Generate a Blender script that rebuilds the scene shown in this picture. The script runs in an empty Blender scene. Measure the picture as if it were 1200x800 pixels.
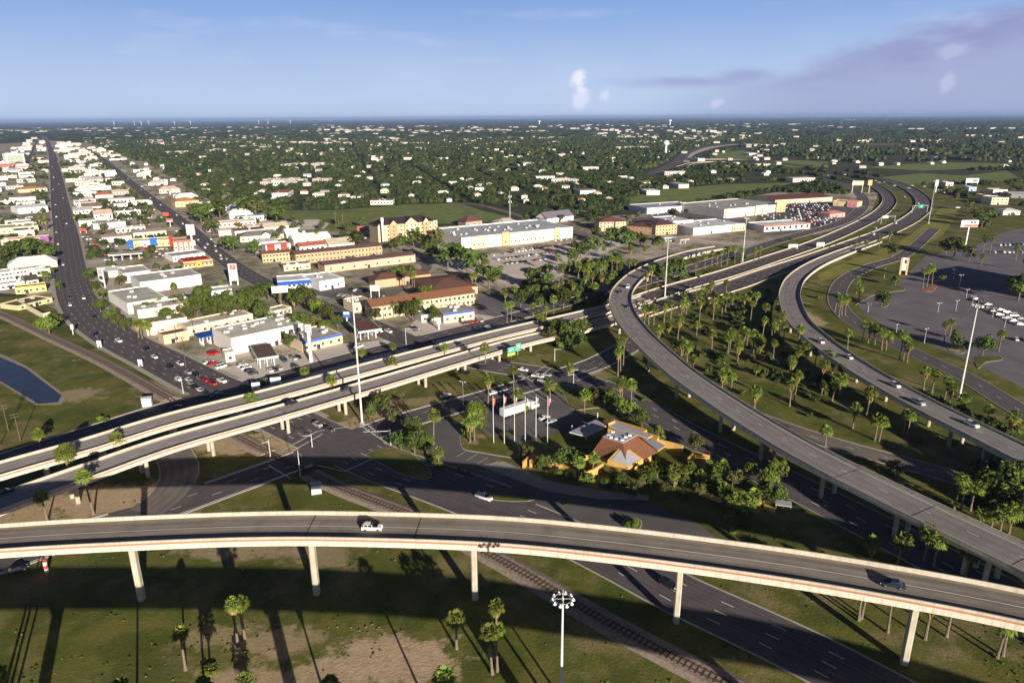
import bpy, math, random
import numpy as np
from mathutils import Matrix, Vector

# ---------------------------------------------------------------- camera
FPX, CH = 820.0, 108.0
PITCH, ROLL = math.radians(17.72), math.radians(0.40)
_f = Vector((0, math.cos(PITCH), -math.sin(PITCH)))
_u0 = Vector((0, math.sin(PITCH), math.cos(PITCH)))
_r0 = Vector((1, 0, 0))
_r = _r0 * math.cos(ROLL) - _u0 * math.sin(ROLL)
_u = _u0 * math.cos(ROLL) + _r0 * math.sin(ROLL)
scene = bpy.context.scene
COL = scene.collection
cam_d = bpy.data.cameras.new('camera')
cam = bpy.data.objects.new('camera', cam_d)
COL.objects.link(cam)
cam_d.sensor_width = 36
cam_d.lens = 36 * FPX / 1200
cam_d.clip_start, cam_d.clip_end = 1, 200000
cam.matrix_world = Matrix(((_r.x, _u.x, -_f.x, 0), (_r.y, _u.y, -_f.y, 0), (_r.z, _u.z, -_f.z, CH), (0, 0, 0, 1)))
scene.camera = cam

# ---------------------------------------------------------------- world, sun, exposure
SUN_EL, SUN_AZ = math.radians(14.5), math.radians(26)      # light travels up the picture and 26 deg to the left
world = bpy.data.worlds.new('World')
scene.world = world
world.use_nodes = True
nt = world.node_tree
nt.nodes.clear()
def wn(t, **k):
    n = nt.nodes.new(t)
    for a, b in k.items(): setattr(n, a, b)
    return n
sky = wn('ShaderNodeTexSky', sky_type='NISHITA', sun_disc=False, sun_elevation=SUN_EL, altitude=100, air_density=1.0, dust_density=0.6, ozone_density=3.0)
# sun stands behind the camera, to the right: direction (sin26, -cos26)
sky.sun_rotation = math.radians(180 - 26)
bg = wn('ShaderNodeBackground'); out = wn('ShaderNodeOutputWorld')
SKY_STRENGTH = 0.075
tc = wn('ShaderNodeTexCoord')
def wmath(op, a, b=None, clamp=False):
    n = wn('ShaderNodeMath', operation=op, use_clamp=clamp)
    for i, x in enumerate((a, b)):
        if x is None: continue
        if isinstance(x, (int, float)): n.inputs[i].default_value = x
        else: nt.links.new(x, n.inputs[i])
    return n.outputs[0]
def wrange(x, a, b, c=0., d=1.):
    n = wn('ShaderNodeMapRange', interpolation_type='SMOOTHSTEP')
    nt.links.new(x, n.inputs[0])
    for i, q in enumerate((a, b, c, d)): n.inputs[i + 1].default_value = q
    return n.outputs[0]
sep = wn('ShaderNodeSeparateXYZ'); nt.links.new(tc.outputs['Generated'], sep.inputs[0])
azi = wmath('ARCTAN2', sep.outputs[0], sep.outputs[1])           # 0 = straight ahead, + to the right
ele = wmath('ARCSINE', sep.outputs[2])
comb = wn('ShaderNodeCombineXYZ'); nt.links.new(azi, comb.inputs[0]); nt.links.new(ele, comb.inputs[1])
def wnoise(sx, sy, scale, detail=5, off=0.):
    mp = wn('ShaderNodeMapping'); nt.links.new(comb.outputs[0], mp.inputs[0])
    mp.inputs['Scale'].default_value = (sx, sy, 1); mp.inputs['Location'].default_value = (off, off * .7, 0)
    n = wn('ShaderNodeTexNoise'); nt.links.new(mp.outputs[0], n.inputs[0])
    n.inputs['Scale'].default_value = scale; n.inputs['Detail'].default_value = detail; n.inputs['Roughness'].default_value = .55
    return n.outputs[0]
def wmix(fac, a, col):
    n = wn('ShaderNodeMix', data_type='RGBA'); nt.links.new(fac, n.inputs[0]); nt.links.new(a, n.inputs[6]); n.inputs[7].default_value = (*col, 1)
    return n.outputs[2]
tint = wn('ShaderNodeMix', data_type='RGBA', blend_type='MULTIPLY'); tint.inputs[0].default_value = 1
nt.links.new(sky.outputs[0], tint.inputs[6]); tint.inputs[7].default_value = (.15, .15, .175, 1)
c = tint.outputs[2]
# the low belt of sky near the horizon is paler and bluer than the model's dusty evening band
ramp = wn('ShaderNodeMix', data_type='RGBA'); nt.links.new(wrange(ele, .0, .19), ramp.inputs[0]); ramp.inputs[6].default_value = (4.6, 5.8, 7.7, 1); ramp.inputs[7].default_value = (1.75, 3.2, 6.7, 1)
belt = wn('ShaderNodeMix', data_type='RGBA'); nt.links.new(wrange(ele, .17, .27, .95, .0), belt.inputs[0]); nt.links.new(c, belt.inputs[6]); nt.links.new(ramp.outputs[2], belt.inputs[7]); c = belt.outputs[2]
# clouds of the real sky, laid out by compass bearing and height above the horizon
def blob(az0, el0, ra, re, n, edge=.9, amp=1.6):
    a = wmath('DIVIDE', wmath('SUBTRACT', azi, az0), ra); e = wmath('DIVIDE', wmath('SUBTRACT', ele, el0), re)
    d = wmath('SQRT', wmath('ADD', wmath('MULTIPLY', a, a), wmath('MULTIPLY', e, e)))
    d = wmath('ADD', d, wmath('MULTIPLY', wmath('SUBTRACT', n, .5), amp))
    return wrange(d, 1.0, 1.0 - edge)
n1 = wnoise(1, 3.0, 9, 8); n2 = wnoise(1, 1.1, 42, 8, 4.); n3 = wnoise(1, 2.2, 5, 4, 9.)
SKYC = []
def addcloud(mask, amount, col):
    global c
    c = wmix(wmath('MULTIPLY', mask, amount), c, col)
# thin white veil over the middle
addcloud(wmath('MULTIPLY', wrange(n3, .35, .75), wrange(ele, .16, .0)), .30, (5.6, 6.3, 8.6))
# violet smoke bank, its upper edge climbing to the right
n4 = wnoise(1, 2.6, 7, 9, 2.); n5 = wnoise(1, 3.2, 16, 8, 6.)
edge_ = wmath('ADD', wmath('MULTIPLY', wmath('SUBTRACT', azi, .13), .215), wmath('ADD', wmath('MULTIPLY', wmath('SUBTRACT', n4, .5), .075), .020))
dep = wmath('SUBTRACT', edge_, ele)
inside = wmath('MULTIPLY', wrange(dep, -.004, .03), wrange(azi, .13, .42))
addcloud(inside, .72, (3.05, 3.25, 5.35))
core = wmath('MULTIPLY', wmath('MULTIPLY', wrange(dep, -.002, .018), wrange(dep, .060, .022)), wmath('MULTIPLY', wrange(azi, .26, .55), wrange(n5, .25, .60)))
addcloud(core, .42, (1.75, 1.85, 3.9))
addcloud(blob(.235, .043, .12, .012, n1, 1.0), .62, (2.7, 2.85, 5.2))
addcloud(blob(.30, .050, .06, .010, n1, 1.0), .5, (2.7, 2.85, 5.2))
addcloud(wmath('MULTIPLY', wrange(wnoise(1, 5, 6, 7, 12.), .52, .75), wrange(ele, .02, .10)), .22, (6.6, 6.9, 8.4))
# small cumulus heads
for az0, el0, ra, re, am in ((.092, .045, .013, .019, .85), (.094, .026, .016, .022, .5), (.128, .024, .011, .014, .5), (.53, .038, .011, .016, .22), (.53, .07, .022, .010, .18), (.27, .016, .012, .010, .28)):
    addcloud(blob(az0, el0, ra, re, n2, .7, 2.1), am, (8.0, 8.0, 9.4))
nt.links.new(c, bg.inputs[0]); bg.inputs[1].default_value = SKY_STRENGTH
nt.links.new(bg.outputs[0], out.inputs[0])

sun_d = bpy.data.lights.new('sun', 'SUN'); sun_d.energy = 5.0; sun_d.angle = math.radians(.5); sun_d.color = (1.0, .89, .73)
sun = bpy.data.objects.new('sun', sun_d); COL.objects.link(sun)
LDIR = Vector((-math.sin(SUN_AZ) * math.cos(SUN_EL), math.cos(SUN_AZ) * math.cos(SUN_EL), -math.sin(SUN_EL)))
sun.rotation_euler = LDIR.to_track_quat('-Z', 'Y').to_euler()
scene.view_settings.view_transform = 'Standard'; scene.view_settings.look = 'None'
scene.view_settings.exposure = 0.64; scene.view_settings.gamma = 1
scene.render.engine = 'CYCLES'
scene.cycles.max_bounces = 4; scene.cycles.diffuse_bounces = 2; scene.cycles.glossy_bounces = 2
scene.cycles.volume_bounces = 0; scene.cycles.transparent_max_bounces = 4
scene.cycles.use_denoising = True

# ---------------------------------------------------------------- pixel <-> world
def G(u, v, h=0.0):
    d = _f * FPX + _r * (u - 600) - _u * (v - 400)
    t = (h - CH) / d.z
    return Vector((d.x * t, d.y * t, h))
def PX(p):
    d = Vector(p) - Vector((0, 0, CH)); z = d.dot(_f)
    return (600 + FPX * d.dot(_r) / z, 400 - FPX * d.dot(_u) / z)
def top_h(b, v):
    """height at which the vertical line over ground point b reaches picture row v"""
    lo, hi = 0.0, 95.0
    for _ in range(30):
        m = (lo + hi) / 2
        if PX((b.x, b.y, m))[1] > v: lo = m
        else: hi = m
    return lo

# ---------------------------------------------------------------- materials
MATS = {}
def mat(name, col, rough=.8, var=.12, scale=.6, col2=None, spec=.3, metal=0., bump=0., coords='OBJ', objcol=False, det=4, streak=0., hue_rand=0.):
    if name in MATS: return MATS[name]
    m = bpy.data.materials.new(name); m.use_nodes = True; t = m.node_tree; N = t.nodes; L = t.links
    b = N['Principled BSDF']; b.inputs['Roughness'].default_value = rough
    b.inputs['Specular IOR Level'].default_value = spec; b.inputs['Metallic'].default_value = metal
    geo = N.new('ShaderNodeNewGeometry'); no = N.new('ShaderNodeTexNoise'); L.new(geo.outputs['Position'], no.inputs[0])
    no.inputs['Scale'].default_value = scale; no.inputs['Detail'].default_value = det
    mr = N.new('ShaderNodeMapRange'); L.new(no.outputs[0], mr.inputs[0]); mr.inputs[1].default_value = .3; mr.inputs[2].default_value = .7
    mx = N.new('ShaderNodeMix'); mx.data_type = 'RGBA'; L.new(mr.outputs[0], mx.inputs[0])
    c2 = col2 or tuple(x * (1 - var) for x in col); c1 = col if col2 else tuple(min(1, x * (1 + var)) for x in col)
    mx.inputs[6].default_value = (*c1, 1); mx.inputs[7].default_value = (*c2, 1)
    o = mx.outputs[2]
    if streak:
        mpz = N.new('ShaderNodeMapping'); L.new(geo.outputs['Position'], mpz.inputs[0]); mpz.inputs['Scale'].default_value = (1.1, 1.1, .06); ns = N.new('ShaderNodeTexNoise'); L.new(mpz.outputs[0], ns.inputs[0]); ns.inputs['Scale'].default_value = 1.6; ns.inputs['Detail'].default_value = 5
        mz = N.new('ShaderNodeMapRange'); L.new(ns.outputs[0], mz.inputs[0]); mz.inputs[1].default_value = .45; mz.inputs[2].default_value = .72; mz.inputs[4].default_value = streak
        m3 = N.new('ShaderNodeMix'); m3.data_type = 'RGBA'; L.new(mz.outputs[0], m3.inputs[0]); L.new(o, m3.inputs[6]); m3.inputs[7].default_value = (*[x * .45 for x in col], 1); o = m3.outputs[2]
    if objcol:
        oi = N.new('ShaderNodeObjectInfo'); m2 = N.new('ShaderNodeMix'); m2.data_type = 'RGBA'; m2.blend_type = 'MULTIPLY'; m2.inputs[0].default_value = 1
        L.new(o, m2.inputs[6]); L.new(oi.outputs['Color'], m2.inputs[7]); o = m2.outputs[2]
    if hue_rand:
        oi = N.new('ShaderNodeObjectInfo'); hs = N.new('ShaderNodeHueSaturation'); L.new(o, hs.inputs['Color'])
        r1 = N.new('ShaderNodeMapRange'); L.new(oi.outputs['Random'], r1.inputs[0]); r1.inputs[3].default_value = .5 - hue_rand; r1.inputs[4].default_value = .5 + hue_rand * .6
        r2 = N.new('ShaderNodeMapRange'); L.new(oi.outputs['Random'], r2.inputs[0]); r2.inputs[3].default_value = .65; r2.inputs[4].default_value = 1.35
        L.new(r1.outputs[0], hs.inputs['Hue']); L.new(r2.outputs[0], hs.inputs['Value']); o = hs.outputs[0]
    L.new(o, b.inputs['Base Color'])
    if bump:
        bm = N.new('ShaderNodeBump'); bm.inputs['Strength'].default_value = bump; L.new(no.outputs[0], bm.inputs['Height']); L.new(bm.outputs[0], b.inputs['Normal'])
    MATS[name] = m
    return m

def ground_mat(name, g1, g2, dirt, amt=.5, big=.02, patches=(), far=None):
    """grass worn through to bare soil in blotches; patches = (x, y, rx, ry, strength) bare places"""
    if name in MATS: return MATS[name]
    m = bpy.data.materials.new(name); m.use_nodes = True; t = m.node_tree; N = t.nodes; L = t.links
    b = N['Principled BSDF']; b.inputs['Roughness'].default_value = .95; b.inputs['Specular IOR Level'].default_value = .1
    geo = N.new('ShaderNodeNewGeometry'); P = geo.outputs['Position']
    def noise(s, d=6, r=.6):
        n = N.new('ShaderNodeTexNoise'); L.new(P, n.inputs[0]); n.inputs['Scale'].default_value = s; n.inputs['Detail'].default_value = d; n.inputs['Roughness'].default_value = r
        return n.outputs[0]
    def rng(x, a, b_, c=0., d=1.):
        n = N.new('ShaderNodeMapRange'); L.new(x, n.inputs[0])
        for i, q in enumerate((a, b_, c, d)): n.inputs[i + 1].default_value = q
        return n.outputs[0]
    def mix(f, a, b_):
        n = N.new('ShaderNodeMix'); n.data_type = 'RGBA'; L.new(f, n.inputs[0])
        for i, q in ((6, a), (7, b_)):
            if isinstance(q, tuple): n.inputs[i].default_value = (*q, 1)
            else: L.new(q, n.inputs[i])
        return n.outputs[2]
    def mth(op, a, b_=None, cl=False):
        n = N.new('ShaderNodeMath'); n.operation = op; n.use_clamp = cl
        for i, q in enumerate((a, b_)):
            if q is None: continue
            if isinstance(q, (int, float)): n.inputs[i].default_value = q
            else: L.new(q, n.inputs[i])
        return n.outputs[0]
    fine = noise(1.3, 4, .7); mid = noise(.12, 6, .65); bigN = noise(big, 5, .6)
    blot = noise(.045, 7, .7)
    o = mix(rng(mid, .36, .62), g1, g2)
    o = mix(rng(blot, .50, .62, 0, .75), o, tuple((a * .45 + b_ * .4) for a, b_ in zip(g2, dirt)))
    o = mix(rng(noise(.07, 5, .6), .52, .42, 0, .6), o, tuple(x * .62 for x in g1))
    o = mix(rng(fine, .3, .75, 0, .45), o, tuple(x * .55 for x in g1))
    dd = mix(rng(noise(.5, 6, .7), .3, .7), dirt, tuple(x * .66 for x in dirt))
    msk = rng(mth('ADD', mth('MULTIPLY', bigN, .7), mth('MULTIPLY', noise(.35, 6, .75), .3)), .62 - .16 * amt, .70 - .16 * amt)
    if patches:
        sp = N.new('ShaderNodeSeparateXYZ'); L.new(P, sp.inputs[0])
        wob = mth('MULTIPLY', mth('SUBTRACT', noise(.16, 7, .72), .5), 3.2)
        for (px, py, rx, ry, st) in patches:
            a = mth('DIVIDE', mth('SUBTRACT', sp.outputs[0], px), rx); e = mth('DIVIDE', mth('SUBTRACT', sp.outputs[1], py), ry)
            d = mth('ADD', mth('SQRT', mth('ADD', mth('MULTIPLY', a, a), mth('MULTIPLY', e, e))), wob)
            msk = mth('MAXIMUM', msk, mth('MULTIPLY', rng(d, 1.15, .75), st))
    o = mix(msk, o, dd)
    L.new(o, b.inputs['Base Color'])
    bm = N.new('ShaderNodeBump'); bm.inputs['Strength'].default_value = .5; bm.inputs['Distance'].default_value = .3; L.new(fine, bm.inputs['Height']); L.new(bm.outputs[0], b.inputs['Normal'])
    MATS[name] = m
    return m

def road_mat(name, col, lanes=4, light=.25):
    """asphalt with lighter wheel tracks running along the road (uv.x across), cracks and patches"""
    if name in MATS: return MATS[name]
    m = bpy.data.materials.new(name); m.use_nodes = True; t = m.node_tree; N = t.nodes; L = t.links
    b = N['Principled BSDF']; b.inputs['Roughness'].default_value = .85; b.inputs['Specular IOR Level'].default_value = .2
    uv = N.new('ShaderNodeUVMap'); sp = N.new('ShaderNodeSeparateXYZ'); L.new(uv.outputs[0], sp.inputs[0])
    mp = N.new('ShaderNodeMapping'); L.new(uv.outputs[0], mp.inputs[0]); mp.inputs['Scale'].default_value = (lanes * 2.2, .012, 1)
    n1 = N.new('ShaderNodeTexNoise'); L.new(mp.outputs[0], n1.inputs[0]); n1.inputs['Scale'].default_value = 2.0; n1.inputs['Detail'].default_value = 4
    geo = N.new('ShaderNodeNewGeometry'); n2 = N.new('ShaderNodeTexNoise'); L.new(geo.outputs['Position'], n2.inputs[0]); n2.inputs['Scale'].default_value = .25; n2.inputs['Detail'].default_value = 6
    w = N.new('ShaderNodeMath'); w.operation = 'MULTIPLY'; L.new(sp.outputs[0], w.inputs[0]); w.inputs[1].default_value = lanes * 2 * math.pi * 2
    s = N.new('ShaderNodeMath'); s.operation = 'SINE'; L.new(w.outputs[0], s.inputs[0])
    a1 = N.new('ShaderNodeMath'); a1.operation = 'MULTIPLY_ADD'; L.new(s.outputs[0], a1.inputs[0]); a1.inputs[1].default_value = .10; L.new(n1.outputs[0], a1.inputs[2])
    a2 = N.new('ShaderNodeMath'); a2.operation = 'MULTIPLY_ADD'; L.new(n2.outputs[0], a2.inputs[0]); a2.inputs[1].default_value = .5; L.new(a1.outputs[0], a2.inputs[2])
    mr = N.new('ShaderNodeMapRange'); L.new(a2.outputs[0], mr.inputs[0]); mr.inputs[1].default_value = .5; mr.inputs[2].default_value = 1.0
    mx = N.new('ShaderNodeMix'); mx.data_type = 'RGBA'; L.new(mr.outputs[0], mx.inputs[0])
    mx.inputs[6].default_value = (*[x * (1 - light) for x in col], 1); mx.inputs[7].default_value = (*[x * (1 + light) for x in col], 1)
    n3 = N.new('ShaderNodeTexNoise'); L.new(geo.outputs['Position'], n3.inputs[0]); n3.inputs['Scale'].default_value = .09; n3.inputs['Detail'].default_value = 8; n3.inputs['Roughness'].default_value = .7
    mr3 = N.new('ShaderNodeMapRange'); L.new(n3.outputs[0], mr3.inputs[0]); mr3.inputs[1].default_value = .52; mr3.inputs[2].default_value = .66; mr3.inputs[4].default_value = .38
    m3 = N.new('ShaderNodeMix'); m3.data_type = 'RGBA'; L.new(mr3.outputs[0], m3.inputs[0]); L.new(mx.outputs[2], m3.inputs[6]); m3.inputs[7].default_value = (*[x * .5 for x in col], 1)
    L.new(m3.outputs[2], b.inputs['Base Color'])
    MATS[name] = m
    return m

def leaf_mat(name, c1, c2, scale=.5, hue=.03):
    if name in MATS: return MATS[name]
    m = mat(name, c1, rough=.75, col2=c2, scale=scale, spec=.15, hue_rand=hue)
    return m

# ---------------------------------------------------------------- mesh helper
class MB:
    def __init__(s): s.v = []; s.f = []; s.m = []; s.uv = []
    def add(s, vs, fs, m=0, uvs=None):
        o = len(s.v); s.v += [tuple(x) for x in vs]
        for i, f in enumerate(fs):
            s.f.append([o + k for k in f]); s.m.append(m if isinstance(m, int) else m[i]); s.uv.append(uvs[i] if uvs else None)
    def box(s, x0, x1, y0, y1, z0, z1, m=0, top=None, bottom=True):
        vs = [(x0, y0, z0), (x1, y0, z0), (x1, y1, z0), (x0, y1, z0), (x0, y0, z1), (x1, y0, z1), (x1, y1, z1), (x0, y1, z1)]
        fs = [(0, 1, 5, 4), (1, 2, 6, 5), (2, 3, 7, 6), (3, 0, 4, 7), (4, 5, 6, 7)]; ms = [m] * 4 + [m if top is None else top]
        if bottom: fs.append((3, 2, 1, 0)); ms.append(m)
        s.add(vs, fs, ms)
    def rbox(s, c, d, l, w, z0, z1, m=0, top=None):
        """box about ground point c, long axis along unit 2-D direction d"""
        n = (-d[1], d[0]); q = [(-l / 2, -w / 2), (l / 2, -w / 2), (l / 2, w / 2), (-l / 2, w / 2)]
        p = [(c[0] + d[0] * a + n[0] * b, c[1] + d[1] * a + n[1] * b) for a, b in q]
        s.prism(p, z0, z1, m, top)
    def prism(s, poly, z0, z1, m=0, top=None, bottom=False):
        if sum(poly[i][0] * poly[(i + 1) % len(poly)][1] - poly[(i + 1) % len(poly)][0] * poly[i][1] for i in range(len(poly))) < 0: poly = poly[::-1]
        n = len(poly); vs = [(x, y, z0) for x, y in poly] + [(x, y, z1) for x, y in poly]
        fs = [(i, (i + 1) % n, n + (i + 1) % n, n + i) for i in range(n)] + [tuple(range(n, 2 * n))]; ms = [m] * n + [m if top is None else top]
        if bottom: fs.append(tuple(range(n - 1, -1, -1))); ms.append(m)
        s.add(vs, fs, ms)
    def cyl(s, p0, p1, r0, r1=None, n=8, m=0, cap=True):
        r1 = r0 if r1 is None else r1; p0 = Vector(p0); p1 = Vector(p1); a = (p1 - p0).normalized()
        e = a.cross(Vector((0, 0, 1)) if abs(a.z) < .9 else Vector((1, 0, 0))).normalized(); g = a.cross(e)
        vs = []
        for p, r in ((p0, r0), (p1, r1)):
            for k in range(n):
                t = 2 * math.pi * k / n; vs.append(p + e * (r * math.cos(t)) + g * (r * math.sin(t)))
        fs = [(k, (k + 1) % n, n + (k + 1) % n, n + k) for k in range(n)]
        if cap: fs += [tuple(range(n - 1, -1, -1)), tuple(range(n, 2 * n))]
        s.add(vs, fs, m)
    def mesh(s, name, mats, smooth=False):
        me = bpy.data.meshes.new(name); me.from_pydata(s.v, [], s.f)
        for x in mats: me.materials.append(x)
        me.polygons.foreach_set('material_index', s.m)
        if any(u for u in s.uv):
            l = me.uv_layers.new(name='UVMap'); d = []
            for f, u in zip(s.f, s.uv): d += [c for p in (u or [(0, 0)] * len(f)) for c in p]
            l.data.foreach_set('uv', d)
        if smooth: me.polygons.foreach_set('use_smooth', [True] * len(s.f))
        me.update()
        return me
    def build(s, name, mats, parent=None, smooth=False, loc=None, **tags):
        if not isinstance(mats, (list, tuple)): mats = [mats]
        o = bpy.data.objects.new(name, s.mesh(name, mats, smooth)); COL.objects.link(o)
        if parent: o.parent = parent
        if loc: o.location = loc
        tag(o, **tags)
        return o
def tag(o, label=None, cat=None, group=None, kind=None):
    if label: o['label'] = label
    if cat: o['category'] = cat
    if group: o['group'] = group
    if kind: o['kind'] = kind
    return o
def thing(name, loc, rz=0., label=None, cat=None, group=None):
    o = bpy.data.objects.new(name, None); COL.objects.link(o); o.location = loc; o.rotation_euler = (0, 0, rz)
    o.empty_display_size = 1
    return tag(o, label, cat, group)
def part(name, me, parent, loc=(0, 0, 0), rz=0., scale=None, color=None):
    o = bpy.data.objects.new(name, me); COL.objects.link(o); o.parent = parent; o.location = loc; o.rotation_euler = (0, 0, rz)
    if scale: o.scale = scale
    if color: o.color = (*color, 1)
    return o

def spline(pts, step=4.0):
    """Catmull-Rom through 3-D points, evenly spaced"""
    P = [np.array(p, float) for p in pts]; P = [2 * P[0] - P[1]] + P + [2 * P[-1] - P[-2]]
    o = []
    for i in range(1, len(P) - 2):
        a, b, c_, d = P[i - 1:i + 3]; L = np.linalg.norm(c_ - b); k = max(2, int(L / step))
        for j in range(k):
            t = j / k
            o.append(.5 * ((2 * b) + (-a + c_) * t + (2 * a - 5 * b + 4 * c_ - d) * t * t + (-a + 3 * b - 3 * c_ + d) * t ** 3))
    o.append(P[-2])
    return np.array(o)
def frame2(L):
    """left-hand unit normals and running length of a polyline"""
    T = np.gradient(L[:, :2], axis=0); T /= np.linalg.norm(T, axis=1)[:, None] + 1e-9
    N = np.stack([-T[:, 1], T[:, 0]], 1)
    S = np.concatenate([[0], np.cumsum(np.linalg.norm(np.diff(L[:, :2], axis=0), axis=1))])
    return T, N, S
def strip(mb, L, a, b, dz=0., dz2=None, m=0, s0=None, s1=None):
    """flat strip from offset a to offset b left of the line"""
    T, N, S = frame2(L); A = L[:, :2] + N * a; B = L[:, :2] + N * b; dz2 = dz if dz2 is None else dz2
    idx = [i for i in range(len(L)) if (s0 is None or S[i] >= s0) and (s1 is None or S[i] <= s1)]
    vs, fs, uv = [], [], []
    for k, i in enumerate(idx):
        vs += [(A[i][0], A[i][1], L[i][2] + dz), (B[i][0], B[i][1], L[i][2] + dz2)]
        if k:
            j = 2 * (k - 1); fs.append((j, j + 1, j + 3, j + 2) if a > b else (j + 1, j, j + 2, j + 3))
            q = [(0, S[idx[k - 1]]), (1, S[idx[k - 1]]), (1, S[i]), (0, S[i])]; uv.append(q if a > b else [q[1], q[0], q[3], q[2]])
    mb.add(vs, fs, m, uv)
def extr(mb, L, prof, m=0, ms=None):
    """sweep a closed cross-section [(offset, z), ...] along the line"""
    T, N, S = frame2(L); n = len(prof); vs = []; fs = []; mm = []
    for i in range(len(L)):
        for (a, z) in prof: vs.append((L[i][0] + N[i][0] * a, L[i][1] + N[i][1] * a, L[i][2] + z))
        if i:
            for k in range(n):
                fs.append(((i - 1) * n + k, (i - 1) * n + (k + 1) % n, i * n + (k + 1) % n, i * n + k)); mm.append(ms[k] if ms else m)
    fs += [tuple(range(n - 1, -1, -1)), tuple((len(L) - 1) * n + k for k in range(n))]; mm += [m, m]
    mb.add(vs, fs, mm)
def line_of(pts, h=0., step=5.):
    """pixel list (u, v[, height]) -> smooth world line"""
    return spline([tuple(G(p[0], p[1], p[2] if len(p) > 2 else h)) for p in pts], step)
def dashes(mb, L, off, w=.14, on=3., gap=9., dz=.03, s0=0., s1=1e9, m=0):
    T, N, S = frame2(L); s = s0
    while s + on < min(S[-1], s1):
        q = []
        for ss in (s, s + on):
            x = np.array([np.interp(ss, S, L[:, k] + (N[:, k] * off if k < 2 else 0)) for k in range(3)]); n_ = np.array([np.interp(ss, S, N[:, k]) for k in range(2)])
            q.append((x, n_))
        (p0, n0), (p1, n1_) = q
        mb.add([(p0[0] + n0[0] * w, p0[1] + n0[1] * w, p0[2] + dz), (p0[0] - n0[0] * w, p0[1] - n0[1] * w, p0[2] + dz), (p1[0] - n1_[0] * w, p1[1] - n1_[1] * w, p1[2] + dz), (p1[0] + n1_[0] * w, p1[1] + n1_[1] * w, p1[2] + dz)], [(0, 1, 2, 3)], m)
        s += on + gap
def polyflat(name, pix, m, z, kind='structure', label=None, smooth=0):
    p = [tuple(G(u, v, z)) for u, v in pix]
    if smooth:
        p = [tuple(q) for q in spline(p + [p[0]], smooth)[:-1]]
    if sum(p[i][0] * p[(i + 1) % len(p)][1] - p[(i + 1) % len(p)][0] * p[i][1] for i in range(len(p))) < 0: p = p[::-1]
    mb = MB(); mb.add([(x, y, z) for x, y, _ in p], [tuple(range(len(p)))]); o = mb.build(name, m)
    o['kind'] = kind
    if label: o['label'] = label
    return o
def inpoly(x, y, poly):
    r = False; n = len(poly); j = n - 1
    for i in range(n):
        xi, yi = poly[i]; xj, yj = poly[j]
        if (yi > y) != (yj > y) and x < (xj - xi) * (y - yi) / (yj - yi) + xi: r = not r
        j = i
    return r
ORD = 'first second third fourth fifth sixth seventh eighth ninth tenth eleventh twelfth thirteenth fourteenth fifteenth sixteenth seventeenth eighteenth nineteenth twentieth'.split()
ORD += ['twenty-' + x for x in ORD[:9]] + ['thirtieth'] + ['thirty-' + x for x in ORD[:9]] + ['fortieth']
# ================================================================ GROUND
M_conc = mat('pale_concrete', (.52, .47, .39), var=.12, scale=.35, rough=.9, streak=.4)
M_conc2 = mat('grey_concrete', (.36, .34, .32), var=.12, scale=.3, rough=.9)
M_kerb = mat('kerb_concrete', (.42, .39, .35), var=.12, scale=.5)
M_white = mat('road_paint_white', (.75, .74, .70), var=.1, scale=3)
M_yel = mat('road_paint_yellow', (.40, .31, .12), var=.2, scale=3)
M_asph = road_mat('asphalt', (.122, .106, .116), 5, .25)
M_asphL = road_mat('worn_asphalt', (.20, .175, .16), 2, .25)
M_deck = road_mat('deck_asphalt', (.27, .235, .205), 2, .3)
M_deckc = road_mat('deck_concrete', (.38, .345, .34), 2, .2)
M_lot = mat('lot_asphalt', (.17, .155, .18), var=.22, scale=.05, rough=.9, det=8)
M_lotpale = mat('lot_pale', (.66, .59, .54), var=.14, scale=.04, rough=.9, det=8)
M_lotdark = mat('lot_dark', (.13, .12, .125), var=.25, scale=.05, rough=.9, det=8)
M_deckr = road_mat('ramp_concrete', (.27, .245, .25), 2, .2)
M_pier = mat('pier_concrete', (.50, .45, .36), var=.15, scale=.5, rough=.9, streak=.5)
M_stripe = mat('terracotta_paint', (.42, .20, .13), var=.08, scale=1)
M_joint_shadow = mat('joint_shadow_black', (.02, .02, .025), var=.1)  # black of the deck joints and of the flyover's painted mast shadow
M_joist = mat('girder_cream', (.68, .61, .51), var=.07, scale=.2, rough=.85, streak=.55)
def W2(u, v): g = G(u, v); return g.x, g.y
pt = []
for (u, v, rx, ry, st) in ((455, 772, 15, 7, 1), (400, 790, 9, 5, .9), (325, 752, 9, 5, .6), (255, 745, 7, 4, .5), (330, 800, 16, 5, .8), (130, 590, 24, 12, .9), (30, 605, 14, 8, .8), (360, 525, 18, 7, .7),
                          (285, 645, 16, 4, .6), (375, 650, 10, 5, .5), (270, 520, 20, 8, .9), (455, 480, 6, 12, .7), (410, 500, 10, 8, .8), (90, 463, 10, 8, .6), (225, 455, 22, 14, .5), (500, 470, 10, 5, .4), (700, 440, 8, 5, .3), (550, 560, 20, 8, .3), (940, 372, 10, 20, .8)):
    x, y = W2(u, v); pt.append((x, y, rx, ry, st))
M_grass = ground_mat('lawn', (.105, .145, .026), (.20, .175, .05), (.60, .45, .30), .16, .03, pt)
M_field = ground_mat('field_grass', (.20, .26, .08), (.25, .28, .09), (.22, .18, .10), .15, .01)
M_town = ground_mat('town_ground', (.19, .19, .08), (.50, .43, .37), (.66, .58, .50), .85, .02)
M_far = ground_mat('far_country', (.05, .07, .03), (.10, .10, .05), (.26, .20, .15), .45, .0011)
M_yfield = ground_mat('dry_verge', (.34, .30, .07), (.24, .26, .06), (.30, .24, .12), .3, .03)

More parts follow.
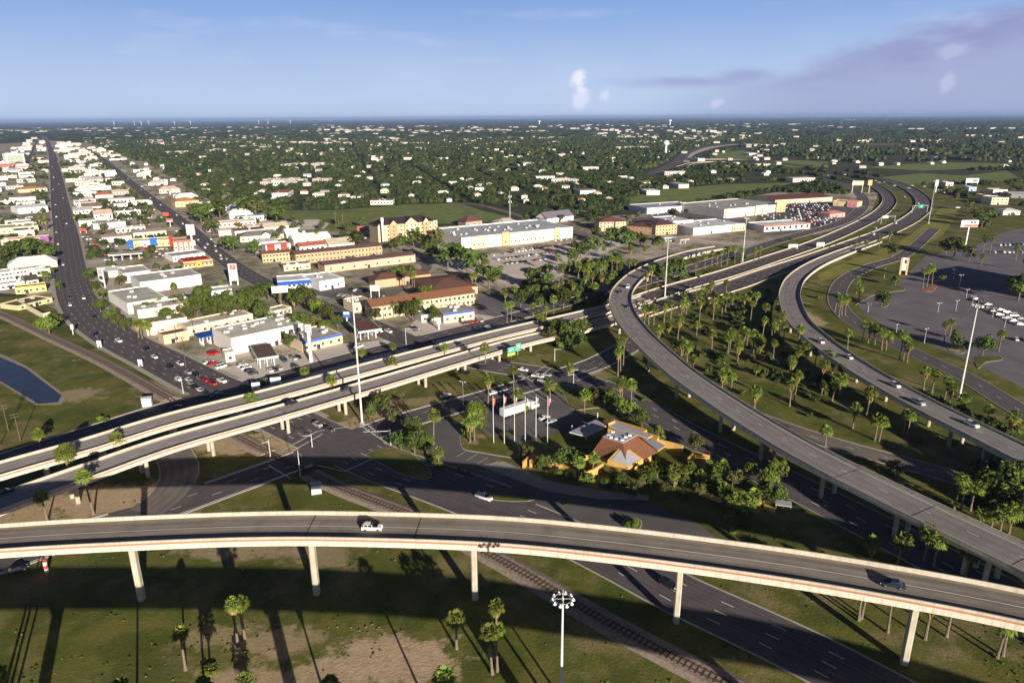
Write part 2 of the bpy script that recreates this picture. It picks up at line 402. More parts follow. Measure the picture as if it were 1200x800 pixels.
# one sheet to the horizon, as rings so that the near part is finely divided
mb = MB(); vs = []; fs = []; radii = [0, 200, 600, 1500, 4000, 10000, 30000, 90000]; nseg = 48
vs.append((0, 0, 0))
for r in radii[1:]:
    for k in range(nseg): vs.append((r * math.cos(2 * math.pi * k / nseg), r * math.sin(2 * math.pi * k / nseg), 0))
for k in range(nseg): fs.append((0, 1 + k, 1 + (k + 1) % nseg))
for i in range(len(radii) - 2):
    for k in range(nseg):
        a = 1 + i * nseg + k; b_ = 1 + i * nseg + (k + 1) % nseg; fs.append((a, a + nseg, b_ + nseg, b_))
mb.add(vs, fs)
mb.build('ground', M_far, kind='structure')
# near lawn sheet
polyflat('lawn', [(-700, 1500), (-400, 330), (60, 350), (200, 330), (700, 300), (790, 255), (1000, 215), (1120, 210), (1500, 230), (2300, 700), (1900, 1500)], M_grass, .02)
# town blocks between and beside the two avenues
polyflat('town_ground', [(-300, 330), (-120, 176), (60, 165), (110, 168), (190, 190), (300, 240), (330, 262), (440, 268), (600, 262), (760, 250), (930, 222), (1030, 226), (1015, 262), (880, 290), (760, 312), (690, 345), (600, 378), (430, 420), (290, 462), (215, 440), (140, 400), (30, 345)], M_town, .035)
polyflat('green_field', [(322, 247), (400, 246), (470, 240), (540, 238), (562, 246), (600, 255), (560, 262), (500, 262), (440, 264), (385, 270), (340, 262)], M_field, .045)
polyflat('green_field', [(735, 232), (775, 222), (850, 216), (930, 214), (905, 222), (860, 228), (800, 240), (740, 246)], M_field, .045)
polyflat('green_field', [(835, 180), (870, 176), (890, 180), (880, 186), (840, 188)], M_field, .045)
polyflat('green_field', [(870, 193), (920, 187), (980, 190), (960, 196), (900, 197)], M_field, .045)
polyflat('green_field', [(1030, 208), (1080, 203), (1130, 206), (1180, 200), (1200, 212), (1130, 214), (1060, 216)], M_field, .045)
polyflat('green_field', [(1010, 196), (1100, 190), (1190, 192), (1190, 196), (1080, 200)], M_field, .045)
polyflat('dry_verge', [(1099, 246), (1112, 240), (1122, 244), (1118, 258), (1104, 276), (1078, 290), (1048, 304), (1010, 314), (985, 322), (962, 330), (958, 322), (1000, 303), (1045, 288), (1072, 272), (1092, 256)], M_yfield, .045)
polyflat('green_field', [(-60, 292), (30, 290), (60, 293), (66, 306), (20, 306), (-80, 316)], M_field, .045)
# parking lots
polyflat('parking_lot', [(1003, 352), (1022, 340), (1050, 333), (1062, 322), (1085, 300), (1140, 290), (1175, 272), (1260, 255), (1600, 330), (1500, 540), (1290, 492), (1200, 455), (1148, 428), (1085, 402), (1042, 384), (1012, 368)], M_lot, .05)
polyflat('parking_lot', [(500, 304), (560, 300), (640, 288), (700, 278), (732, 286), (700, 300), (668, 318), (640, 332), (610, 338), (560, 322), (525, 318)], M_lotpale, .05)
polyflat('parking_lot', [(296, 259), (372, 257), (386, 262), (380, 268), (300, 272)], M_lotpale, .055)
polyflat('parking_lot', [(340, 280), (420, 272), (430, 280), (440, 288), (350, 294)], M_lotdark, .055)
polyflat('parking_lot', [(330, 336), (380, 332), (440, 338), (478, 352), (440, 366), (400, 352)], M_lotdark, .055)
polyflat('parking_lot', [(880, 268), (895, 240), (970, 236), (1005, 246), (990, 262), (950, 272), (900, 276)], M_lotdark, .055)
polyflat('parking_lot', [(740, 256), (850, 246), (870, 252), (880, 268), (800, 276), (740, 272)], M_lotdark, .055)
polyflat('parking_lot', [(760, 246), (830, 236), (850, 240), (830, 250), (770, 254)], M_lotdark, .056)
polyflat('parking_lot', [(255, 432), (300, 424), (395, 404), (450, 398), (520, 388), (600, 372), (640, 366), (600, 382), (440, 424), (330, 452), (290, 460)], M_lotpale, .055)
polyflat('parking_lot', [(560, 345), (600, 345), (650, 352), (640, 362), (600, 372), (560, 372)], M_lot, .056)
polyflat('parking_lot', [(490, 372), (560, 368), (590, 372), (560, 386), (490, 398), (470, 392)], M_lotpale, .057)
# visitor-centre grounds: big dark apron with grass islands
polyflat('parking_lot', [(500, 500), (560, 470), (640, 452), (668, 470), (690, 500), (640, 510), (600, 520), (560, 552), (690, 572), (760, 588), (815, 612), (862, 645), (840, 660), (700, 640), (600, 600), (520, 560), (505, 530)], M_lotdark, .05)
polyflat('visitor_plaza', [(600, 545), (640, 520), (700, 500), (790, 515), (880, 560), (930, 600), (840, 600), (740, 586), (640, 566)], M_grass, .06, smooth=6)
polyflat('footpath', [(560, 545), (590, 540), (640, 562), (700, 574), (760, 580), (760, 586), (700, 584), (640, 575), (590, 556)], M_conc2, .065)
# canal
M_water = mat('canal_water', (.045, .06, .12), rough=.12, var=.2, scale=.2, spec=.6)
polyflat('canal_bank', [(-120, 385), (0, 414), (30, 428), (76, 462), (72, 474), (42, 475), (0, 448), (-120, 430)], mat('bank_gravel', (.34, .29, .22), var=.2, scale=.5), .05)
polyflat('water', [(-120, 390), (0, 418), (30, 431), (72, 463), (68, 471), (45, 473), (0, 446), (-120, 424)], M_water, .07)

# ================================================================ ROADS
ROADS = []
def road(name, pts, w, m=None, z=.10, kerb=True, marks='', step=6., keep=True, pave=False):
    L = line_of(pts, z, step); L[:, 2] = z
    mb = MB(); strip(mb, L, w / 2, -w / 2, 0.); mb.build(name, m or M_asph, kind='structure')
    ROADS.append((L, w)); EDGES.append((L, w, kerb, marks, pave))
    return L
EDGES = []
def runs(L, off, me):
    """stretches of an offset line that lie on no other road"""
    T, N, S = frame2(L); P = L[:, :2] + N * off; ok = np.ones(len(L), bool)
    for k, (L2, w2) in enumerate(ROADS):
        if k == me: continue
        D = np.hypot(P[:, None, 0] - L2[None, :, 0], P[:, None, 1] - L2[None, :, 1]); ok &= D.min(1) > w2 / 2 + .4
    o = []; i = 0
    while i < len(L):
        if ok[i]:
            j = i
            while j + 1 < len(L) and ok[j + 1]: j += 1
            if j - i >= 2: o.append((i, j + 1))
            i = j + 1
        else: i += 1
    return o
def finish_road(me, L, w, kerb, marks, pave):
    if kerb:
        mb = MB()
        for s in (1, -1):
            e = s * w / 2; q = [(e - s * .0, -.05), (e + s * .4, -.05), (e + s * .4, .12), (e - s * .0, .12)]
            for i, j in runs(L, e + s * .2, me):
                K_ = L[i:j]; extr(mb, K_, q if s < 0 else q[::-1])
                if pave: K_ = K_[K_[:, 1] > 232]
                if pave and len(K_) > 3: strip(mb, K_, *((e + s * 2.4, e + s * .4) if s > 0 else (e + s * .4, e + s * 2.4)), dz=.10)
        mb.build('kerb', M_kerb, kind='structure')
    mk = MB(); any_ = False
    for t in marks.split():
        k, off = t[0], float(t[1:]); any_ = True
        for i, j in runs(L, off, me):
            K_ = L[i:j]
            if len(K_) < 3: continue
            if k == 'd': dashes(mk, K_, off, .12)
            elif k == 's': strip(mk, K_, off + .12, off - .12, .02)
            elif k == 'y': strip(mk, K_, off + .09, off - .09, .02, m=1)
            elif k == 'w': strip(mk, K_, off + .3, off - .3, .02)
    if any_: mk.build('road_marking', [M_white, M_yel], kind='structure')
R1 = road('avenue', [(50, 158), (58, 172), (64, 196), (70, 235), (77, 272), (81, 306), (89, 345), (106, 372), (140, 397), (185, 420), (240, 448), (300, 474), (352, 500), (405, 524), (455, 545), (520, 568), (575, 588)], 21, z=.10, marks='d0.4 d4 d-3.6 d7.6 d-7.2', pave=True)
R1B = road('boulevard', [(530, 573), (590, 596), (650, 621), (735, 663), (800, 697), (870, 729), (950, 767), (1030, 810), (1200, 905)], 15, z=.105, marks='d0 d3.7 d-3.7')
R2 = road('avenue', [(96, 172), (118, 185), (140, 203), (160, 220), (186, 240), (215, 262), (247, 291), (281, 316), (312, 333), (345, 346), (385, 362), (425, 377), (470, 396), (520, 414), (570, 427), (640, 438), (700, 452), (745, 474), (790, 500), (840, 526), (895, 552), (960, 584), (1050, 630), (1150, 682), (1300, 765)], 15, z=.11, marks='d0 d3.6 d-3.6')
F1 = road('frontage_road', [(-200, 745), (-40, 672), (20, 650), (90, 625), (170, 603), (250, 575), (330, 546), (400, 520), (450, 500), (510, 482), (570, 465), (640, 444), (700, 425), (750, 398)], 13.5, z=.12, marks='d2.2 d-2.2 w6.3 w-6.3')
F2 = road('frontage_road', [(-150, 592), (0, 540), (100, 508), (200, 476), (300, 449), (400, 421), (500, 396), (590, 374), (650, 358), (720, 340), (790, 320), (860, 298)], 12.5, z=.13, marks='d2 d-2 w5.9')
road('loop_road', [(196, 520), (208, 540), (210, 558), (196, 580), (170, 600)], 11, M_asphL, z=.14)
road('service_road', [(1095, 268), (1060, 298), (1020, 312), (992, 326), (981, 344), (985, 362), (1005, 380), (1040, 398), (1085, 420), (1130, 441), (1200, 484), (1320, 560)], 10, z=.12, marks='d0')
road('frontage_road', [(862, 300), (900, 286), (940, 274), (980, 263), (1004, 250), (1012, 236), (1003, 224), (978, 213), (940, 205)], 13, z=.12, marks='d2 d-2')
FR3 = road('frontage_road', [(880, 486), (935, 506), (1000, 526), (1060, 542), (1120, 560), (1200, 590), (1400, 680)], 9, M_asphL, z=.09, marks='d0')
road('street', [(1000, 240), (1080, 242), (1150, 242), (1300, 246)], 12, z=.07, kerb=False)
road('street', [(190, 171), (176, 150)], 10, z=.07, kerb=False)
road('street', [(30, 195), (44, 165), (52, 152)], 10, z=.07, kerb=False)
road('street', [(175, 258), (250, 254), (330, 250), (420, 247)], 8, z=.07, kerb=False)
road('street', [(545, 262), (600, 258), (700, 246), (760, 236)], 9, z=.07, kerb=False)
road('street', [(525, 238), (560, 240), (600, 250), (640, 262), (690, 276)], 9, M_asphL, z=.06, kerb=False)
road('street', [(428, 371), (452, 350), (478, 330), (500, 312), (470, 300)], 8, M_asphL, z=.07, kerb=False)
road('highway', [(800, 190), (803, 184), (815, 178), (838, 172), (863, 169)], 34, M_conc, z=.10, kerb=False)
road('highway', [(760, 205), (790, 192), (800, 184), (808, 178), (830, 171), (858, 168)], 26, M_asph, z=.11, kerb=False)
for _k, _e in enumerate(EDGES): finish_road(_k, *_e)
# stop bars and crosswalk lines at the two signalled crossings
mk = MB()
def bar(a, b, w=.2, z=.16):
    A = G(*a, z); B = G(*b, z); d = (B - A); n = Vector((-d.y, d.x, 0)).normalized() * w; mk.add([A + n, A - n, B - n, B + n], [(0, 1, 2, 3)])
for a, b in (((330, 528), (372, 505)), ((338, 531), (378, 508)), ((372, 505), (408, 500)), ((425, 500), (455, 520)), ((431, 498), (461, 518)), ((372, 545), (404, 552)), ((404, 552), (456, 528)), ((315, 545), (340, 560)),
             ((618, 442), (640, 428)), ((624, 446), (646, 431)), ((672, 440), (700, 430)), ((676, 446), (704, 435)), ((610, 438), (624, 447)), ((690, 452), (716, 446))):
    bar(a, b)
# parking stripes near the visitor centre
for k in range(7):
    bar((508 + k * 12 + 40, 527 + k * 4.2), (495 + k * 12 + 40, 535 + k * 4.2), .08)
for k in range(10): bar((600 + k * 7, 462 - k * 1.6), (622 + k * 7, 474 - k * 1.0), .08)
mk.build('road_marking', M_white, kind='structure')
mk = MB()      # bay lines of the mall car park
_o = G(1050, 372); _d = (G(1190, 415) - _o).normalized(); _n = Vector((-_d.y, _d.x, 0))
for row in range(-2, 8):
    for k in range(-6, 48):
        p_ = _o + _d * (k * 2.8) + _n * (row * 17); q_ = PX((p_.x, p_.y, 0))
        if not inpoly(q_[0], q_[1], [(1020, 350), (1060, 332), (1100, 310), (1200, 300), (1300, 400), (1290, 470), (1200, 445), (1140, 418), (1080, 396), (1040, 378)]): continue
        mk.add([p_ + _n * 5 + _d * .07 + Vector((0, 0, .07)), p_ + _n * 5 - _d * .07 + Vector((0, 0, .07)), p_ - _n * 5 - _d * .07 + Vector((0, 0, .07)), p_ - _n * 5 + _d * .07 + Vector((0, 0, .07))], [(0, 1, 2, 3)])
mk.build('parking_bay_lines', mat('faded_paint', (.34, .33, .34), var=.3, scale=1), kind='structure')
# raised islands
def island(pix, m=None, smooth=3, z=.15):
    p = [tuple(G(u, v, 0)) for u, v in pix]; p = [tuple(q[:2]) for q in spline(p + [p[0]], smooth)[:-1]]
    k = MB(); k.prism(p, 0, z, 0, 0); k.build('kerbed_island', M_kerb, kind='structure')
    c_ = np.mean(np.array(p), 0); q = [tuple(np.array(a) + (c_ - np.array(a)) / max(1e-6, np.linalg.norm(c_ - np.array(a))) * .35) for a in p]
    k = MB(); k.prism(q, z, z + .06, 0, 0); k.build('grass_island', m or M_grass, kind='structure')
island([(538, 512), (545, 503), (560, 500), (575, 510), (600, 516), (608, 522), (608, 536), (590, 535), (560, 530), (542, 526)])
island([(561, 584), (572, 578), (600, 581), (626, 586), (600, 588)])
island([(728, 613), (738, 606), (752, 610), (750, 620), (738, 622)])
island([(522, 492), (540, 486), (566, 482), (568, 490), (548, 495), (528, 496)])
island([(660, 462), (680, 452), (705, 462), (735, 470), (748, 474), (735, 480), (700, 478), (672, 480)])
island([(428, 533), (450, 524), (480, 530), (505, 552), (500, 562), (470, 556)])
island([(1002, 358), (1010, 346), (1030, 338), (1054, 335), (1060, 340), (1040, 343), (1022, 347), (1012, 352)])
island([(1080, 341), (1090, 335), (1096, 332), (1098, 336), (1092, 342)], mat('red_gravel', (.35, .14, .09), var=.2))
island([(1028, 357), (1036, 354), (1042, 357), (1036, 360)])
island([(1108, 405), (1120, 403), (1132, 410), (1126, 415), (1112, 411)])
island([(1140, 420), (1148, 417), (1172, 418), (1174, 422), (1155, 425), (1146, 432)])

# railway: ballast, sleepers, rails
RL = line_of([(-160, 300), (-60, 346), (0, 368), (60, 396), (120, 424), (190, 463), (240, 492), (300, 524), (350, 549), (400, 573), (450, 592), (500, 612), (560, 643), (620, 676), (690, 718), (760, 756), (830, 792), (900, 825), (1000, 880)], .0, 5)
RL[:, 2] = .15
M_ball = mat('ballast', (.30, .24, .20), var=.3, scale=1.5, bump=.5); M_rail = mat('rail_steel', (.10, .055, .04), var=.2, rough=.6); M_slp = mat('sleeper_wood', (.07, .05, .04), var=.2)
mb = MB()
for _i, _j in runs(RL, 0, -1): extr(mb, RL[_i:_j], [(3.6, -.13), (-3.6, -.13), (-2.2, .30), (2.2, .30)])
if 1: mb.build('railway_ballast', M_ball, kind='structure')
mb = MB(); T_, N_, S_ = frame2(RL)
_ok = np.zeros(len(RL), bool)
for _i, _j in runs(RL, 0, -1): _ok[_i:_j] = True
s = 0
while s < S_[-1]:
    if not _ok[int(np.searchsorted(S_, s))]: s += 1.3; continue
    p = [np.interp(s, S_, RL[:, k]) for k in range(2)]; t = [np.interp(s, S_, T_[:, k]) for k in range(2)]; mb.rbox(p, t, .35, 2.6, .36, .49); s += 1.3
mb.build('railway_sleepers', M_slp, kind='structure')
mb = MB()
for o_ in (.75, -.75): extr(mb, RL, [(o_ + .09, .05), (o_ - .09, .05), (o_ - .06, .48), (o_ + .06, .48)])
mb.build('railway_rails', M_rail, kind='structure')

# ================================================================ BRIDGES AND RAMPS
def pier(root, L, T, N, S, s, w, zbot, cols, loc, colw=1.5, capw=None, name='pier'):
    p = np.array([np.interp(s, S, L[:, k]) for k in range(3)]); t = np.array([np.interp(s, S, T[:, k]) for k in range(2)]); n = np.array([-t[1], t[0]]); zt = p[2] + zbot
    if zt < 1.5: return
    mb = MB(); d = tuple(n); cw = capw or w * .8
    q = [(-cw / 2, -.35), (-cw * .3, -1.3), (cw * .3, -1.3), (cw / 2, -.35), (cw / 2, 0), (-cw / 2, 0)]
    for sgn in (1,):
        vs = []
        for a in (-.8, .8):
            for (x, z) in q: vs.append((p[0] + n[0] * x + t[0] * a - loc[0], p[1] + n[1] * x + t[1] * a - loc[1], zt + z))
        m_ = len(q); mb.add(vs, [tuple(range(m_)), tuple(range(2 * m_ - 1, m_ - 1, -1))] + [(k, k + m_, (k + 1) % m_ + m_, (k + 1) % m_) for k in range(m_)])
    cap = mb.build('pier_cap', M_pier)
    offs = [0] if cols == 1 else [(-.5 + k / (cols - 1)) * cw * .55 for k in range(cols)]
    for o_ in offs:
        mb = MB(); c_ = (p[0] + n[0] * o_ - loc[0], p[1] + n[1] * o_ - loc[1])
        if cols == 1:   # chamfered rectangular shaft on a plinth
            h = colw / 2; cz = .25
            poly = [(-h, -h * .8 + cz), (-h + cz, -h * .8), (h - cz, -h * .8), (h, -h * .8 + cz), (h, h * .8 - cz), (h - cz, h * .8), (-h + cz, h * .8), (-h, h * .8 - cz)]
            poly = [(c_[0] + n[0] * a + t[0] * b_, c_[1] + n[1] * a + t[1] * b_) for a, b_ in poly]
            mb.prism(poly, -.3, zt - 1.25)
            for q2 in (.25, .5, .75): 
                mb.prism([(c_[0] + (a - c_[0]) * 1.02, c_[1] + (b_ - c_[1]) * 1.02) for a, b_ in poly], zt * q2, zt * q2 + .12)
        else:
            mb.cyl((c_[0], c_[1], -.3), (c_[0], c_[1], zt - 1.2), colw / 2, n=12)
        po = mb.build(name, M_pier, root)
    cap.parent = po
def bridge(name, label, cat, pts, w, deck_t=1.1, par_h=.85, surf=None, stripe=False, piers=(), cols=2, colw=1.3, joints_and_shadows=(), marks='', body=True, group=None, side=M_joist, pcol=None, lane=None, par=True, cap_w=None, ends=True):
    """pts: (u, v, z of the parapet top)"""
    L = line_of(pts, 0, 4.); L[:, 2] -= par_h
    loc = (L[0][0], L[0][1], 0)
    root = thing(name, loc, 0, label, cat, group)
    K = L - np.array([loc[0], loc[1], 0]); T, N, S = frame2(K); h = w / 2
    if body:
        mb = MB(); extr(mb, K, [(h, -.03), (h, -.35), (h - .25, -.4), (h - .25, -deck_t - .2), (h - 1.1, -deck_t - .2), (h - 1.1, -.7), (-h + 1.1, -.7), (-h + 1.1, -deck_t - .2), (-h + .25, -deck_t - .2), (-h + .25, -.4), (-h, -.35), (-h, -.03)][::-1]); mb.build('deck', side, root)
        mb = MB(); extr(mb, K, [(.5, -.72), (.5, -deck_t - .15), (-.5, -deck_t - .15), (-.5, -.72)][::-1]); mb.build('girder', side, root)
    mb = MB(); strip(mb, K, h - .3, -h + .3, 0.); mb.build('road_surface', surf or M_deck, root)
    if par:
        for sg in (1, -1):
            e = sg * h; mb = MB(); q = [(e, -.028), (e - sg * .42, .0), (e - sg * .30, par_h * .45), (e - sg * .26, par_h), (e, par_h)]
            if sg < 0: q = q[::-1]
            extr(mb, K, q); po = mb.build('parapet', pcol or M_conc, root)
            if stripe:
                mb = MB(); e2 = e + sg * .03; q = [(e2, -.05), (e, -.05), (e, par_h * .42), (e2, par_h * .42)]; q = q if sg > 0 else q[::-1]; extr(mb, K, q); mb.build('painted_stripe', M_stripe, po)
    mk = MB(); anym = False
    for t in marks.split():
        k, off = t[0], float(t[1:]); anym = True
        if k == 'd': dashes(mk, K, off, .11, dz=.025)
        elif k == 's': strip(mk, K, off + .11, off - .11, .025)
        elif k == 'y': strip(mk, K, off + .11, off - .11, .025, m=1)
    if anym: mk.build('lane_marking', [M_white, M_yel], root)
    def nearest_s(u):
        best = None
        for i in range(len(L)):
            q = PX((L[i][0], L[i][1], L[i][2]))
            d = abs(q[0] - u) if isinstance(u, (int, float)) else math.hypot(q[0] - u[0], q[1] - u[1])
            if best is None or d < best[0]: best = (d, S[i])
        return best[1]
    for u in piers: pier(root, K, T, N, S, nearest_s(u), w, -deck_t - .2, cols, (0, 0), colw, cap_w)
    for u in joints_and_shadows:  # dark strips across the deck: joints, and on the flyover a painted shadow
        s = nearest_s(u); p = [np.interp(s, S, K[:, k]) for k in range(3)]; t = np.array([np.interp(s, S, T[:, k]) for k in range(2)]); n = np.array([-t[1], t[0]]); a = t * .1; b_ = n * (h - .5)
        mb = MB(); mb.add([(p[0] + b_[0] + a[0], p[1] + b_[1] + a[1], p[2] + .03), (p[0] + b_[0] - a[0], p[1] + b_[1] - a[1], p[2] + .03), (p[0] - b_[0] - a[0], p[1] - b_[1] - a[1], p[2] + .03), (p[0] - b_[0] + a[0], p[1] - b_[1] + a[1], p[2] + .03)], [(0, 1, 2, 3)]); mb.build('joint_or_shadow_strip', M_joint_shadow, root)
    return root, L
_, LN = bridge('flyover_ramp', 'high curved flyover ramp crossing the foreground, brown-grey deck and terracotta stripe along its cream side', 'flyover',
    [(-420, 672, 19.2), (-200, 645, 19.2), (0, 627.5, 19.2), (150, 619, 19.2), (300, 613.5, 19.2), (425, 613.8, 19.2), (575, 619, 19.2), (700, 630, 19.2), (850, 648.5, 19.2), (1000, 671, 19.2), (1200, 708, 19.2), (1500, 778, 19.2), (1800, 860, 19.2)], 11.0, deck_t=1.35, par_h=.95,
    stripe=True, piers=(-130, 143, 363, 550, 792, 1072, 1400), cols=1, colw=1.75, cap_w=4.5, joints_and_shadows=(360, 496), marks='s0.4 y4.4')  # left strip a plain dark line, right one paints a mast's cast shadow
_, LB1 = bridge('overpass', 'far one of the twin straight overpasses, nearest the blue-canopied shops', 'overpass',
    [(-300, 636, 8.2), (0, 547.5, 8.2), (100, 519.5, 8.3), (200, 489, 8.5), (320, 459, 8.6), (440, 427, 8), (520, 406, 7.2), (600, 386, 6.3), (683, 367, 4), (735, 354, 1.7), (760, 347, 1.2)], 10.8, surf=M_deckc,
    stripe=True, piers=(45, 120, 195, 275, 350, 425, 490, 550), marks='d0 s-4.3 y4.3', joints_and_shadows=())
_, LB2 = bridge('overpass', 'near one of the twin straight overpasses, carrying the two green exit signs', 'overpass',
    [(-300, 695, 8.2), (0, 586, 8.2), (100, 550.5, 8.4), (200, 516, 8.6), (320, 482.5, 8.7), (440, 448, 8), (600, 401, 6.3), (675, 384, 4.2), (735, 368, 1.7), (760, 361, 1.2)], 10.8, surf=M_deckc,
    stripe=True, piers=(-60, 76, 168, 250, 328, 398, 442, 492, 540, 580, 617), marks='d0 s4.3 y-4.3', joints_and_shadows=(330,))
_, LC1 = bridge('curved_ramp', 'tightly curved elevated ramp swinging over the highway among the palms', 'ramp',
    [(845, 289, 1.2), (812, 295, 2.2), (780, 305, 5.), (757, 315, 7.5), (743, 324, 9), (731, 337, 10), (727, 351, 10.4), (733, 368, 10.5), (748, 388, 10.5), (768, 408, 10.5), (792, 429, 10.5), (820, 450, 10.5), (870, 483, 10.5), (925, 516, 10.5), (975, 543, 10.5), (1030, 570, 10.5), (1119, 613, 10.5), (1200, 651, 10.5), (1330, 716, 10.5), (1500, 800, 10.5)], 12.6, surf=M_deckr,
    piers=((755, 320), (735, 345), (733, 370), (770, 410), (802, 437), (858, 475), (905, 505), (980, 545), (1063, 587), (1150, 627), (1172, 640), (1230, 668)), marks='d0.6 s5.0 y-5.0', joints_and_shadows=((1000, 556), (1085, 597), (1196, 649)))
_, LC2 = bridge('curved_ramp', 'long ramp bending away from the highway beside the mall car park', 'ramp',
    [(1025, 282, 1.3), (985, 296, 2), (955, 309, 3.5), (934, 324, 5), (926, 340, 6.5), (927, 354, 7.5), (936, 374, 8.4), (955, 392, 9), (978, 410, 9), (1020, 437, 9), (1085, 473, 9), (1150, 505, 9), (1200, 530, 9), (1330, 595, 9), (1500, 680, 9)], 12.2, surf=M_deckr,
    piers=((935, 372), (960, 396), (1003, 425), (1037, 446), (1082, 471), (1125, 493), (1163, 511), (1210, 535)), marks='d0.6 s4.9 y-4.9', joints_and_shadows=())
M_main = road_mat('highway_asphalt', (.115, .098, .104), 4, .22)
_, LM1 = bridge('highway_carriageway', 'wide dark highway carriageway sweeping right behind the tight ramp, farther from the mall', 'highway',
    [(745, 352, 1.2), (790, 337, 1.2), (850, 320, 1.2), (905, 302, 1.2), (950, 287, 1.2), (985, 273, 1.2), (1018, 257, 1.2), (1037, 244, 1.2), (1042, 232, 1.2), (1030, 220, 1.2), (1000, 210, 1.2), (965, 203, 1.2), (925, 197, 1.2), (885, 192, 1.2), (845, 189.5, 1.2), (815, 190.5, 1.2), (797, 195, 1.2)], 17, surf=M_main, marks='d2 d-2 s6 y-6', body=False, par_h=.9)
_, LM2 = bridge('highway_carriageway', 'wide dark highway carriageway on the mall side of the central barrier', 'highway',
    [(745, 366, 1.2), (790, 352, 1.2), (850, 336, 1.2), (905, 317, 1.2), (960, 299, 1.2), (1005, 283, 1.2), (1045, 268, 1.2), (1072, 253, 1.2), (1083, 240, 1.2), (1077, 228, 1.2), (1058, 217, 1.2), (1030, 209, 1.2), (990, 202, 1.2), (940, 194, 1.2), (890, 188.5, 1.2), (850, 186.5, 1.2), (815, 186.5, 1.2), (800, 185, 1.2)], 19, surf=M_main, marks='d2.6 d-1.4 d-5 s7 y-7', body=False, par_h=.9)
# the ramp behind the viewpoint: not in the frame itself, it throws the broad shadow band across the foreground
sh = []
for (u, v) in ((-300, 700), (0, 693), (150, 692), (300, 693), (450, 699), (600, 712), (750, 735), (900, 758), (1050, 797), (1200, 845)):
    g = G(u, v, 0); zc = 18.0; k = zc / math.tan(SUN_EL); sh.append((g.x - LDIR.x / math.cos(SUN_EL) * k, g.y - LDIR.y / math.cos(SUN_EL) * k, 18.6))
L = spline(sh, 5.); root = thing('flyover_ramp', (float(L[0][0]), float(L[0][1]), 0), 0, 'second flyover ramp behind the viewpoint, seen only by its shadow on the grass', 'flyover')
K = L - np.array([L[0][0], L[0][1], 0]); T, N, S = frame2(K)
mb = MB(); extr(mb, K, [(4.6, .9), (4.6, -1.2), (-4.6, -1.2), (-4.6, .9)][::-1]); mb.build('deck', M_joist, root)
for s in (20, 75, 125, 172, 222): pier(root, K, T, N, S, s, 9, -1.2, 1, (0, 0), 2.2, 6)
# ================================================================ TEMPLATES: palms, trees, cars
R = random.Random(7)
M_frond = leaf_mat('palm_frond', (.19, .235, .04), (.09, .14, .025), 1.2, .02)
M_skirt = mat('dead_frond', (.36, .26, .10), var=.35, scale=2.5, rough=.9)
M_ptrunk = mat('palm_trunk', (.19, .15, .11), var=.25, scale=2.5, rough=.9)
M_bark = mat('bark', (.16, .12, .09), var=.25, scale=3, rough=.95)
M_leafA = leaf_mat('leaf_green', (.095, .130, .026), (.045, .070, .016), .35, .025)
M_leafB = leaf_mat('leaf_olive', (.125, .13, .04), (.07, .075, .025), .35, .02)
M_leafC = leaf_mat('leaf_bright', (.15, .19, .03), (.08, .12, .02), .5, .02)
M_leafD = leaf_mat('leaf_dry', (.20, .15, .11), (.12, .09, .07), .5, .02)

def palm_crown_mb(seed, n=30, rad=2.1, droop=.55):
    r = random.Random(seed); mb = MB()
    for k in range(n):
        el = math.radians(82 - 118 * ((k + .5) / n) ** .85); az = k * 2.39996 + r.uniform(-.2, .2)
        L_ = rad * r.uniform(.85, 1.1); d = Vector((math.cos(az) * math.cos(el), math.sin(az) * math.cos(el), math.sin(el)))
        side = Vector((-math.sin(az), math.cos(az), 0)); p0 = Vector((0, 0, 0)); p1 = d * L_ * .45; n_ = d.cross(side)
        vs = [p0 - side * .03, p0 + side * .03, p1 + side * .05, p1 - side * .05]; fs = [(0, 1, 2, 3)]
        nb = 7
        for j in range(nb):      # the blades of the fan, bent downwards at their tips
            a = (j / (nb - 1) - .5) * 2.3; q = d * math.cos(a) + side * math.sin(a); q.normalize()
            l = L_ * .62 * (1 - .25 * abs(a)); w = .16
            t = q.cross(n_).normalized() * w; m_ = p1 + q * l * .6; e = p1 + q * l + Vector((0, 0, -droop * l * r.uniform(.3, .8)))
            b = len(vs); vs += [p1, m_ + t, e, m_ - t]; fs.append((b, b + 1, b + 2, b + 3))
        mb.add(vs, fs, 0)
    return mb
def palm_skirt_mb(seed, n=16, ln=1.9):
    r = random.Random(seed); mb = MB()
    for k in range(n):
        az = k * 2.39996; d = Vector((math.cos(az), math.sin(az), 0)); s = Vector((-d.y, d.x, 0)); o = r.uniform(.35, .75); l = ln * r.uniform(.6, 1.1)
        mb.add([d * .15 + s * .1 + Vector((0, 0, .1)), d * .15 - s * .1 + Vector((0, 0, .1)), d * o - s * .42 + Vector((0, 0, -l * .6)), d * (o * .6) + Vector((0, 0, -l)), d * o + s * .42 + Vector((0, 0, -l * .6))], [(0, 1, 2, 3, 4)], 0)
    return mb
def palm_trunk_mb(n=7, segs=5, r0=.30, r1=.19):
    mb = MB()
    for i in range(segs):
        a, b = i / segs, (i + 1) / segs; ra = r0 + (r1 - r0) * a + (.12 if i == 0 else 0); rb = r0 + (r1 - r0) * b
        mb.cyl((.012 * math.sin(a * 3), 0, a), (.012 * math.sin(b * 3), 0, b), ra, rb, n, cap=False)
    return mb
CROWN = [palm_crown_mb(s, n, rd).mesh('palm_crown', [M_frond]) for s, n, rd in ((1, 30, 2.0), (2, 26, 2.2), (3, 34, 1.9))]
SKIRT = [palm_skirt_mb(s, n, l).mesh('dead_frond_skirt', [M_skirt]) for s, n, l in ((1, 14, 1.6), (2, 20, 2.6))]
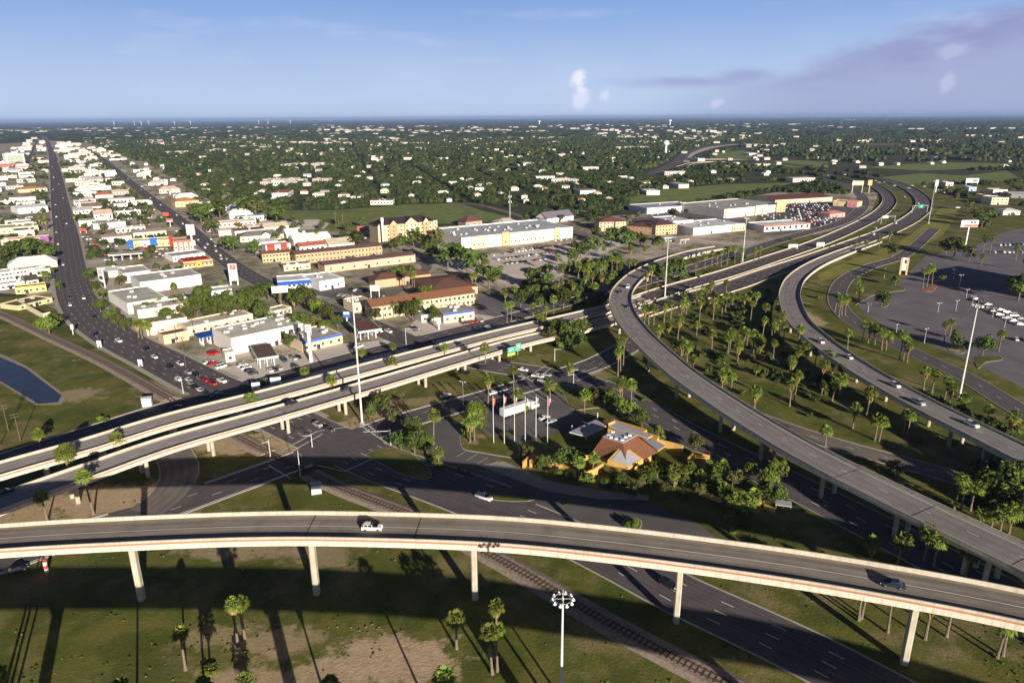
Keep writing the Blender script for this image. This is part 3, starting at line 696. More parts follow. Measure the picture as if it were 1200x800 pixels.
PTRUNK = palm_trunk_mb().mesh('trunk', [M_ptrunk])
DATEC = palm_crown_mb(11, 60, 3.2, .8).mesh('date_palm_crown', [M_frond])

def crown_mb(seed, clumps=14, per=70, leaf=.10, flat=.75, m=0, jit=.5):
    """foliage of a unit-radius crown: leaf-sized faces on uneven clumps spread through the crown"""
    r = random.Random(seed); mb = MB(); cs = []
    for k in range(clumps):
        z = r.uniform(-.35, .8); a = r.uniform(0, 6.283); q = r.uniform(.25, .72) * math.sqrt(max(.15, 1 - (z * .9) ** 2)); cs.append((Vector((q * math.cos(a), q * math.sin(a), z * flat)), r.uniform(.26, .46)))
    cs.append((Vector((0, 0, .1)), .5))
    for c_, cr in cs:
        for k in range(per):
            d = Vector((r.gauss(0, 1), r.gauss(0, 1), r.gauss(.25, 1))).normalized(); p = c_ + d * cr * r.uniform(.72, 1.05)
            n_ = (d + Vector((r.gauss(0, jit), r.gauss(0, jit), r.gauss(0, jit)))).normalized(); e = n_.cross(Vector((r.random(), r.random(), r.random() + .1))).normalized(); g = n_.cross(e); s = leaf * r.uniform(.6, 1.4)
            mb.add([p + e * s, p + g * s * .7, p - e * s, p - g * s * .7], [(0, 1, 2, 3)], m)
    return mb
def trunk_mb(seed, m=0):
    r = random.Random(seed); mb = MB(); mb.cyl((0, 0, 0), (.03, 0, .9), .075, .05, 7, m)
    for k in range(4):
        a = k * 1.6 + r.random(); mb.cyl((.03, 0, .75), (.45 * math.cos(a), .45 * math.sin(a), 1.25 + r.uniform(0, .25)), .04, .015, 5, m)
    return mb
TCR = {}
for key, mm in (('A', M_leafA), ('B', M_leafB), ('C', M_leafC), ('D', M_leafD)):
    TCR[key] = [crown_mb(20 + i, 14 + 2 * i, 60, .10).mesh('crown', [mm]) for i in range(3 if key in 'AB' else 2)]
TTR = [trunk_mb(i).mesh('trunk', [M_bark]) for i in range(2)]
# small ones, one mesh with both materials
def small_tree(seed, mm):
    mb = crown_mb(seed, 9, 30, .15); mb.v = [(x, y, z + 1.15) for x, y, z in mb.v]; mb.cyl((0, 0, 0), (0, 0, .8), .07, .05, 5, 1); return mb.mesh('tree', [mm, M_bark])
STREE = {k: [small_tree(40 + i, mm) for i in range(3)] for k, mm in (('A', M_leafA), ('B', M_leafB), ('C', M_leafC), ('D', M_leafD))}
BUSH = {k: [crown_mb(60 + i, 8, 60, .13, .6).mesh('bush', [mm]) for i in range(2)] for k, mm in (('A', M_leafA), ('B', M_leafB), ('C', M_leafC), ('D', M_leafD))}

LAB = []     # (object, u, look, kind, zone key) to be labelled at the end
def zone_of(u, v, zones):
    for key, poly, phrase in zones:
        if inpoly(u, v, poly): return key, phrase
    return None
def place_palm(u, v, vt=None, h=None, date=False, zone=None, x=None):
    b = G(u, v)
    if h is None: h = max(3.5, min(17, top_h(b, vt) if vt else 10)) - .3
    near = math.hypot(b.x, b.y) < 520
    rz = R.uniform(0, 6.28); dd = math.hypot(b.x, b.y); sc = R.uniform(.92, 1.15) if dd < 165 else R.uniform(1.1, 1.5); sk = R.random()
    root = thing('date_palm' if date else 'fan_palm', (b.x, b.y, 0), rz); root.rotation_euler = (R.uniform(-.05, .05), R.uniform(-.05, .05), rz)
    part('trunk', PTRUNK, root, scale=(1.5 if date else 1, 1.5 if date else 1, h))
    cr = part('crown', DATEC if date else R.choice(CROWN), root, (.0, 0, h), scale=(sc, sc, sc))
    if not date: part('dead_frond_skirt', SKIRT[1 if sk > .55 else 0], cr, scale=(1, 1, 1.1))
    look = ('tall' if h > 11.5 else 'short' if h < 7.5 else 'mid-height') + (' shaggy brown-skirted' if sk > .55 and not date else ' green-headed')
    LAB.append((root, u, v, look, 'date palm' if date else 'fan palm', 'date palm' if date else 'palm')); root['category'] = 'palm tree'
    return root
def place_tree(u, v, dpx, kind='A', dm=None, zone=None, hscale=1., bush=False):
    b = G(u, v); z = (b - Vector((0, 0, CH))).dot(_f); r = (dm or dpx * z / FPX) / 2
    if bush:
        o = bpy.data.objects.new('bush', R.choice(BUSH[kind])); COL.objects.link(o); o.location = (b.x, b.y, r * .45 * hscale); o.scale = (r, r, r * hscale); o.rotation_euler = (0, 0, R.uniform(0, 6.28)); o['category'] = 'bush'
        LAB.append((o, u, v, {'A': 'dark green', 'B': 'dull olive', 'C': 'bright green', 'D': 'dry brown'}[kind], 'rounded bush', 'bush')); return o
    if z < 420:
        root = thing('tree', (b.x, b.y, 0), R.uniform(0, 6.28)); root.scale = (r, r, r * hscale)
        part('trunk', R.choice(TTR), root); part('crown', R.choice(TCR[kind]), root, (0, 0, 1.15))
    else:
        root = bpy.data.objects.new('tree', R.choice(STREE[kind])); COL.objects.link(root); root.location = (b.x, b.y, 0); root.scale = (r, r, r * hscale * .85); root.rotation_euler = (0, 0, R.uniform(0, 6.28))
    root['category'] = 'tree'
    look = ('large ' if r > 5 else 'small ' if r < 2.6 else 'middling ') + {'A': 'dark green', 'B': 'dull olive', 'C': 'bright green', 'D': 'dry brown'}[kind]
    LAB.append((root, u, v, look, 'tree', 'tree'))
    return root

# ---- vehicles -------------------------------------------------------------
M_paint = mat('car_paint', (1, 1, 1), rough=.28, var=.0, spec=.6, objcol=True)
M_glass = mat('dark_glass', (.012, .016, .022), rough=.08, var=0, spec=.8)
M_tyre = mat('tyre_rubber', (.02, .02, .02), rough=.9, var=0); M_rim = mat('wheel_rim', (.5, .5, .52), rough=.3, metal=.7, var=0)
M_hl = mat('headlight_glass', (.8, .8, .75), rough=.1, var=0, spec=.8); M_tl = mat('tail_lamp', (.35, .02, .02), rough=.3, var=0)
CARDIM = {'sedan': (4.7, [(-2.32, .72, .66), (-2.1, .86, .88), (-1.35, .91, .98), (1.05, .91, .95), (2.0, .86, .80), (2.3, .70, .62)], [(-1.75, .97, .0), (-1.05, 1.42, 1), (.25, 1.45, 1), (1.15, .93, 0)]),
          'suv': (4.8, [(-2.35, .80, .9), (-2.25, .92, 1.08), (-1.2, .95, 1.12), (1.15, .95, 1.08), (2.15, .90, .98), (2.38, .76, .75)], [(-2.3, 1.1, 0), (-1.65, 1.60, 1), (.2, 1.66, 1), (1.4, 1.06, 0)]),
          'pickup': (5.6, [(-2.8, .90, .95), (-2.7, .96, 1.12), (-.7, .98, 1.12), (1.5, .98, 1.12), (2.6, .92, 1.02), (2.8, .80, .8)], [(-.75, 1.12, 0), (-.45, 1.78, 1), (.85, 1.80, 1), (1.55, 1.12, 0)]),
          'van': (5.2, [(-2.55, .9, 1.0), (-2.5, .97, 1.2), (-1.2, 1.0, 1.22), (1.6, 1.0, 1.2), (2.4, .92, 1.0), (2.58, .8, .8)], [(-2.5, 1.2, 0), (-2.3, 2.1, 1), (1.1, 2.1, 1), (2.1, 1.12, 0)])}
def car_parts(kind):
    Lc, st, gh = CARDIM[kind]; body = MB(); vs = []; fs = []
    for (x, w, z) in st:
        vs += [(x, -w * .93, .26), (x, -w, .52), (x, -w * .96, z - .10), (x, -w * .84, z), (x, w * .84, z), (x, w * .96, z - .10), (x, w, .52), (x, w * .93, .26)]
    for i in range(len(st) - 1):
        for k in range(8): fs.append((i * 8 + k, i * 8 + (k + 1) % 8, i * 8 + 8 + (k + 1) % 8, i * 8 + 8 + k)[::-1])
    fs += [tuple(range(8)), tuple(range((len(st) - 1) * 8 + 7, (len(st) - 1) * 8 - 1, -1))]
    body.add(vs, fs, 0)
    w0, w1 = st[2][1] * .86, st[2][1] * .70; glass = MB(); vs = []; fs = []
    for (x, z, t) in gh:
        w = w1 if t else w0; vs += [(x, -w, z), (x, w, z)]
    (xa, za, _), (xb, zb, _), (xc, zc, _), (xd, zd, _) = gh; base = st[2][2] - .03
    vs += [(xb, -w0, base), (xb, w0, base), (xc, -w0, base), (xc, w0, base)]
    glass.add(vs, [(0, 2, 3, 1), (4, 6, 7, 5), (2, 4, 5, 3), (0, 8, 2), (8, 10, 4, 2), (10, 6, 4), (1, 3, 9), (9, 3, 5, 11), (11, 5, 7)], 0)
    roof = MB(); roof.box(xb - .05, xc + .05, -w1 - .02, w1 + .02, zb - .03, zb + .045)
    for x in (xb, (xb + xc) / 2 - .05, xc):
        for s in (-1, 1): roof.add([(x - .05, s * (w1 + .015), zb), (x + .05, s * (w1 + .015), zb), (x + .05, s * (w0 + .012), base), (x - .05, s * (w0 + .012), base)], [(0, 1, 2, 3)])
    wh = MB(); wh.cyl((0, -.11, 0), (0, .11, 0), .34, n=12, m=0); wh.cyl((0, -.125, 0), (0, .125, 0), .19, n=8, m=1)
    hl = MB(); hl.box(-.05, .05, -.17, .17, -.07, .07)
    wx = (st[1][0] * .62, st[4][0] * .70)
    return body, glass, roof, wh, hl, wx, st
CAR = {}
for k in CARDIM:
    body, glass, roof, wh, hl, wx, st = car_parts(k)
    one = MB()
    for src, off in ((body, 0), (roof, 0), (glass, 1)): one.add(src.v, src.f, off)
    for x in wx:
        for y in (-.85, .85): one.cyl((x, y - .12, .34), (x, y + .12, .34), .34, n=8, m=2)
    for s in (-1, 1): one.box(st[-1][0] - .1, st[-1][0] + .02, s * .55 - .14, s * .55 + .14, .6, .72, 3); one.box(st[0][0] - .02, st[0][0] + .1, s * .6 - .12, s * .6 + .12, .66, .8, 4)
    CAR[k] = dict(one=one.mesh(k, [M_paint, M_glass, M_tyre, M_hl, M_tl]), body=body.mesh('body', [M_paint]), glass=glass.mesh('windows', [M_glass]), roof=roof.mesh('roof', [M_paint]), wheel=wh.mesh('wheel', [M_tyre, M_rim]),
                  hl=hl.mesh('headlight', [M_hl]), tl=hl.mesh('tail_lamp', [M_tl]), wx=wx, st=st)
PAINT = {'navy': (.02, .03, .055), 'white': (.85, .85, .83), 'silver': (.42, .43, .45), 'black': (.015, .015, .018), 'dark grey': (.06, .065, .07), 'red': (.45, .02, .02), 'blue': (.035, .065, .15), 'tan': (.42, .34, .24), 'dark green': (.02, .07, .04)}
def car_at(x, y, z, ang, kind='sedan', color='white', parts=False, label=None, group=None, uv=None):
    nm = {'sedan': 'parked_car' if group else 'car', 'suv': 'suv', 'pickup': 'pickup_truck', 'van': 'van'}[kind]; C_ = CAR[kind]; col = PAINT[color]
    if parts:
        root = thing(nm, (x, y, z), ang); b = part('body', C_['body'], root, color=col); part('roof', C_['roof'], root, color=col); part('window_glass', C_['glass'], root)
        for i, wx_ in enumerate(C_['wx']):
            for sy in (-.84, .84): part('wheel', C_['wheel'], root, (wx_, sy, .34))
        for s in (-1, 1): part('headlight', C_['hl'], root, (C_['st'][-1][0] - .04, s * .55, .62)); part('tail_lamp', C_['tl'], root, (C_['st'][0][0] + .03, s * .6, .72))
    else:
        root = bpy.data.objects.new(nm, C_['one']); COL.objects.link(root); root.location = (x, y, z); root.rotation_euler = (0, 0, ang); root.color = (*col, 1)
    root['category'] = {'sedan': 'car', 'suv': 'car', 'pickup': 'pickup truck', 'van': 'van'}[kind]
    if label: root['label'] = label
    else: LAB.append((root, uv[0] if uv else PX((x, y, z))[0], uv[1] if uv else PX((x, y, z))[1], color, {'sedan': 'saloon car', 'suv': 'tall family car', 'pickup': 'pickup truck', 'van': 'van'}[kind], 'car'))
    return root
def car_on(L, u, v, kind='sedan', color='white', flip=False, parts=None, label=None, z=None, lane=True):
    """put a car on a road line at the picture position, heading along it"""
    zz = float(np.mean(L[:, 2])) if z is None else z
    for _ in range(3):
        g = G(u, v, zz + .5); d = np.hypot(L[:, 0] - g.x, L[:, 1] - g.y); i = int(np.argmin(d)); zz = float(L[i, 2])
    j = min(i + 1, len(L) - 1); k = max(i - 1, 0); a = math.atan2(L[j, 1] - L[k, 1], L[j, 0] - L[k, 0]) + (math.pi if flip else 0)
    if parts is None: parts = math.hypot(g.x, g.y) < 300
    return car_at(g.x, g.y, zz + .02, a, kind, color, parts, label, uv=(u, v))
# ================================================================ BUILDINGS
M_wall = mat('painted_wall', (.92, .92, .92), rough=.85, var=.06, scale=.15, objcol=True)
M_roofm = mat('roof_membrane', (.92, .92, .92), rough=.9, var=.26, scale=.10, det=7, objcol=True)
def tile_mat():
    m = mat('roof_tile', (1, 1, 1), rough=.8, var=.18, scale=.8, objcol=True); return m
M_tile = tile_mat()
M_win = mat('window_glass', (.03, .04, .055), rough=.1, var=.2, scale=.3, spec=.7)
M_frame = mat('window_frame', (.55, .52, .47), var=.05)
M_ac = mat('rooftop_metal', (.5, .5, .5), rough=.5, var=.15, scale=1)
M_steel = mat('galvanised_steel', (.48, .49, .50), rough=.5, var=.08, metal=.2, scale=1)
M_pole = mat('pole_paint', (.66, .66, .64), rough=.5, var=.06, scale=1)
M_wood = mat('pole_wood', (.16, .11, .08), rough=.9, var=.2, scale=2)
def winmesh(w, h):
    mb = MB(); mb.box(-w / 2, w / 2, -.04, .05, 0, h, 1); mb.box(-w / 2 + .1, w / 2 - .1, -.06, 0, .1, h - .1, 0); mb.box(-.03, .03, -.075, 0, .1, h - .1, 1); return mb.mesh('window', [M_win, M_frame])
WM = {}
def gw(w, h):
    k = (round(w, 1), round(h, 1))
    if k not in WM: WM[k] = winmesh(*k)
    return WM[k]
def ac_mesh():
    mb = MB(); mb.box(-1.1, 1.1, -.8, .8, 0, 1.2); mb.cyl((-.4, 0, 1.2), (-.4, 0, 1.35), .45, n=10); mb.box(.4, 1., -.6, .6, 1.2, 1.3); return mb.mesh('rooftop_unit', [M_ac])
ACM = ac_mesh()
def building(label, A, B, depth, h, wall=(.75, .72, .66), roofc=(.6, .58, .55), roof='flat', floors=1, nwin=0, ww=1.6, wh=1.5, side=0, acs=0, name='building', cat='building', door=True, rise=2.4, sill=None, balcony=False, arcade=None, par=.7, base_z=.06, trim=None, back_step=None, bays=()):
    a = G(*A); b = G(*B); d = b - a; w = d.length; ang = math.atan2(d.y, d.x)
    root = thing(name, (a.x, a.y, base_z), ang, label, cat); r = random.Random(hash((A, B)) & 0xffff)
    mb = MB(); wt = h - par if roof == 'flat' else h
    if roof == 'flat':
        mb.box(0, w, 0, depth, 0, wt, bottom=False); t = .3
        mb.box(0, w, 0, t, wt + .003, h); mb.box(0, w, depth - t, depth, wt + .003, h); mb.box(0, t, t + .003, depth - t - .003, wt + .003, h); mb.box(w - t, w, t + .003, depth - t - .003, wt + .003, h)
    else: mb.box(0, w, 0, depth, 0, wt, bottom=False)
    part('wall', mb.mesh('wall', [M_wall]), root, color=wall)
    mb = MB(); e = .7
    if roof == 'flat': mb.box(.32, w - .32, .32, depth - .32, wt + .01, wt + .06)
    elif roof == 'hip':
        k = min(depth / 2, w / 2); mb.add([(-e, -e, h), (w + e, -e, h), (w + e, depth + e, h), (-e, depth + e, h), (k, depth / 2, h + rise), (w - k, depth / 2, h + rise)], [(0, 1, 5, 4), (1, 2, 5), (2, 3, 4, 5), (3, 0, 4), (3, 2, 1, 0)])
    elif roof == 'gable':
        mb.add([(-e, -e, h - .1), (w + e, -e, h - .1), (w + e, depth + e, h - .1), (-e, depth + e, h - .1), (-e, depth / 2, h + rise), (w + e, depth / 2, h + rise)], [(0, 1, 5, 4), (2, 3, 4, 5), (3, 2, 1, 0)])
        gm = MB(); gm.add([(0, 0, h), (0, depth, h), (0, depth / 2, h + rise - .12), (w, 0, h), (w, depth, h), (w, depth / 2, h + rise - .12)], [(0, 2, 1), (3, 4, 5)]); part('gable_wall', gm.mesh('gable_wall', [M_wall]), root, color=wall)
    elif roof == 'mansard':
        q = 1.6; mb.add([(-e, -e, h - 1.8), (w + e, -e, h - 1.8), (w + e, depth + e, h - 1.8), (-e, depth + e, h - 1.8), (q, q, h + .4), (w - q, q, h + .4), (w - q, depth - q, h + .4), (q, depth - q, h + .4)], [(0, 1, 5, 4), (1, 2, 6, 5), (2, 3, 7, 6), (3, 0, 4, 7), (4, 5, 6, 7), (3, 2, 1, 0)])
    part('roof', mb.mesh('roof', [M_tile if roof != 'flat' else M_roofm]), root, color=roofc)
    if trim:
        mb = MB(); mb.box(-.06, w + .06, -.08, -.003, h - 1.1, h - .05); mb.box(w + .003, w + .08, -.003, depth, h - 1.1, h - .05); part('fascia_band', mb.mesh('fascia_band', [M_wall]), root, color=trim)
    for k in range(acs):
        part('rooftop_unit', ACM, root, (r.uniform(2, max(2.1, w - 2)), r.uniform(depth * .3, depth * .8), wt + .05 if roof == 'flat' else h + rise * .5), 0, (1, 1, r.uniform(.7, 1.2)))
    fh = (h - (par if roof == 'flat' else .2)) / floors; wm = gw(ww, min(wh, fh * .7))
    for f in range(floors):
        for k in range(nwin):
            x = (k + .5) * w / nwin
            part('window', wm, root, (x, -.01, f * fh + (sill if sill is not None else fh * .28)))
        for k in range(side):
            part('window', wm, root, (w + .01, (k + .5) * depth / side, f * fh + fh * .28), math.pi / 2)
    if balcony:
        for f in range(1, floors):
            mb = MB(); mb.box(0, w, -1.4, -.003, f * fh - .15, f * fh); mb.box(0, w, -1.45, -1.35, f * fh + .003, f * fh + .9); part('walkway', mb.mesh('walkway', [M_wall]), root, color=tuple(min(1, c_ * 1.05) for c_ in wall))
        for k in range(int(w / 6) + 1):
            mb = MB(); mb.box(-.15, .15, -1.5, -1.2, 0, h - .2); part('post', mb.mesh('post', [M_wall]), root, (min(w - .2, k * 6 + .2), 0, 0), color=wall)
    if arcade:
        mb = MB(); mb.add([(0, -2.6, h * .62), (w, -2.6, h * .62), (w, 0 - .01, h * .92), (0, -.01, h * .92), (0, -2.6, h * .58), (w, -2.6, h * .58)], [(0, 1, 2, 3), (4, 5, 1, 0)]); part('awning', mb.mesh('awning', [M_tile]), root, color=arcade)
    if door and w > 6:
        mb = MB(); mb.box(-.9, .9, -.07, -.004, 0, 2.3); part('door', mb.mesh('door', [M_win]), root, (w * r.uniform(.35, .6), -.01, 0))
    for (x0, x1, out_, hh, rr, colr) in bays:
        mb = MB(); mb.box(x0 * w, x1 * w, -out_, -.004, 0, hh, bottom=False); part('projecting_bay', mb.mesh('projecting_bay', [M_wall]), root, color=colr or wall)
        if rr:
            xm = (x0 + x1) / 2 * w; mb = MB(); ya = -out_ - .5; yb = depth * .5
            mb.add([(x0 * w - .5, ya, hh), (x1 * w + .5, ya, hh), (xm, ya, hh + rr), (x0 * w - .5, yb, hh), (x1 * w + .5, yb, hh), (xm, yb, hh + rr)], [(0, 2, 5, 3), (2, 1, 4, 5)]); part('gable_roof', mb.mesh('gable_roof', [M_tile]), root, color=roofc)
            mb = MB(); mb.add([(x0 * w, -out_ - .01, hh), (x1 * w, -out_ - .01, hh), (xm, -out_ - .01, hh + rr - .3)], [(0, 1, 2)]); part('gable_wall', mb.mesh('gable_wall', [M_wall]), root, color=wall)
        for f in range(floors):
            n_ = max(1, int((x1 - x0) * w / 4))
            for k in range(n_): part('window', wm, root, (x0 * w + (k + .5) * (x1 - x0) * w / n_, -out_ - .01, f * fh + fh * .28))
    return root, w
WHT, CRM, TAN, PNK, YEL, ORG = (.88, .86, .82), (.78, .70, .54), (.62, .47, .32), (.72, .50, .42), (.72, .55, .26), (.66, .40, .20)
GRY, DGR, BRN, RED, BLU, MRN = (.50, .49, .48), (.14, .13, .14), (.26, .12, .07), (.52, .04, .03), (.03, .13, .50), (.20, .06, .05)
building('four-storey yellow and brown hotel with dark gabled roof beside the green field', (443, 284), (512, 277), 20, 15, (.66, .53, .34), (.045, .03, .04), 'hip', 4, 14, 1.5, 1.8, 4, 0, 'hotel', 'hotel', rise=5,
         bays=((.0, .1, 2, 15, 3, (.74, .64, .42)), (.2, .32, 1.5, 15, 4, (.62, .36, .20)), (.44, .66, 2.2, 15, 5.5, (.76, .67, .46)), (.76, .86, 1.5, 15, 4, (.62, .36, .2)), (.93, 1.0, 2, 15.5, 0, (.76, .66, .44))))
building('huge white and tan warehouse store with rows of rooftop units behind the pale car park', (541, 293), (671, 279), 62, 10.5, (.88, .85, .80), (.52, .55, .60), 'flat', 1, 0, acs=26, name='warehouse_store', cat='store', par=1,
         bays=((.08, .2, 1.2, 10.8, 0, (.80, .66, .45)), (.34, .40, 1.4, 12, 0, (.70, .45, .26)), (.40, .72, 2.5, 11, 0, (.84, .74, .56)), (.82, .87, 1.2, 11.4, 0, (.66, .52, .32))))
building('two-storey white motel with long balcony and flat roof left of the avenue', (-6, 331), (54, 322), 12, 6.5, WHT, (.62, .6, .58), 'flat', 2, 14, 1.6, 1.4, 2, 2, 'motel', 'motel', balcony=True)
building('low white flat annex in front of the white motel', (-4, 341), (30, 336), 10, 4, WHT, GRY, 'flat', 1, 6, acs=1)
building('small shed with dark brown pitched roof and white front beside the motel annex', (32, 335), (46, 333), 14, 3.6, WHT, (.10, .08, .08), 'gable', 1, 2)
building('long low bright yellow shop with brown roof beside the avenue', (19, 345), (55, 341), 9, 4.5, (.76, .66, .26), (.22, .10, .06), 'flat', 1, 5, trim=(.85, .75, .25), cat='shop', name='shop')
building('flat brown-roofed shed behind the slanting cream wall', (22, 364), (62, 354), 16, 3, (.70, .60, .36), (.17, .12, .10), 'flat', 1, 4, acs=2)
building('long pink building with purple end beside the avenue', (2, 288), (58, 284), 12, 5.5, PNK, (.35, .25, .28), 'flat', 1, 9, acs=3, cat='shop', name='shop', bays=((.82, 1, 1, 6, 0, (.28, .12, .35)),))
building('grey-roofed building with yellow front above the pink shop', (-4, 275), (46, 271), 30, 6, (.78, .70, .42), GRY, 'flat', 1, 8, acs=4)
building('white metal industrial hall left of the avenue with cream front', (22, 251), (57, 248), 34, 7, WHT, (.75, .77, .82), 'gable', 1, 0, rise=2, name='warehouse', cat='warehouse')
building('cream hall with orange tiled roof left of the avenue', (22, 226), (56, 224), 30, 5, (.80, .66, .36), (.60, .28, .12), 'hip', 1, 6, rise=3)
building('tall white office block with greenish glass face on the left edge of the town', (8, 193), (30, 192), 22, 27, (.88, .88, .84), GRY, 'flat', 5, 0, name='office_block', cat='office block', bays=((.1, .9, .6, 23, 0, (.45, .50, .42)),))
building('long maroon and white podium at the foot of the white office block', (-8, 197), (30, 196), 30, 8, (.45, .14, .14), GRY, 'flat', 1, 8)
# between the avenues
building('large square white flat-roofed warehouse with leafy trees along its front', (151, 368), (198, 360), 42, 6.5, WHT, (.60, .58, .54), 'flat', 1, 0, side=0, acs=3, name='warehouse', cat='warehouse')
building('long white flat-roofed warehouse behind the large square one', (166, 344), (237, 334), 30, 7.5, WHT, (.58, .56, .52), 'flat', 1, 0, acs=4, name='warehouse', cat='warehouse')
building('white flat-roofed block at the far left corner of the long warehouse', (146, 332), (178, 328), 26, 7, WHT, (.60, .57, .53), 'flat', 1, 0, acs=1, name='warehouse', cat='warehouse')
building('restaurant with red sloping roof and yellow entrance arch beside the second avenue', (216, 315), (250, 311), 18, 5, (.75, .55, .3), (.50, .03, .03), 'mansard', 1, 7, name='restaurant', cat='restaurant', bays=((.42, .58, 1.2, 5.4, 0, (.80, .55, .10)),))
building('low white shop with grey roof behind the red-roofed restaurant', (203, 307), (241, 302), 20, 4.5, WHT, (.42, .41, .44), 'flat', 1, 6, cat='shop', name='shop')
building('tall red and white striped shop front near the white pylon sign', (204, 295), (228, 293), 20, 9, (.80, .22, .12), GRY, 'flat', 1, 0, cat='shop', name='shop', bays=((.05, .2, .4, 7.5, 0, (.9, .8, .75)), (.3, .45, .4, 7.5, 0, (.9, .8, .75)), (.55, .7, .4, 7.5, 0, (.9, .8, .75)), (.8, .95, .4, 7.5, 0, (.9, .8, .75))))
building('long yellow and blue painted shop across the car lot', (150, 291), (201, 288), 16, 6, (.85, .78, .32), (.55, .6, .7), 'flat', 1, 8, cat='shop', name='shop', bays=((.0, .14, .5, 6.5, 0, BLU), (.3, .5, .5, 6.2, 0, (.85, .82, .8)), (.52, .68, .6, 8, 0, (.03, .16, .6)), (.96, 1.08, .6, 8.5, 0, (.6, .03, .03))))
building('cream two-step building with white upper block at the avenue bend', (164, 383), (217, 375), 17, 9.5, (.84, .74, .58), (.72, .68, .62), 'flat', 2, 0, acs=2, side=0)
building('broad cream hall with olive flat roof in front of the two-step building', (172, 394), (221, 386), 14, 7, (.82, .72, .54), (.30, .26, .14), 'flat', 1, 0, acs=1)
building('low tan building with brown roof and one dark window facing the avenue', (193, 404), (222, 398), 9, 5, (.74, .55, .38), (.25, .13, .09), 'flat', 1, 1, cat='shop', name='shop')
building('very long low cream building with white parapet behind the blue canopies', (221, 394), (297, 377), 14, 5, (.78, .66, .46), (.66, .60, .52), 'flat', 1, 6, acs=3, cat='shop', name='shop', trim=(.85, .8, .7))
building('small white two-storey house amid dark trees below the red-topped pylon', (249, 352), (273, 349), 12, 6, WHT, (.72, .7, .66), 'flat', 2, 3, cat='house', name='house')
building('small pale shop left of the second billboard', (322, 372), (342, 367), 9, 4, (.8, .74, .6), (.45, .40, .32), 'flat', 1, 4, cat='shop', name='shop')
building('long white supermarket with four dark windows beside the elevated road', (273, 416), (357, 397), 24, 8.5, (.88, .83, .76), (.70, .67, .62), 'flat', 1, 0, acs=12, cat='supermarket', name='supermarket', trim=(.92, .88, .82), bays=())
sm = bpy.data.objects['supermarket']
for k in range(4): part('display_window', gw(2.6, 4.2), sm, (26 + k * 4.3, -.02, 2.4))
building('blue-banded filling-station shop with grey roof beneath the tall white pylon', (355, 413), (402, 402), 22, 5.2, (.80, .64, .42), (.50, .46, .46), 'flat', 1, 5, acs=6, cat='shop', name='shop', trim=(.02, .14, .62))
building('small cream kiosk on the corner lot left of the teal-edged canopy', (265, 425), (276, 423), 6, 5, (.86, .78, .62), (.8, .75, .66), 'flat', 1, 1, cat='kiosk', name='kiosk')
# right of the second avenue
building('two-storey pink shopping strip with grey roof and white trim', (242, 272), (301, 267), 16, 8, (.82, .60, .50), (.72, .60, .60), 'flat', 2, 12, 2, 1.6, 0, 2, 'shopping_strip', 'shops', trim=(.92, .70, .66))
building('grey-roofed cream clinic with white central porch', (282, 284), (333, 280), 18, 5, CRM, (.22, .21, .20), 'hip', 1, 8, rise=3.5, bays=((.5, .66, 2, 6, 2, WHT),))
building('small red and white fast-food restaurant near the orange motel', (312, 296), (341, 293), 14, 6, (.86, .76, .68), (.75, .55, .50), 'flat', 1, 5, cat='restaurant', name='restaurant', bays=((.05, .35, .6, 6.6, 0, (.62, .06, .05)), (.6, .85, .6, 6.6, 0, (.62, .06, .05))))
building('low pink building with yellow wall left of the orange motel', (333, 318), (364, 315), 14, 4.5, (.82, .68, .46), (.45, .38, .42), 'flat', 1, 4, acs=2)
building('long orange two-storey motel with brown roof and walkways', (347, 310), (448, 299), 12, 8, (.58, .43, .26), (.16, .09, .08), 'gable', 2, 24, 1.6, 1.5, 2, 0, 'motel', 'motel', balcony=True, rise=1.8)
building('short left wing of the orange motel behind the low pink building', (308, 308), (343, 305), 10, 7, (.60, .48, .27), (.20, .11, .08), 'gable', 2, 9, 1.6, 1.5, 1, 0, 'motel', 'motel', rise=1.5)
building('long salmon-pink hall with plain wall in front of the orange motel', (381, 320), (487, 307), 16, 6, (.66, .46, .35), (.16, .10, .10), 'gable', 1, 8, rise=1.6)
building('white restaurant with long sloping blue awning beside the second avenue', (326, 340), (375, 336), 18, 6, (.86, .84, .84), (.80, .80, .84), 'flat', 1, 9, 1.8, 2.2, arcade=(.04, .14, .52), cat='restaurant', name='restaurant')
building('white hall joined to the right of the blue-awning restaurant', (375, 341), (404, 336), 26, 6.5, (.88, .87, .86), (.80, .80, .83), 'flat', 1, 2, acs=2)
building('courtyard motel front wing with brown tiled roof and yellow arched walls', (437, 375), (556, 357), 13, 7.5, (.72, .62, .42), (.26, .12, .065), 'gable', 2, 22, 1.7, 1.6, 2, 0, 'motel', 'motel', rise=3.0, trim=None, balcony=True)
building('dark-tiled rear wing of the courtyard motel', (440, 338), (505, 330), 14, 5.5, (.55, .40, .26), (.16, .075, .05), 'hip', 1, 8, 0, rise=3, name='motel', cat='motel')
building('brown-roofed side wing of the courtyard motel nearest the pale car park', (505, 350), (560, 344), 40, 5, (.55, .42, .28), (.19, .10, .07), 'hip', 1, 6, rise=3, name='motel', cat='motel')
building('small cream lobby hall at the left end of the courtyard motel', (415, 367), (437, 363), 14, 6, (.80, .66, .46), (.62, .50, .38), 'flat', 1, 3, name='motel', cat='motel')
building('blue-banded cream roadside restaurant with rooftop clutter in front of the courtyard motel', (520, 379), (556, 374), 16, 5.5, (.82, .70, .48), (.45, .42, .42), 'flat', 1, 4, acs=5, cat='restaurant', name='restaurant', trim=(.03, .10, .55))
building('low white-edged canopy hall left of the blue-banded restaurant', (494, 378), (519, 374), 10, 4.2, (.7, .66, .58), (.42, .42, .38), 'flat', 1, 3)
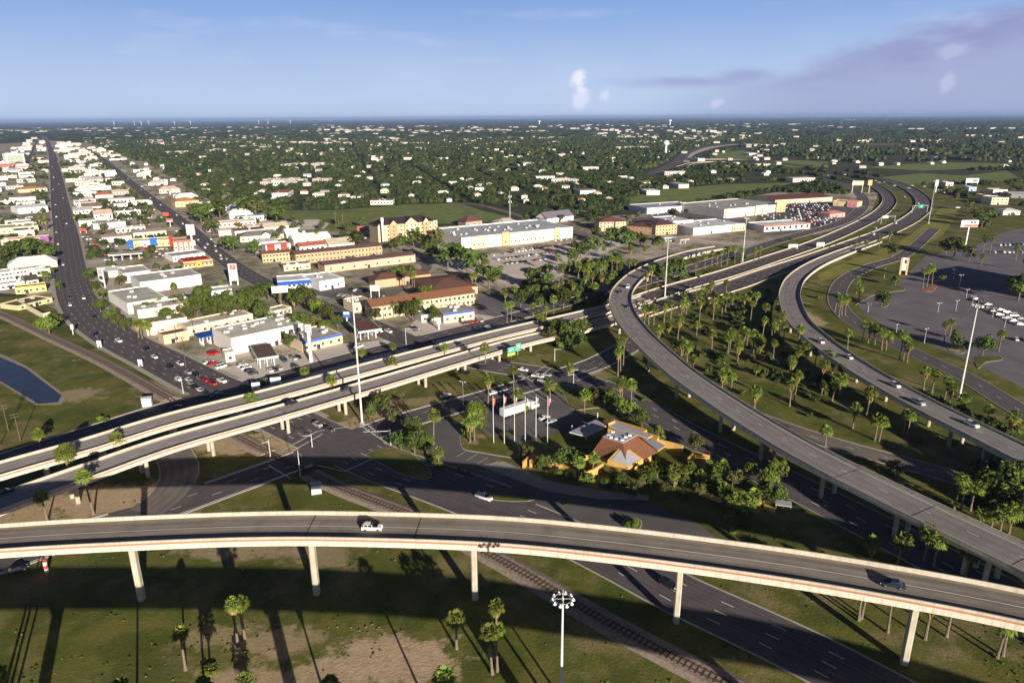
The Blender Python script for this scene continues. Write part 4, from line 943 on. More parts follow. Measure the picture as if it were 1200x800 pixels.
building('white bungalow with steep grey roof behind the huge warehouse store', (641, 262), (672, 258), 18, 5, WHT, (.20, .18, .25), 'gable', 1, 5, rise=6, cat='house', name='house')
building('maroon-roofed house behind the warehouse store, nearest the hotel', (546, 266), (565, 264), 16, 5, (.5, .35, .3), (.16, .07, .07), 'hip', 1, 3, rise=5, cat='house', name='house')
building('pink-roofed bungalow behind the warehouse store, beside the radio mast', (584, 266), (606, 264), 14, 4.5, (.8, .66, .55), (.60, .50, .48), 'hip', 1, 4, rise=3, cat='house', name='house')
building('two-storey yellow inn with maroon roof right of the pale car park', (702, 271), (732, 270), 18, 9, (.62, .49, .33), (.17, .07, .06), 'hip', 3, 7, rise=3.5, name='inn', cat='hotel', bays=((.6, 1, 3, 9, 0, (.82, .62, .36)),))
building('golden three-storey inn with dark maroon roof left of the white store', (768, 276), (793, 274), 22, 9.5, (.62, .47, .27), (.13, .06, .06), 'hip', 3, 7, rise=3, name='inn', cat='hotel')
building('dark-walled maroon-roofed inn between the two yellow inns', (735, 273), (764, 275), 20, 7, (.38, .22, .14), (.13, .055, .05), 'hip', 2, 6, rise=3, name='inn', cat='hotel')  # walls brown, darker than those of the neighbouring inns
building('broad white store with white ribbed roof right of the golden inn', (788, 270), (812, 268), 36, 9, WHT, (.74, .75, .82), 'flat', 1, 0, acs=3, name='store', cat='store')
building('long white store sloping down to a pink end beside the dark car lot', (812, 276), (872, 270), 40, 7, WHT, (.76, .77, .84), 'flat', 1, 0, acs=6, name='store', cat='store', bays=((.75, 1, 1, 6, 0, (.82, .55, .42)),))
building('wide grey-roofed home store with white side wall behind the two white stores', (758, 251), (818, 247), 40, 7, (.72, .72, .74), (.40, .42, .50), 'flat', 1, 0, acs=4, name='store', cat='store')
building('big cream shopping centre with curved front wall facing the packed car lot', (848, 256), (917, 249), 70, 10, (.80, .74, .62), (.46, .46, .48), 'flat', 1, 0, acs=8, name='shopping_centre', cat='shopping centre', bays=((.02, .3, 1.5, 9, 0, (.88, .80, .6)), (.5, .7, 2, 11, 0, (.82, .74, .58)), (.86, 1.02, 2, 13, 0, (.72, .50, .28))))
building('white flat shop with red band at the near corner of the packed car lot', (895, 272), (949, 268), 26, 6, (.80, .78, .74), (.85, .82, .78), 'flat', 1, 8, 2.6, 3, cat='shop', name='shop', trim=(.60, .12, .08))
building('long maroon-roofed mall hall with cream ends behind the packed car lot', (908, 240), (975, 236), 50, 6, (.70, .60, .44), (.17, .06, .05), 'gable', 1, 6, rise=3, name='mall_hall', cat='store')
building('yellow and pink shop at the right end of the packed car lot', (976, 241), (1004, 243), 20, 6, (.82, .66, .36), (.55, .42, .30), 'flat', 1, 3, cat='shop', name='shop', bays=((.6, 1, 1, 8, 0, (.75, .28, .30)),))
building('low white restaurant with red roof edge inside the packed car lot', (972, 256), (990, 254), 16, 4.5, (.72, .4, .38), (.62, .25, .22), 'hip', 1, 3, cat='restaurant', name='restaurant')
building('tall cream mall block just outside the right edge, throwing its shadow over the car park', (1212, 352), (1330, 376), 60, 22, (.78, .66, .42), (.6, .55, .4), 'flat', 1, 8, name='mall', cat='mall')
building('cream mall entrance with pitched roof at the right edge beside the car park', (1190, 345), (1240, 352), 30, 9, (.78, .66, .42), (.62, .55, .4), 'gable', 1, 3, name='mall', cat='mall')
building('tan two-storey block beside the far right street', (1161, 240), (1181, 240), 22, 9, (.72, .62, .46), (.66, .5, .44), 'flat', 2, 4)
building('white block with pink roof edge just above the tan two-storey block', (1163, 229), (1180, 229), 18, 8, (.86, .78, .68), (.6, .35, .3), 'flat', 1, 3)
building('long grey shed with dark front at the far right edge', (1181, 232), (1215, 233), 30, 6, (.30, .30, .34), (.55, .55, .62), 'gable', 1, 0, rise=1.5, name='warehouse', cat='warehouse')
building('small pink shop left of the tan block at the far right', (1153, 235), (1160, 235), 18, 7, (.72, .48, .38), (.7, .6, .5), 'flat', 1, 1, cat='shop', name='shop')
building('low white house among trees above the far mall car park', (1175, 252), (1195, 252), 14, 4.5, WHT, (.66, .64, .62), 'hip', 1, 3, cat='house', name='house')
building('low white shop with blue end below the white roadside hoarding', (1135, 224), (1144, 224), 14, 6, (.5, .6, .85), (.7, .7, .8), 'flat', 1, 2, cat='shop', name='shop')
building('pale pink shop just right of the white roadside tower sign', (1108, 218), (1117, 218), 16, 6, (.82, .66, .64), (.8, .7, .7), 'flat', 1, 2, cat='shop', name='shop')
building('orange tiled hall beside the second avenue above the red signs', (206, 243), (234, 241), 26, 7, (.82, .60, .36), (.62, .27, .10), 'hip', 1, 6, rise=4)
# canopies
def canopy(label, A, B, depth, h, col, top, n=4, thick=1.0):
    a = G(*A); b = G(*B); d = b - a; w = d.length; root = thing('filling_station_canopy', (a.x, a.y, .06), math.atan2(d.y, d.x), label, 'canopy')
    mb = MB(); mb.box(0, w, 0, depth, h - thick, h); part('roof_slab', mb.mesh('roof_slab', [M_wall]), root, color=col)
    mb = MB(); mb.box(.4, w - .4, .4, depth - .4, h + .004, h + .05); part('roof_sheet', mb.mesh('roof_sheet', [M_roofm]), root, color=top)
    for k in range(n):
        for y in (depth * .22, depth * .78):
            mb = MB(); mb.box(-.22, .22, -.22, .22, 0, h - thick - .003); part('post', mb.mesh('post', [M_wall]), root, ((k + .5) * w / n, y, 0), color=(.8, .78, .74))
        mb = MB(); mb.box(-.35, .35, -.5, .5, .15, 1.7); mb.box(-.9, .9, -1.2, 1.2, 0, .15); part('fuel_pump', mb.mesh('fuel_pump', [M_wall]), root, ((k + .5) * w / n, depth * .5, 0), color=(.6, .6, .62))
    return root
canopy('teal-edged fuel canopy with brown top beside the elevated road', (303, 435), (328, 431), 21, 6, (.55, .80, .74), (.16, .10, .08), 3)
canopy('second teal-edged fuel canopy with red-brown top beside the tall floodlight mast', (421, 402), (448, 398), 20, 6, (.55, .82, .80), (.20, .09, .07), 3)
canopy('wide pale grey fuel canopy across the car lot from the yellow and blue shop', (128, 307), (168, 304), 14, 5.5, (.62, .60, .56), (.50, .48, .46), 4)
canopy('blue car-wash canopy behind the corner lot', (236, 407), (270, 400), 9, 5, (.02, .09, .42), (.02, .10, .48), 4, .5)
canopy('second blue canopy tucked behind the white supermarket', (293, 396), (323, 389), 10, 5, (.02, .06, .30), (.02, .08, .36), 3, .5)
canopy('small white drive-through canopy below the golden inn', (777, 285), (793, 284), 12, 4.5, (.85, .84, .82), (.75, .78, .8), 2, .6)
canopy('cream canopy right of the drive-through canopy', (797, 287), (808, 286), 12, 4.5, (.85, .76, .56), (.55, .5, .45), 2, .6)
# slanting cream wall
def wall_line(label, pts, h, t, m, color=None, name='garden_wall'):
    P = [G(*p) for p in pts]; a = P[0]; root = None; mb = MB()
    L = np.array([[p.x - a.x, p.y - a.y, 0] for p in P]); extr(mb, L, [(t / 2, 0), (t / 2, h), (-t / 2, h), (-t / 2, 0)]); o = mb.build(name, m, loc=(a.x, a.y, .05)); tag(o, label, 'wall')
    if color: o.color = (*color, 1)
    return o
wall_line('slanting cream boundary wall below the brown-roofed shed', [(20, 356), (52, 374), (60, 372)], 3.4, .3, M_wall, (.80, .72, .54))
# ================================================================ VISITOR CENTRE
M_orange = mat('orange_stucco', (.60, .38, .12), rough=.85, var=.1, scale=.5)
M_ortile = mat('clay_roof', (.22, .095, .05), rough=.8, var=.15, scale=1.2)
M_panel = mat('grey_roof_panel', (.42, .41, .46), rough=.6, var=.1, scale=.5)
M_sky = mat('skylight', (.75, .76, .8), rough=.3, var=.05)
o0 = G(733, 530); VC = thing('visitor_centre', (o0.x, o0.y, .05), 0, 'visitor centre with clay-orange hipped roof, grey skylight panels and yellow gable', 'building')
def vp(u, v, h): p = G(u, v, h); return (p.x - o0.x, p.y - o0.y, h)
def vflat(name, pix, h, th, m, parent=VC, mside=None):
    p = [vp(u, v, h)[:2] for u, v in pix]; mb = MB(); mb.prism(p, h - th, h, 1 if mside else 0, 0, bottom=True); return mb.build(name, [m] + ([mside] if mside else []), parent)
# truncated hipped roof over the hall
Lc, Fc, Rc, Bc = vp(693, 530.5, 4), vp(735, 549, 4), vp(771.5, 529.5, 4), vp(736, 512, 4)
top = [vp(706.5, 512, 8.2), vp(730, 519.5, 8.2), vp(746, 510.5, 8.2), vp(721.5, 503, 8.2)]
mb = MB(); mb.add([Lc, Fc, Rc, Bc] + top, [(0, 1, 5, 4), (1, 2, 6, 5), (2, 3, 7, 6), (3, 0, 4, 7), (3, 2, 1, 0)]); mb.build('hipped_roof', M_ortile, VC)
mb = MB(); mb.prism([(p[0] * 1., p[1]) for p in top], 8.2, 8.45); pn = mb.build('roof_panel', M_panel, VC)
for (u, v) in ((713, 510), (716, 512.5), (722, 514), (729, 515.5), (733, 512), (738, 510), (718, 506)):
    q = vp(u, v, 8.5); mb = MB(); mb.box(-.55, .55, -.55, .55, 8.452, 8.85); mb.build('skylight', M_sky, pn, loc=(q[0], q[1], 0))
c_ = [((p[0]) * .8, (p[1]) * .8) for p in (Lc, Fc, Rc, Bc)]; mb = MB(); mb.prism(c_, 0, 4.0); mb.build('wall', M_orange, VC)
# front porch with yellow gable
T_, R_, F_, L_ = vp(729.5, 521, 7.6), vp(754, 538, 5.0), vp(736.5, 548, 4.2), vp(712, 539, 5.0)
mb = MB(); q = [T_, R_, F_, L_]; mb.add(q + [(x, y, 3.5) for x, y, z in q], [(0, 3, 2, 1), (0, 1, 5, 4), (1, 2, 6, 5), (2, 3, 7, 6), (3, 0, 4, 7)]); mb.build('gable_wall', M_orange, VC)
cx, cy, cz = [sum(p[k] for p in q) / 4 for k in range(3)]; w = .80
q2 = [(cx + (x - cx) * w, cy + (y - cy) * w - .25, cz + (z - cz) * w + .12) for x, y, z in q]; mb = MB(); mb.add(q2, [(0, 3, 2, 1)]); mb.add([(x, y, z - .1) for x, y, z in q2] , [(0, 1, 2, 3)]); mb.build('porch_roof', M_panel, VC)
for (u, v) in ((736.5, 553), (716, 545), (751, 545)):
    q = vp(u, v, 0); mb = MB(); mb.box(-.6, .6, -.6, .6, 0, 4.0); mb.build('porch_pillar', M_orange, VC, loc=(q[0], q[1], 0))
vflat('canopy_roof', [(698, 491.5), (712.5, 498), (686.5, 511), (667, 506)], 4.6, .35, M_panel, mside=M_sky)
for (u, v) in ((670, 511), (687, 516), (700, 496)):
    q = vp(u, v, 0); mb = MB(); mb.cyl((0, 0, 0), (0, 0, 4.2), .18, n=8); mb.build('canopy_post', M_sky, VC, loc=(q[0], q[1], 0))
vflat('rear_roof', [(720, 493), (765, 510), (759, 513), (713, 499)], 5.2, .5, M_panel, mside=M_orange)
vflat('rear_roof', [(707, 492), (714, 489.5), (721, 492.5), (713, 496)], 6.0, .8, M_ortile, mside=M_orange)
vflat('side_roof', [(752, 513.5), (768, 515.5), (780, 522), (771, 528)], 4.8, .4, M_panel, mside=M_orange)
for pix in ([(716, 503), (758, 516), (752, 520), (712, 508)], [(758, 520), (772, 524), (768, 530), (758, 528)]):
    p = [vp(u, v, 0)[:2] for u, v in pix]; mb = MB(); mb.prism(p, 0, 4.3); mb.build('wall', M_orange, VC)
for label, pts, h in (('orange stucco garden wall with stepped ends at the left of the visitor centre', [(613, 549), (622, 540), (632, 543), (645, 549), (660, 553), (675, 560)], 2.6),
    ('short orange stucco spur wall inside the left garden wall', [(621, 548), (631, 541), (638, 545)], 2.8),
    ('sloping orange garden wall just left of the visitor centre porch', [(685, 564), (695, 560), (706, 553)], 3.2),
    ('pale yellow wall among the trees left of the clay roof', [(668, 544), (682, 543), (697, 543)], 3.),
    ('orange garden wall behind the right end of the visitor centre', [(762, 520), (790, 527), (800, 530)], 2.6),
    ('stepped orange wall in the right garden, farthest from the porch', [(806, 546), (814, 538), (822, 541), (831, 543)], 3.),
    ('low orange wall segment among the garden palms', [(821, 580), (845, 589)], 1.6),
    ('orange wall at the outer corner of the garden beside the lawn', [(863, 591), (871, 588), (880, 592), (892, 594)], 2.),
    ('low orange wall running down to the grey shelter', [(895, 596), (908, 601)], 1.5)):
    wall_line(label, pts, h, .5, M_orange)
a = G(917, 598); sh_ = thing('garden_shelter', (a.x, a.y, 0), -.3, 'small grey flat shelter at the outer end of the garden wall', 'shelter')
mb = MB(); mb.box(-2.2, 2.2, -1.5, 1.5, 2.3, 2.55); part('roof', mb.mesh('roof', [M_panel]), sh_)
for x in (-1.9, 1.9):
    for y in (-1.2, 1.2): mb = MB(); mb.box(-.1, .1, -.1, .1, 0, 2.297); part('post', mb.mesh('post', [M_wood]), sh_, (x, y, 0))
# ================================================================ MASTS, POLES, SIGNS
def mast(u, v, vt, label, near=False, r0=.42, nl=10):
    b = G(u, v) ; h = min(48, top_h(b, vt)); root = thing('high_mast_light', (b.x, b.y, 0), 0, label, 'floodlight mast')
    mb = MB(); n = 6
    for i in range(n): a_, c_ = i / n, (i + 1) / n; mb.cyl((0, 0, h * a_), (0, 0, h * c_), r0 * (1 - .55 * a_), r0 * (1 - .55 * c_), 12, cap=False)
    mb.cyl((0, 0, 0), (0, 0, .5), .9, .9, 12); mb.cyl((0, 0, h), (0, 0, h + 1.6), .06, .03, 6); part('pole', mb.mesh('pole', [M_pole]), root)
    mb = MB(); R0 = 1.5
    for k in range(24):
        a1, a2 = 2 * math.pi * k / 24, 2 * math.pi * (k + 1) / 24; mb.cyl((R0 * math.cos(a1), R0 * math.sin(a1), h - .4), (R0 * math.cos(a2), R0 * math.sin(a2), h - .4), .06, n=5, cap=False)
    for k in range(4): a1 = k * math.pi / 2; mb.cyl((0, 0, h - .4), (R0 * math.cos(a1), R0 * math.sin(a1), h - .4), .05, n=5)
    ring = part('lamp_ring', mb.mesh('lamp_ring', [M_steel]), root)
    if not hasattr(mast, 'lm'):
        m2 = MB(); m2.cyl((0, 0, .1), (0, 0, -.25), .16, .34, 10); m2.cyl((0, 0, -.25), (0, 0, -.38), .34, .22, 10); m2.cyl((0, 0, .1), (0, 0, .3), .1, .1, 6); mast.lm = m2.mesh('floodlight', [mat('lamp_housing', (.82, .83, .84), rough=.35, var=.03)])
    for k in range(nl): a1 = 2 * math.pi * k / nl; part('floodlight', mast.lm, ring, (1.85 * math.cos(a1), 1.85 * math.sin(a1), h - .45))
    return root
b = G(657, 842)
mast(657, 842, 699, 'nearest tall floodlight mast, its ring of white lamps in front of the railway', r0=.36)
mast(424.5, 496, 346, 'tall floodlight mast standing beside the twin overpasses')
mast(1124, 466, 357, 'tall floodlight mast beside the mall car park')
mast(779, 349, 281, 'floodlight mast just inside the tight ramp by the highway')
mast(870, 307, 255, 'floodlight mast on the verge beside the palms and the far highway lanes')
mast(1088, 262, 212, 'thin floodlight mast at the outside of the highway bend', r0=.3)
def pole(u, v, vt, label, name='lamp_post', kind='lamp', r0=.12, ang=None, h=None, cat=None):
    arm = 9 if 'long arm' in label or 'filling station' in label else 3.2
    b = G(u, v); h = h or min(26, top_h(b, vt)); root = thing(name, (b.x, b.y, 0), R.uniform(0, 6) if ang is None else ang, label, cat or {'lamp': 'street lamp', 'util': 'utility pole', 'signal': 'traffic signal', 'flag': 'flagpole'}[kind])
    mb = MB(); mb.cyl((0, 0, 0), (0, 0, h), r0, r0 * .6, 8); part('pole', mb.mesh('pole', [M_wood if kind == 'util' else M_pole]), root)
    if kind == 'lamp':
        for s in (-1, 1): mb = MB(); mb.cyl((0, 0, h - .1), (s * 1.1, 0, h), .05, n=5); mb.box(s * 1.1 - .35, s * 1.1 + .35, -.22, .22, h - .1, h + .12); part('lamp_head', mb.mesh('lamp_head', [M_sky]), root)
    elif kind == 'util':
        for z in (h - .5, h - 1.6): mb = MB(); mb.box(-1.3, 1.3, -.08, .08, z, z + .16); part('crossarm', mb.mesh('crossarm', [M_wood]), root)
    elif kind == 'signal':
        mb = MB(); mb.cyl((0, 0, h - .6), (-arm, 0, h - .6 + arm * .09), .11, .06, 8); part('mast_arm', mb.mesh('mast_arm', [M_pole]), root)
        for x in ((-4.5, -6.5, -8.7) if arm > 5 else (-2.9,)):
            mb = MB(); mb.box(x - .14, x + .14, -.2, .05, h - .75, h + .1); part('signal_head', mb.mesh('signal_head', [mat('signal_black', (.05, .045, .03), var=.05)]), root)
    return root
# mall car-park lamps, utility poles, signals
LOTLAMPS = [(1036, 326, 314), (1120, 364, 352), (1099, 366, 355), (1083, 402, 385), (1017, 366, 356), (1050, 391, 380), (1117, 328, 316), (1139, 358, 347), (1163, 372, 361), (1177, 384, 371), (1124, 336, 322), (1132, 350, 339)]
lamps = []
for i, (u, v, vt) in enumerate(sorted(LOTLAMPS)): pole(u, v, vt, 'white lamp post on the mall car park, %s from the left' % ORD[i])
for i, (u, v, vt) in enumerate(((543, 476, 447), (402, 0, 0), (542, 0, 0))):
    if v: pole(u, v, vt, 'slim lamp post at the kerb of the visitor car park')
for lab, u, v, vt in (('tall wooden power pole at the bottom left corner of the canal field', 24, 517, 484), ('wooden power pole left of the canal palms', 10, 505, 474), ('leaning wooden power pole beside the far-left overpass', 0, 522, 478), ('wooden power pole on the corner lot beside the avenue', 218, 430, 395),
                      ('wooden power pole rising in front of the low tan building', 229, 400, 372), ('brown power pole beside the billboard lot', 332, 372, 358), ('wooden pole on the verge near the supermarket', 208, 405, 380)):
    pole(u, v, vt, lab, 'utility_pole', 'util', .16, .6)
for lab, u, v, vt, ang in (('traffic signal with long arm at the central crossing', 458, 522, 503, -2.9 + math.pi), ('slim traffic signal on the grass corner below the near overpass', 366, 524, 508, .4), ('traffic signal at the left side of the railway crossing', 317, 536, 515, .9),
                           ('white traffic signal under the flyover edge by the railway cabinet', 352, 558, 528, 2.2), ('traffic signal at the right-hand crossing by the green-sign overpass', 672, 452, 437, 0.3), ('traffic signal on the grass strip by the right-hand crossing', 650, 423, 408, 3.0),
                           ('traffic signal at the avenue junction before the far overpass', 215, 461, 441, -.3), ('traffic signal at the corner of the filling station', 476, 404, 384, 2.8)):
    pole(u, v, vt, lab, 'traffic_signal', 'signal', .16, ang)
FL = [('yellow and red', ((.80, .40, .03), (.6, .05, .03))), ('limp red-striped white', ((.75, .72, .7), (.55, .1, .1))), ('dark red and white', ((.5, .05, .07), (.7, .68, .66))), ('dark blue and white', ((.07, .07, .2), (.6, .6, .62))), ('white and grey', ((.75, .75, .75), (.35, .35, .4))), ('faded red and white', ((.65, .12, .14), (.7, .6, .6)))]
for i, (u, v, vt) in enumerate(((578.5, 519, 464), (591, 520, 462), (603, 519, 463), (615.5, 517, 464), (628, 517, 463), (641.5, 520, 464))):
    b = G(u, v); h = top_h(b, vt); rt = pole(u, v, vt, 'white flagpole with a hanging %s flag before the truck car park' % FL[i][0], 'flagpole', 'flag', .15, 0)
    for j in range(2):
        mb = MB(); vs = []; fs = []
        for k in range(7):
            z = h - .9 - k * .45; 
            for m_ in range(4): vs.append((.12 + m_ * .16 * (1 - .1 * k) + (0 if j == 0 else .36), .18 * math.sin(m_ * 2.3 + k * .5 + j), z))
        for k in range(6):
            for m_ in range(3): q = k * 4 + m_; fs.append((q, q + 1, q + 5, q + 4))
        mb.add(vs, fs); fo = mb.build('flag', mat('flag_cloth_%d_%d' % (i, j), FL[i][1][j], var=.05), rt)
M_wsign = mat('sign_white', (.85, .83, .80), rough=.5, var=.04); M_rsign = mat('sign_red', (.62, .10, .09), rough=.5, var=.05); M_green = mat('sign_green', (.02, .33, .22), rough=.4, var=.05)
M_ysign = mat('sign_yellow', (.80, .70, .04), rough=.4, var=.03); M_bsign = mat('sign_blue', (.05, .16, .45), rough=.5, var=.05); M_osign = mat('sign_orange', (.62, .40, .22), rough=.5, var=.05); M_dk = mat('sign_dark', (.06, .05, .06), rough=.5, var=.05)
def sign(name, label, u, v, vt, wpx, hpx, face, posts=1, ang=0., bands=(), postm=None, post_r=.35, cat='sign', th=.6, scale_w=None):
    """upright sign board on posts: base pixel, top pixel row, board size in pixels; bands = (z0, z1, x0, x1, material) in board fractions"""
    b = G(u, v); z = (b - Vector((0, 0, CH))).dot(_f); w = wpx * z / FPX / max(.35, abs(math.cos(ang))); hb = hpx * z / FPX; h = top_h(b, vt); root = thing(name, (b.x, b.y, 0), ang, label, cat)
    mb = MB(); mb.box(-w / 2, w / 2, -th / 2, th / 2, h - hb, h); bo = part('board', mb.mesh('board', [face]), root)
    for (z0, z1, x0, x1, m_) in bands:
        mb = MB(); mb.box(-w / 2 + x0 * w, -w / 2 + x1 * w, -th / 2 - .08, -th / 2 - .004, h - hb + z0 * hb, h - hb + z1 * hb); part('panel', mb.mesh('panel', [m_]), bo)
    xs = [0] if posts == 1 else [(-.5 + (k + .07) / (posts - 1 + .14)) * w for k in range(posts)]
    for x in xs: mb = MB(); mb.box(x - post_r, x + post_r, -post_r * .7, post_r * .7, 0, h - hb + .01 if posts == 1 else h - .05); part('post', mb.mesh('post', [postm or M_pole]), root)
    return root
sign('pylon_sign', 'tall white pylon sign with pink-red square at its top beside the second avenue', 275, 334, 309, 9, 20, M_wsign, 2, .15, bands=((.66, .95, .2, .85, M_rsign), (.74, .88, .38, .66, M_wsign), (.48, .51, .1, .9, M_dk), (.36, .38, .1, .9, M_dk)), post_r=.5)
sign('pylon_sign', 'white framed pylon sign with pink panels beside the first avenue', 121, 337, 314, 7.5, 17, M_wsign, 2, -.4, bands=((.55, .9, .15, .85, mat('sign_pink', (.70, .40, .38))), (.2, .45, .15, .85, M_dk)), post_r=.4)
sign('pylon_sign', 'tall white pylon sign with flared pink board among the traffic of the second avenue', 227, 296, 263, 9.5, 12, M_wsign, 1, 0, bands=((.55, .9, .1, .9, mat('sign_pink2', (.72, .45, .45))), (.1, .4, .15, .85, M_wsign)), post_r=.7)
sign('billboard', 'long white billboard on a single post over the second avenue trees', 330, 361, 335, 17, 8, M_wsign, 1, .25, post_r=.45, cat='billboard', postm=M_wood)
sign('billboard', 'white and red billboard on a tall pale post above the mall car park', 1131.5, 287, 258, 20, 8, M_wsign, 1, 0, bands=((.05, .38, .2, 1., mat('sign_pinkred', (.50, .16, .16))), (.5, .85, .55, .66, M_dk), (.5, .85, .74, .84, M_dk)), post_r=.5, cat='billboard')
sign('billboard', 'small white roadside billboard with dark marks far up on the right', 1138.5, 217, 209, 15, 5, M_wsign, 2, 0, bands=((.35, .7, .5, .9, M_dk),), cat='billboard')
sign('tower_sign', 'white and orange tower sign by the service road bend', 1058, 322, 302, 7, 15, M_wsign, 2, -.35, bands=((.55, .85, .45, .75, M_dk),), postm=M_osign, post_r=.6)
sign('pylon_sign', 'tall white pylon sign beside the blue-banded filling-station shop', 365, 424, 380, 7, 9, M_wsign, 1, 0, bands=((.1, .9, .15, .6, mat('sign_mauve', (.45, .38, .52))),), post_r=.7)
sign('pylon_sign', 'small blue and white sign at the edge of the second filling station', 407, 379, 365, 8, 7, M_bsign, 1, 0, bands=((.55, .95, .1, .9, M_wsign),))
sign('pylon_sign', 'twin-disc white sign in front of the blue-banded restaurant', 514.5, 386, 372, 4.5, 8, M_wsign, 1, 0, bands=((.05, .4, .1, .9, M_wsign),))
sign('pylon_sign', 'square pale sign standing above the courtyard motel car park', 440, 350, 334, 11, 7, mat('sign_cream', (.78, .72, .55)), 2, 0, post_r=.25)
sign('pylon_sign', 'thin white pylon beside the left end of the yellow hotel', 449.5, 285, 255, 3, 5, M_wsign, 1, 0, post_r=.9)
sign('pylon_sign', 'square pink-red sign left of the yellow hotel', 425, 274, 265, 12, 5, mat('sign_brick', (.45, .12, .12)), 2, 0)
sign('pylon_sign', 'red roadside sign beside the second avenue, upper of a pair', 195, 256, 249, 7, 4, M_rsign, 1, 0, bands=((.6, .9, .1, .9, M_rsign),))
sign('pylon_sign', 'red and white roadside sign beside the second avenue, lower of a pair', 200, 266, 256, 8, 4, M_rsign, 1, 0, bands=((.1, .45, .1, .9, M_wsign),))
sign('pylon_sign', 'small red sign among the trees right of the first avenue', 98, 273, 268, 8, 3, M_rsign, 2, 0)
sign('pylon_sign', 'pale blank sign board behind the far overpass railing, left of two', 301, 462, 448, 8, 8, M_wsign, 2, .3)
sign('pylon_sign', 'wide pale blank sign board behind the far overpass railing, right of two', 324, 455, 442, 11, 7, M_wsign, 2, .3)
sign('tower_sign', 'white square tower sign beyond the outside of the highway bend', 1096, 226, 211, 3.5, 7, M_wsign, 1, 0, post_r=.8)
sign('billboard', 'cream and white billboard beside the far highway curve', 1004, 226, 212, 13, 5, mat('sign_buff', (.80, .55, .36)), 2, 0, bands=((0, 1, 0, .22, M_wsign),), cat='billboard')
sign('pylon_sign', 'rounded yellow sign beside the far highway curve', 1018, 226, 211, 5, 6, M_osign, 1, 0)
sign('pylon_sign', 'low white board on the verge at the left of the highway merge', 929, 292, 286, 11, 4, mat('sign_grey', (.55, .55, .55)), 2, 0)
sign('pylon_sign', 'plain white board on the verge just above the central barrier', 961, 290, 284, 9, 4, M_wsign, 2, 0)
sign('pylon_sign', 'white-topped marker at the verge of the avenue by the canal field', 86, 392, 380, 3, 6, M_wsign, 1, 0, post_r=.2)
sign('pylon_sign', 'white double post marker on the avenue verge, nearer the junction', 165, 429, 421, 4, 6, M_wsign, 2, 0, post_r=.3)
sign('pylon_sign', 'white double post marker on the avenue verge, farther up', 117, 407, 399, 4, 6, M_wsign, 2, 0, post_r=.3)
# overhead green signs on the near overpass
g = G(600, 415, 5.5); gs = thing('highway_sign', (g.x, g.y, 4.8), math.radians(38), 'pair of green overhead direction signs with a yellow strip fixed to the near overpass', 'road sign')
def gsign(x0, w, z0, h, ang=0., marks=((.62, .2, .7), (.36, .15, .6))):
    mb = MB(); mb.box(x0, x0 + w, -.12, .12, z0, z0 + h); bo = part('board', mb.mesh('board', [M_green]), gs)
    mb = MB(); t = .1
    for q in ((x0 + t, x0 + w - t, z0 + t, z0 + 2 * t), (x0 + t, x0 + w - t, z0 + h - 2 * t, z0 + h - t)): mb.box(q[0], q[1], -.14, -.123, q[2], q[3])
    for (zz, a_, b_) in marks:
        x = x0 + w * a_
        while x < x0 + w * b_: mb.box(x, x + .28, -.15, -.123, z0 + h * zz, z0 + h * zz + .42); x += .42
    mb.box(x0 + w * .75, x0 + w * .80, -.15, -.123, z0 + h * .25, z0 + h * .75); part('lettering', mb.mesh('lettering', [M_wsign]), bo)
gsign(-2.6, 4.2, 1.2, 3.0); gsign(2.1, 3.0, 1.6, 3.6, marks=((.7, .15, .75), (.45, .15, .75), (.2, .15, .5)))
mb = MB(); mb.box(-2.6, 1.8, -.14, .12, .25, 1.15); part('exit_panel', mb.mesh('exit_panel', [M_ysign]), gs)
mb = MB(); mb.box(-2.4, 5, .14, .3, 1.6, 1.8); mb.box(-2.4, 5, .14, .3, 3.2, 3.4); mb.box(-.5, -.3, .12, .3, -.6, 4.2); mb.box(3.4, 3.6, .12, .3, -.6, 5); part('sign_frame', mb.mesh('sign_frame', [M_steel]), gs)
g = G(1078, 250); gg = thing('highway_sign', (g.x, g.y, 0), .2, 'green overhead sign on a gantry across the far highway bend', 'road sign')
mb = MB(); mb.box(-3.5, 3.5, -.1, .1, 6, 10); part('board', mb.mesh('board', [M_green]), gg)
mb = MB(); mb.box(-.4, 1.6, -.13, -.11, 7.4, 8.8); part('lettering', mb.mesh('lettering', [M_wsign]), gg)
for x in (-11, 9): mb = MB(); mb.box(x - .2, x + .2, -.2, .2, 0, 9); part('post', mb.mesh('post', [M_steel]), gg)
mb = MB(); mb.box(-11, 9, .1, .4, 8.6, 9); part('beam', mb.mesh('beam', [M_steel]), gg)
g = G(1040, 262); gg = thing('highway_sign', (g.x, g.y, 0), .2, 'grey sign gantry seen from behind over the carriageway', 'road sign')
mb = MB(); mb.box(-7, 0, -.1, .1, 5.5, 8.5); part('board', mb.mesh('board', [M_steel]), gg)
for x in (-8, 8): mb = MB(); mb.box(x - .2, x + .2, -.2, .2, 0, 8); part('post', mb.mesh('post', [M_steel]), gg)
mb = MB(); mb.box(-8, 8, .1, .4, 7.2, 7.6); part('beam', mb.mesh('beam', [M_steel]), gg)
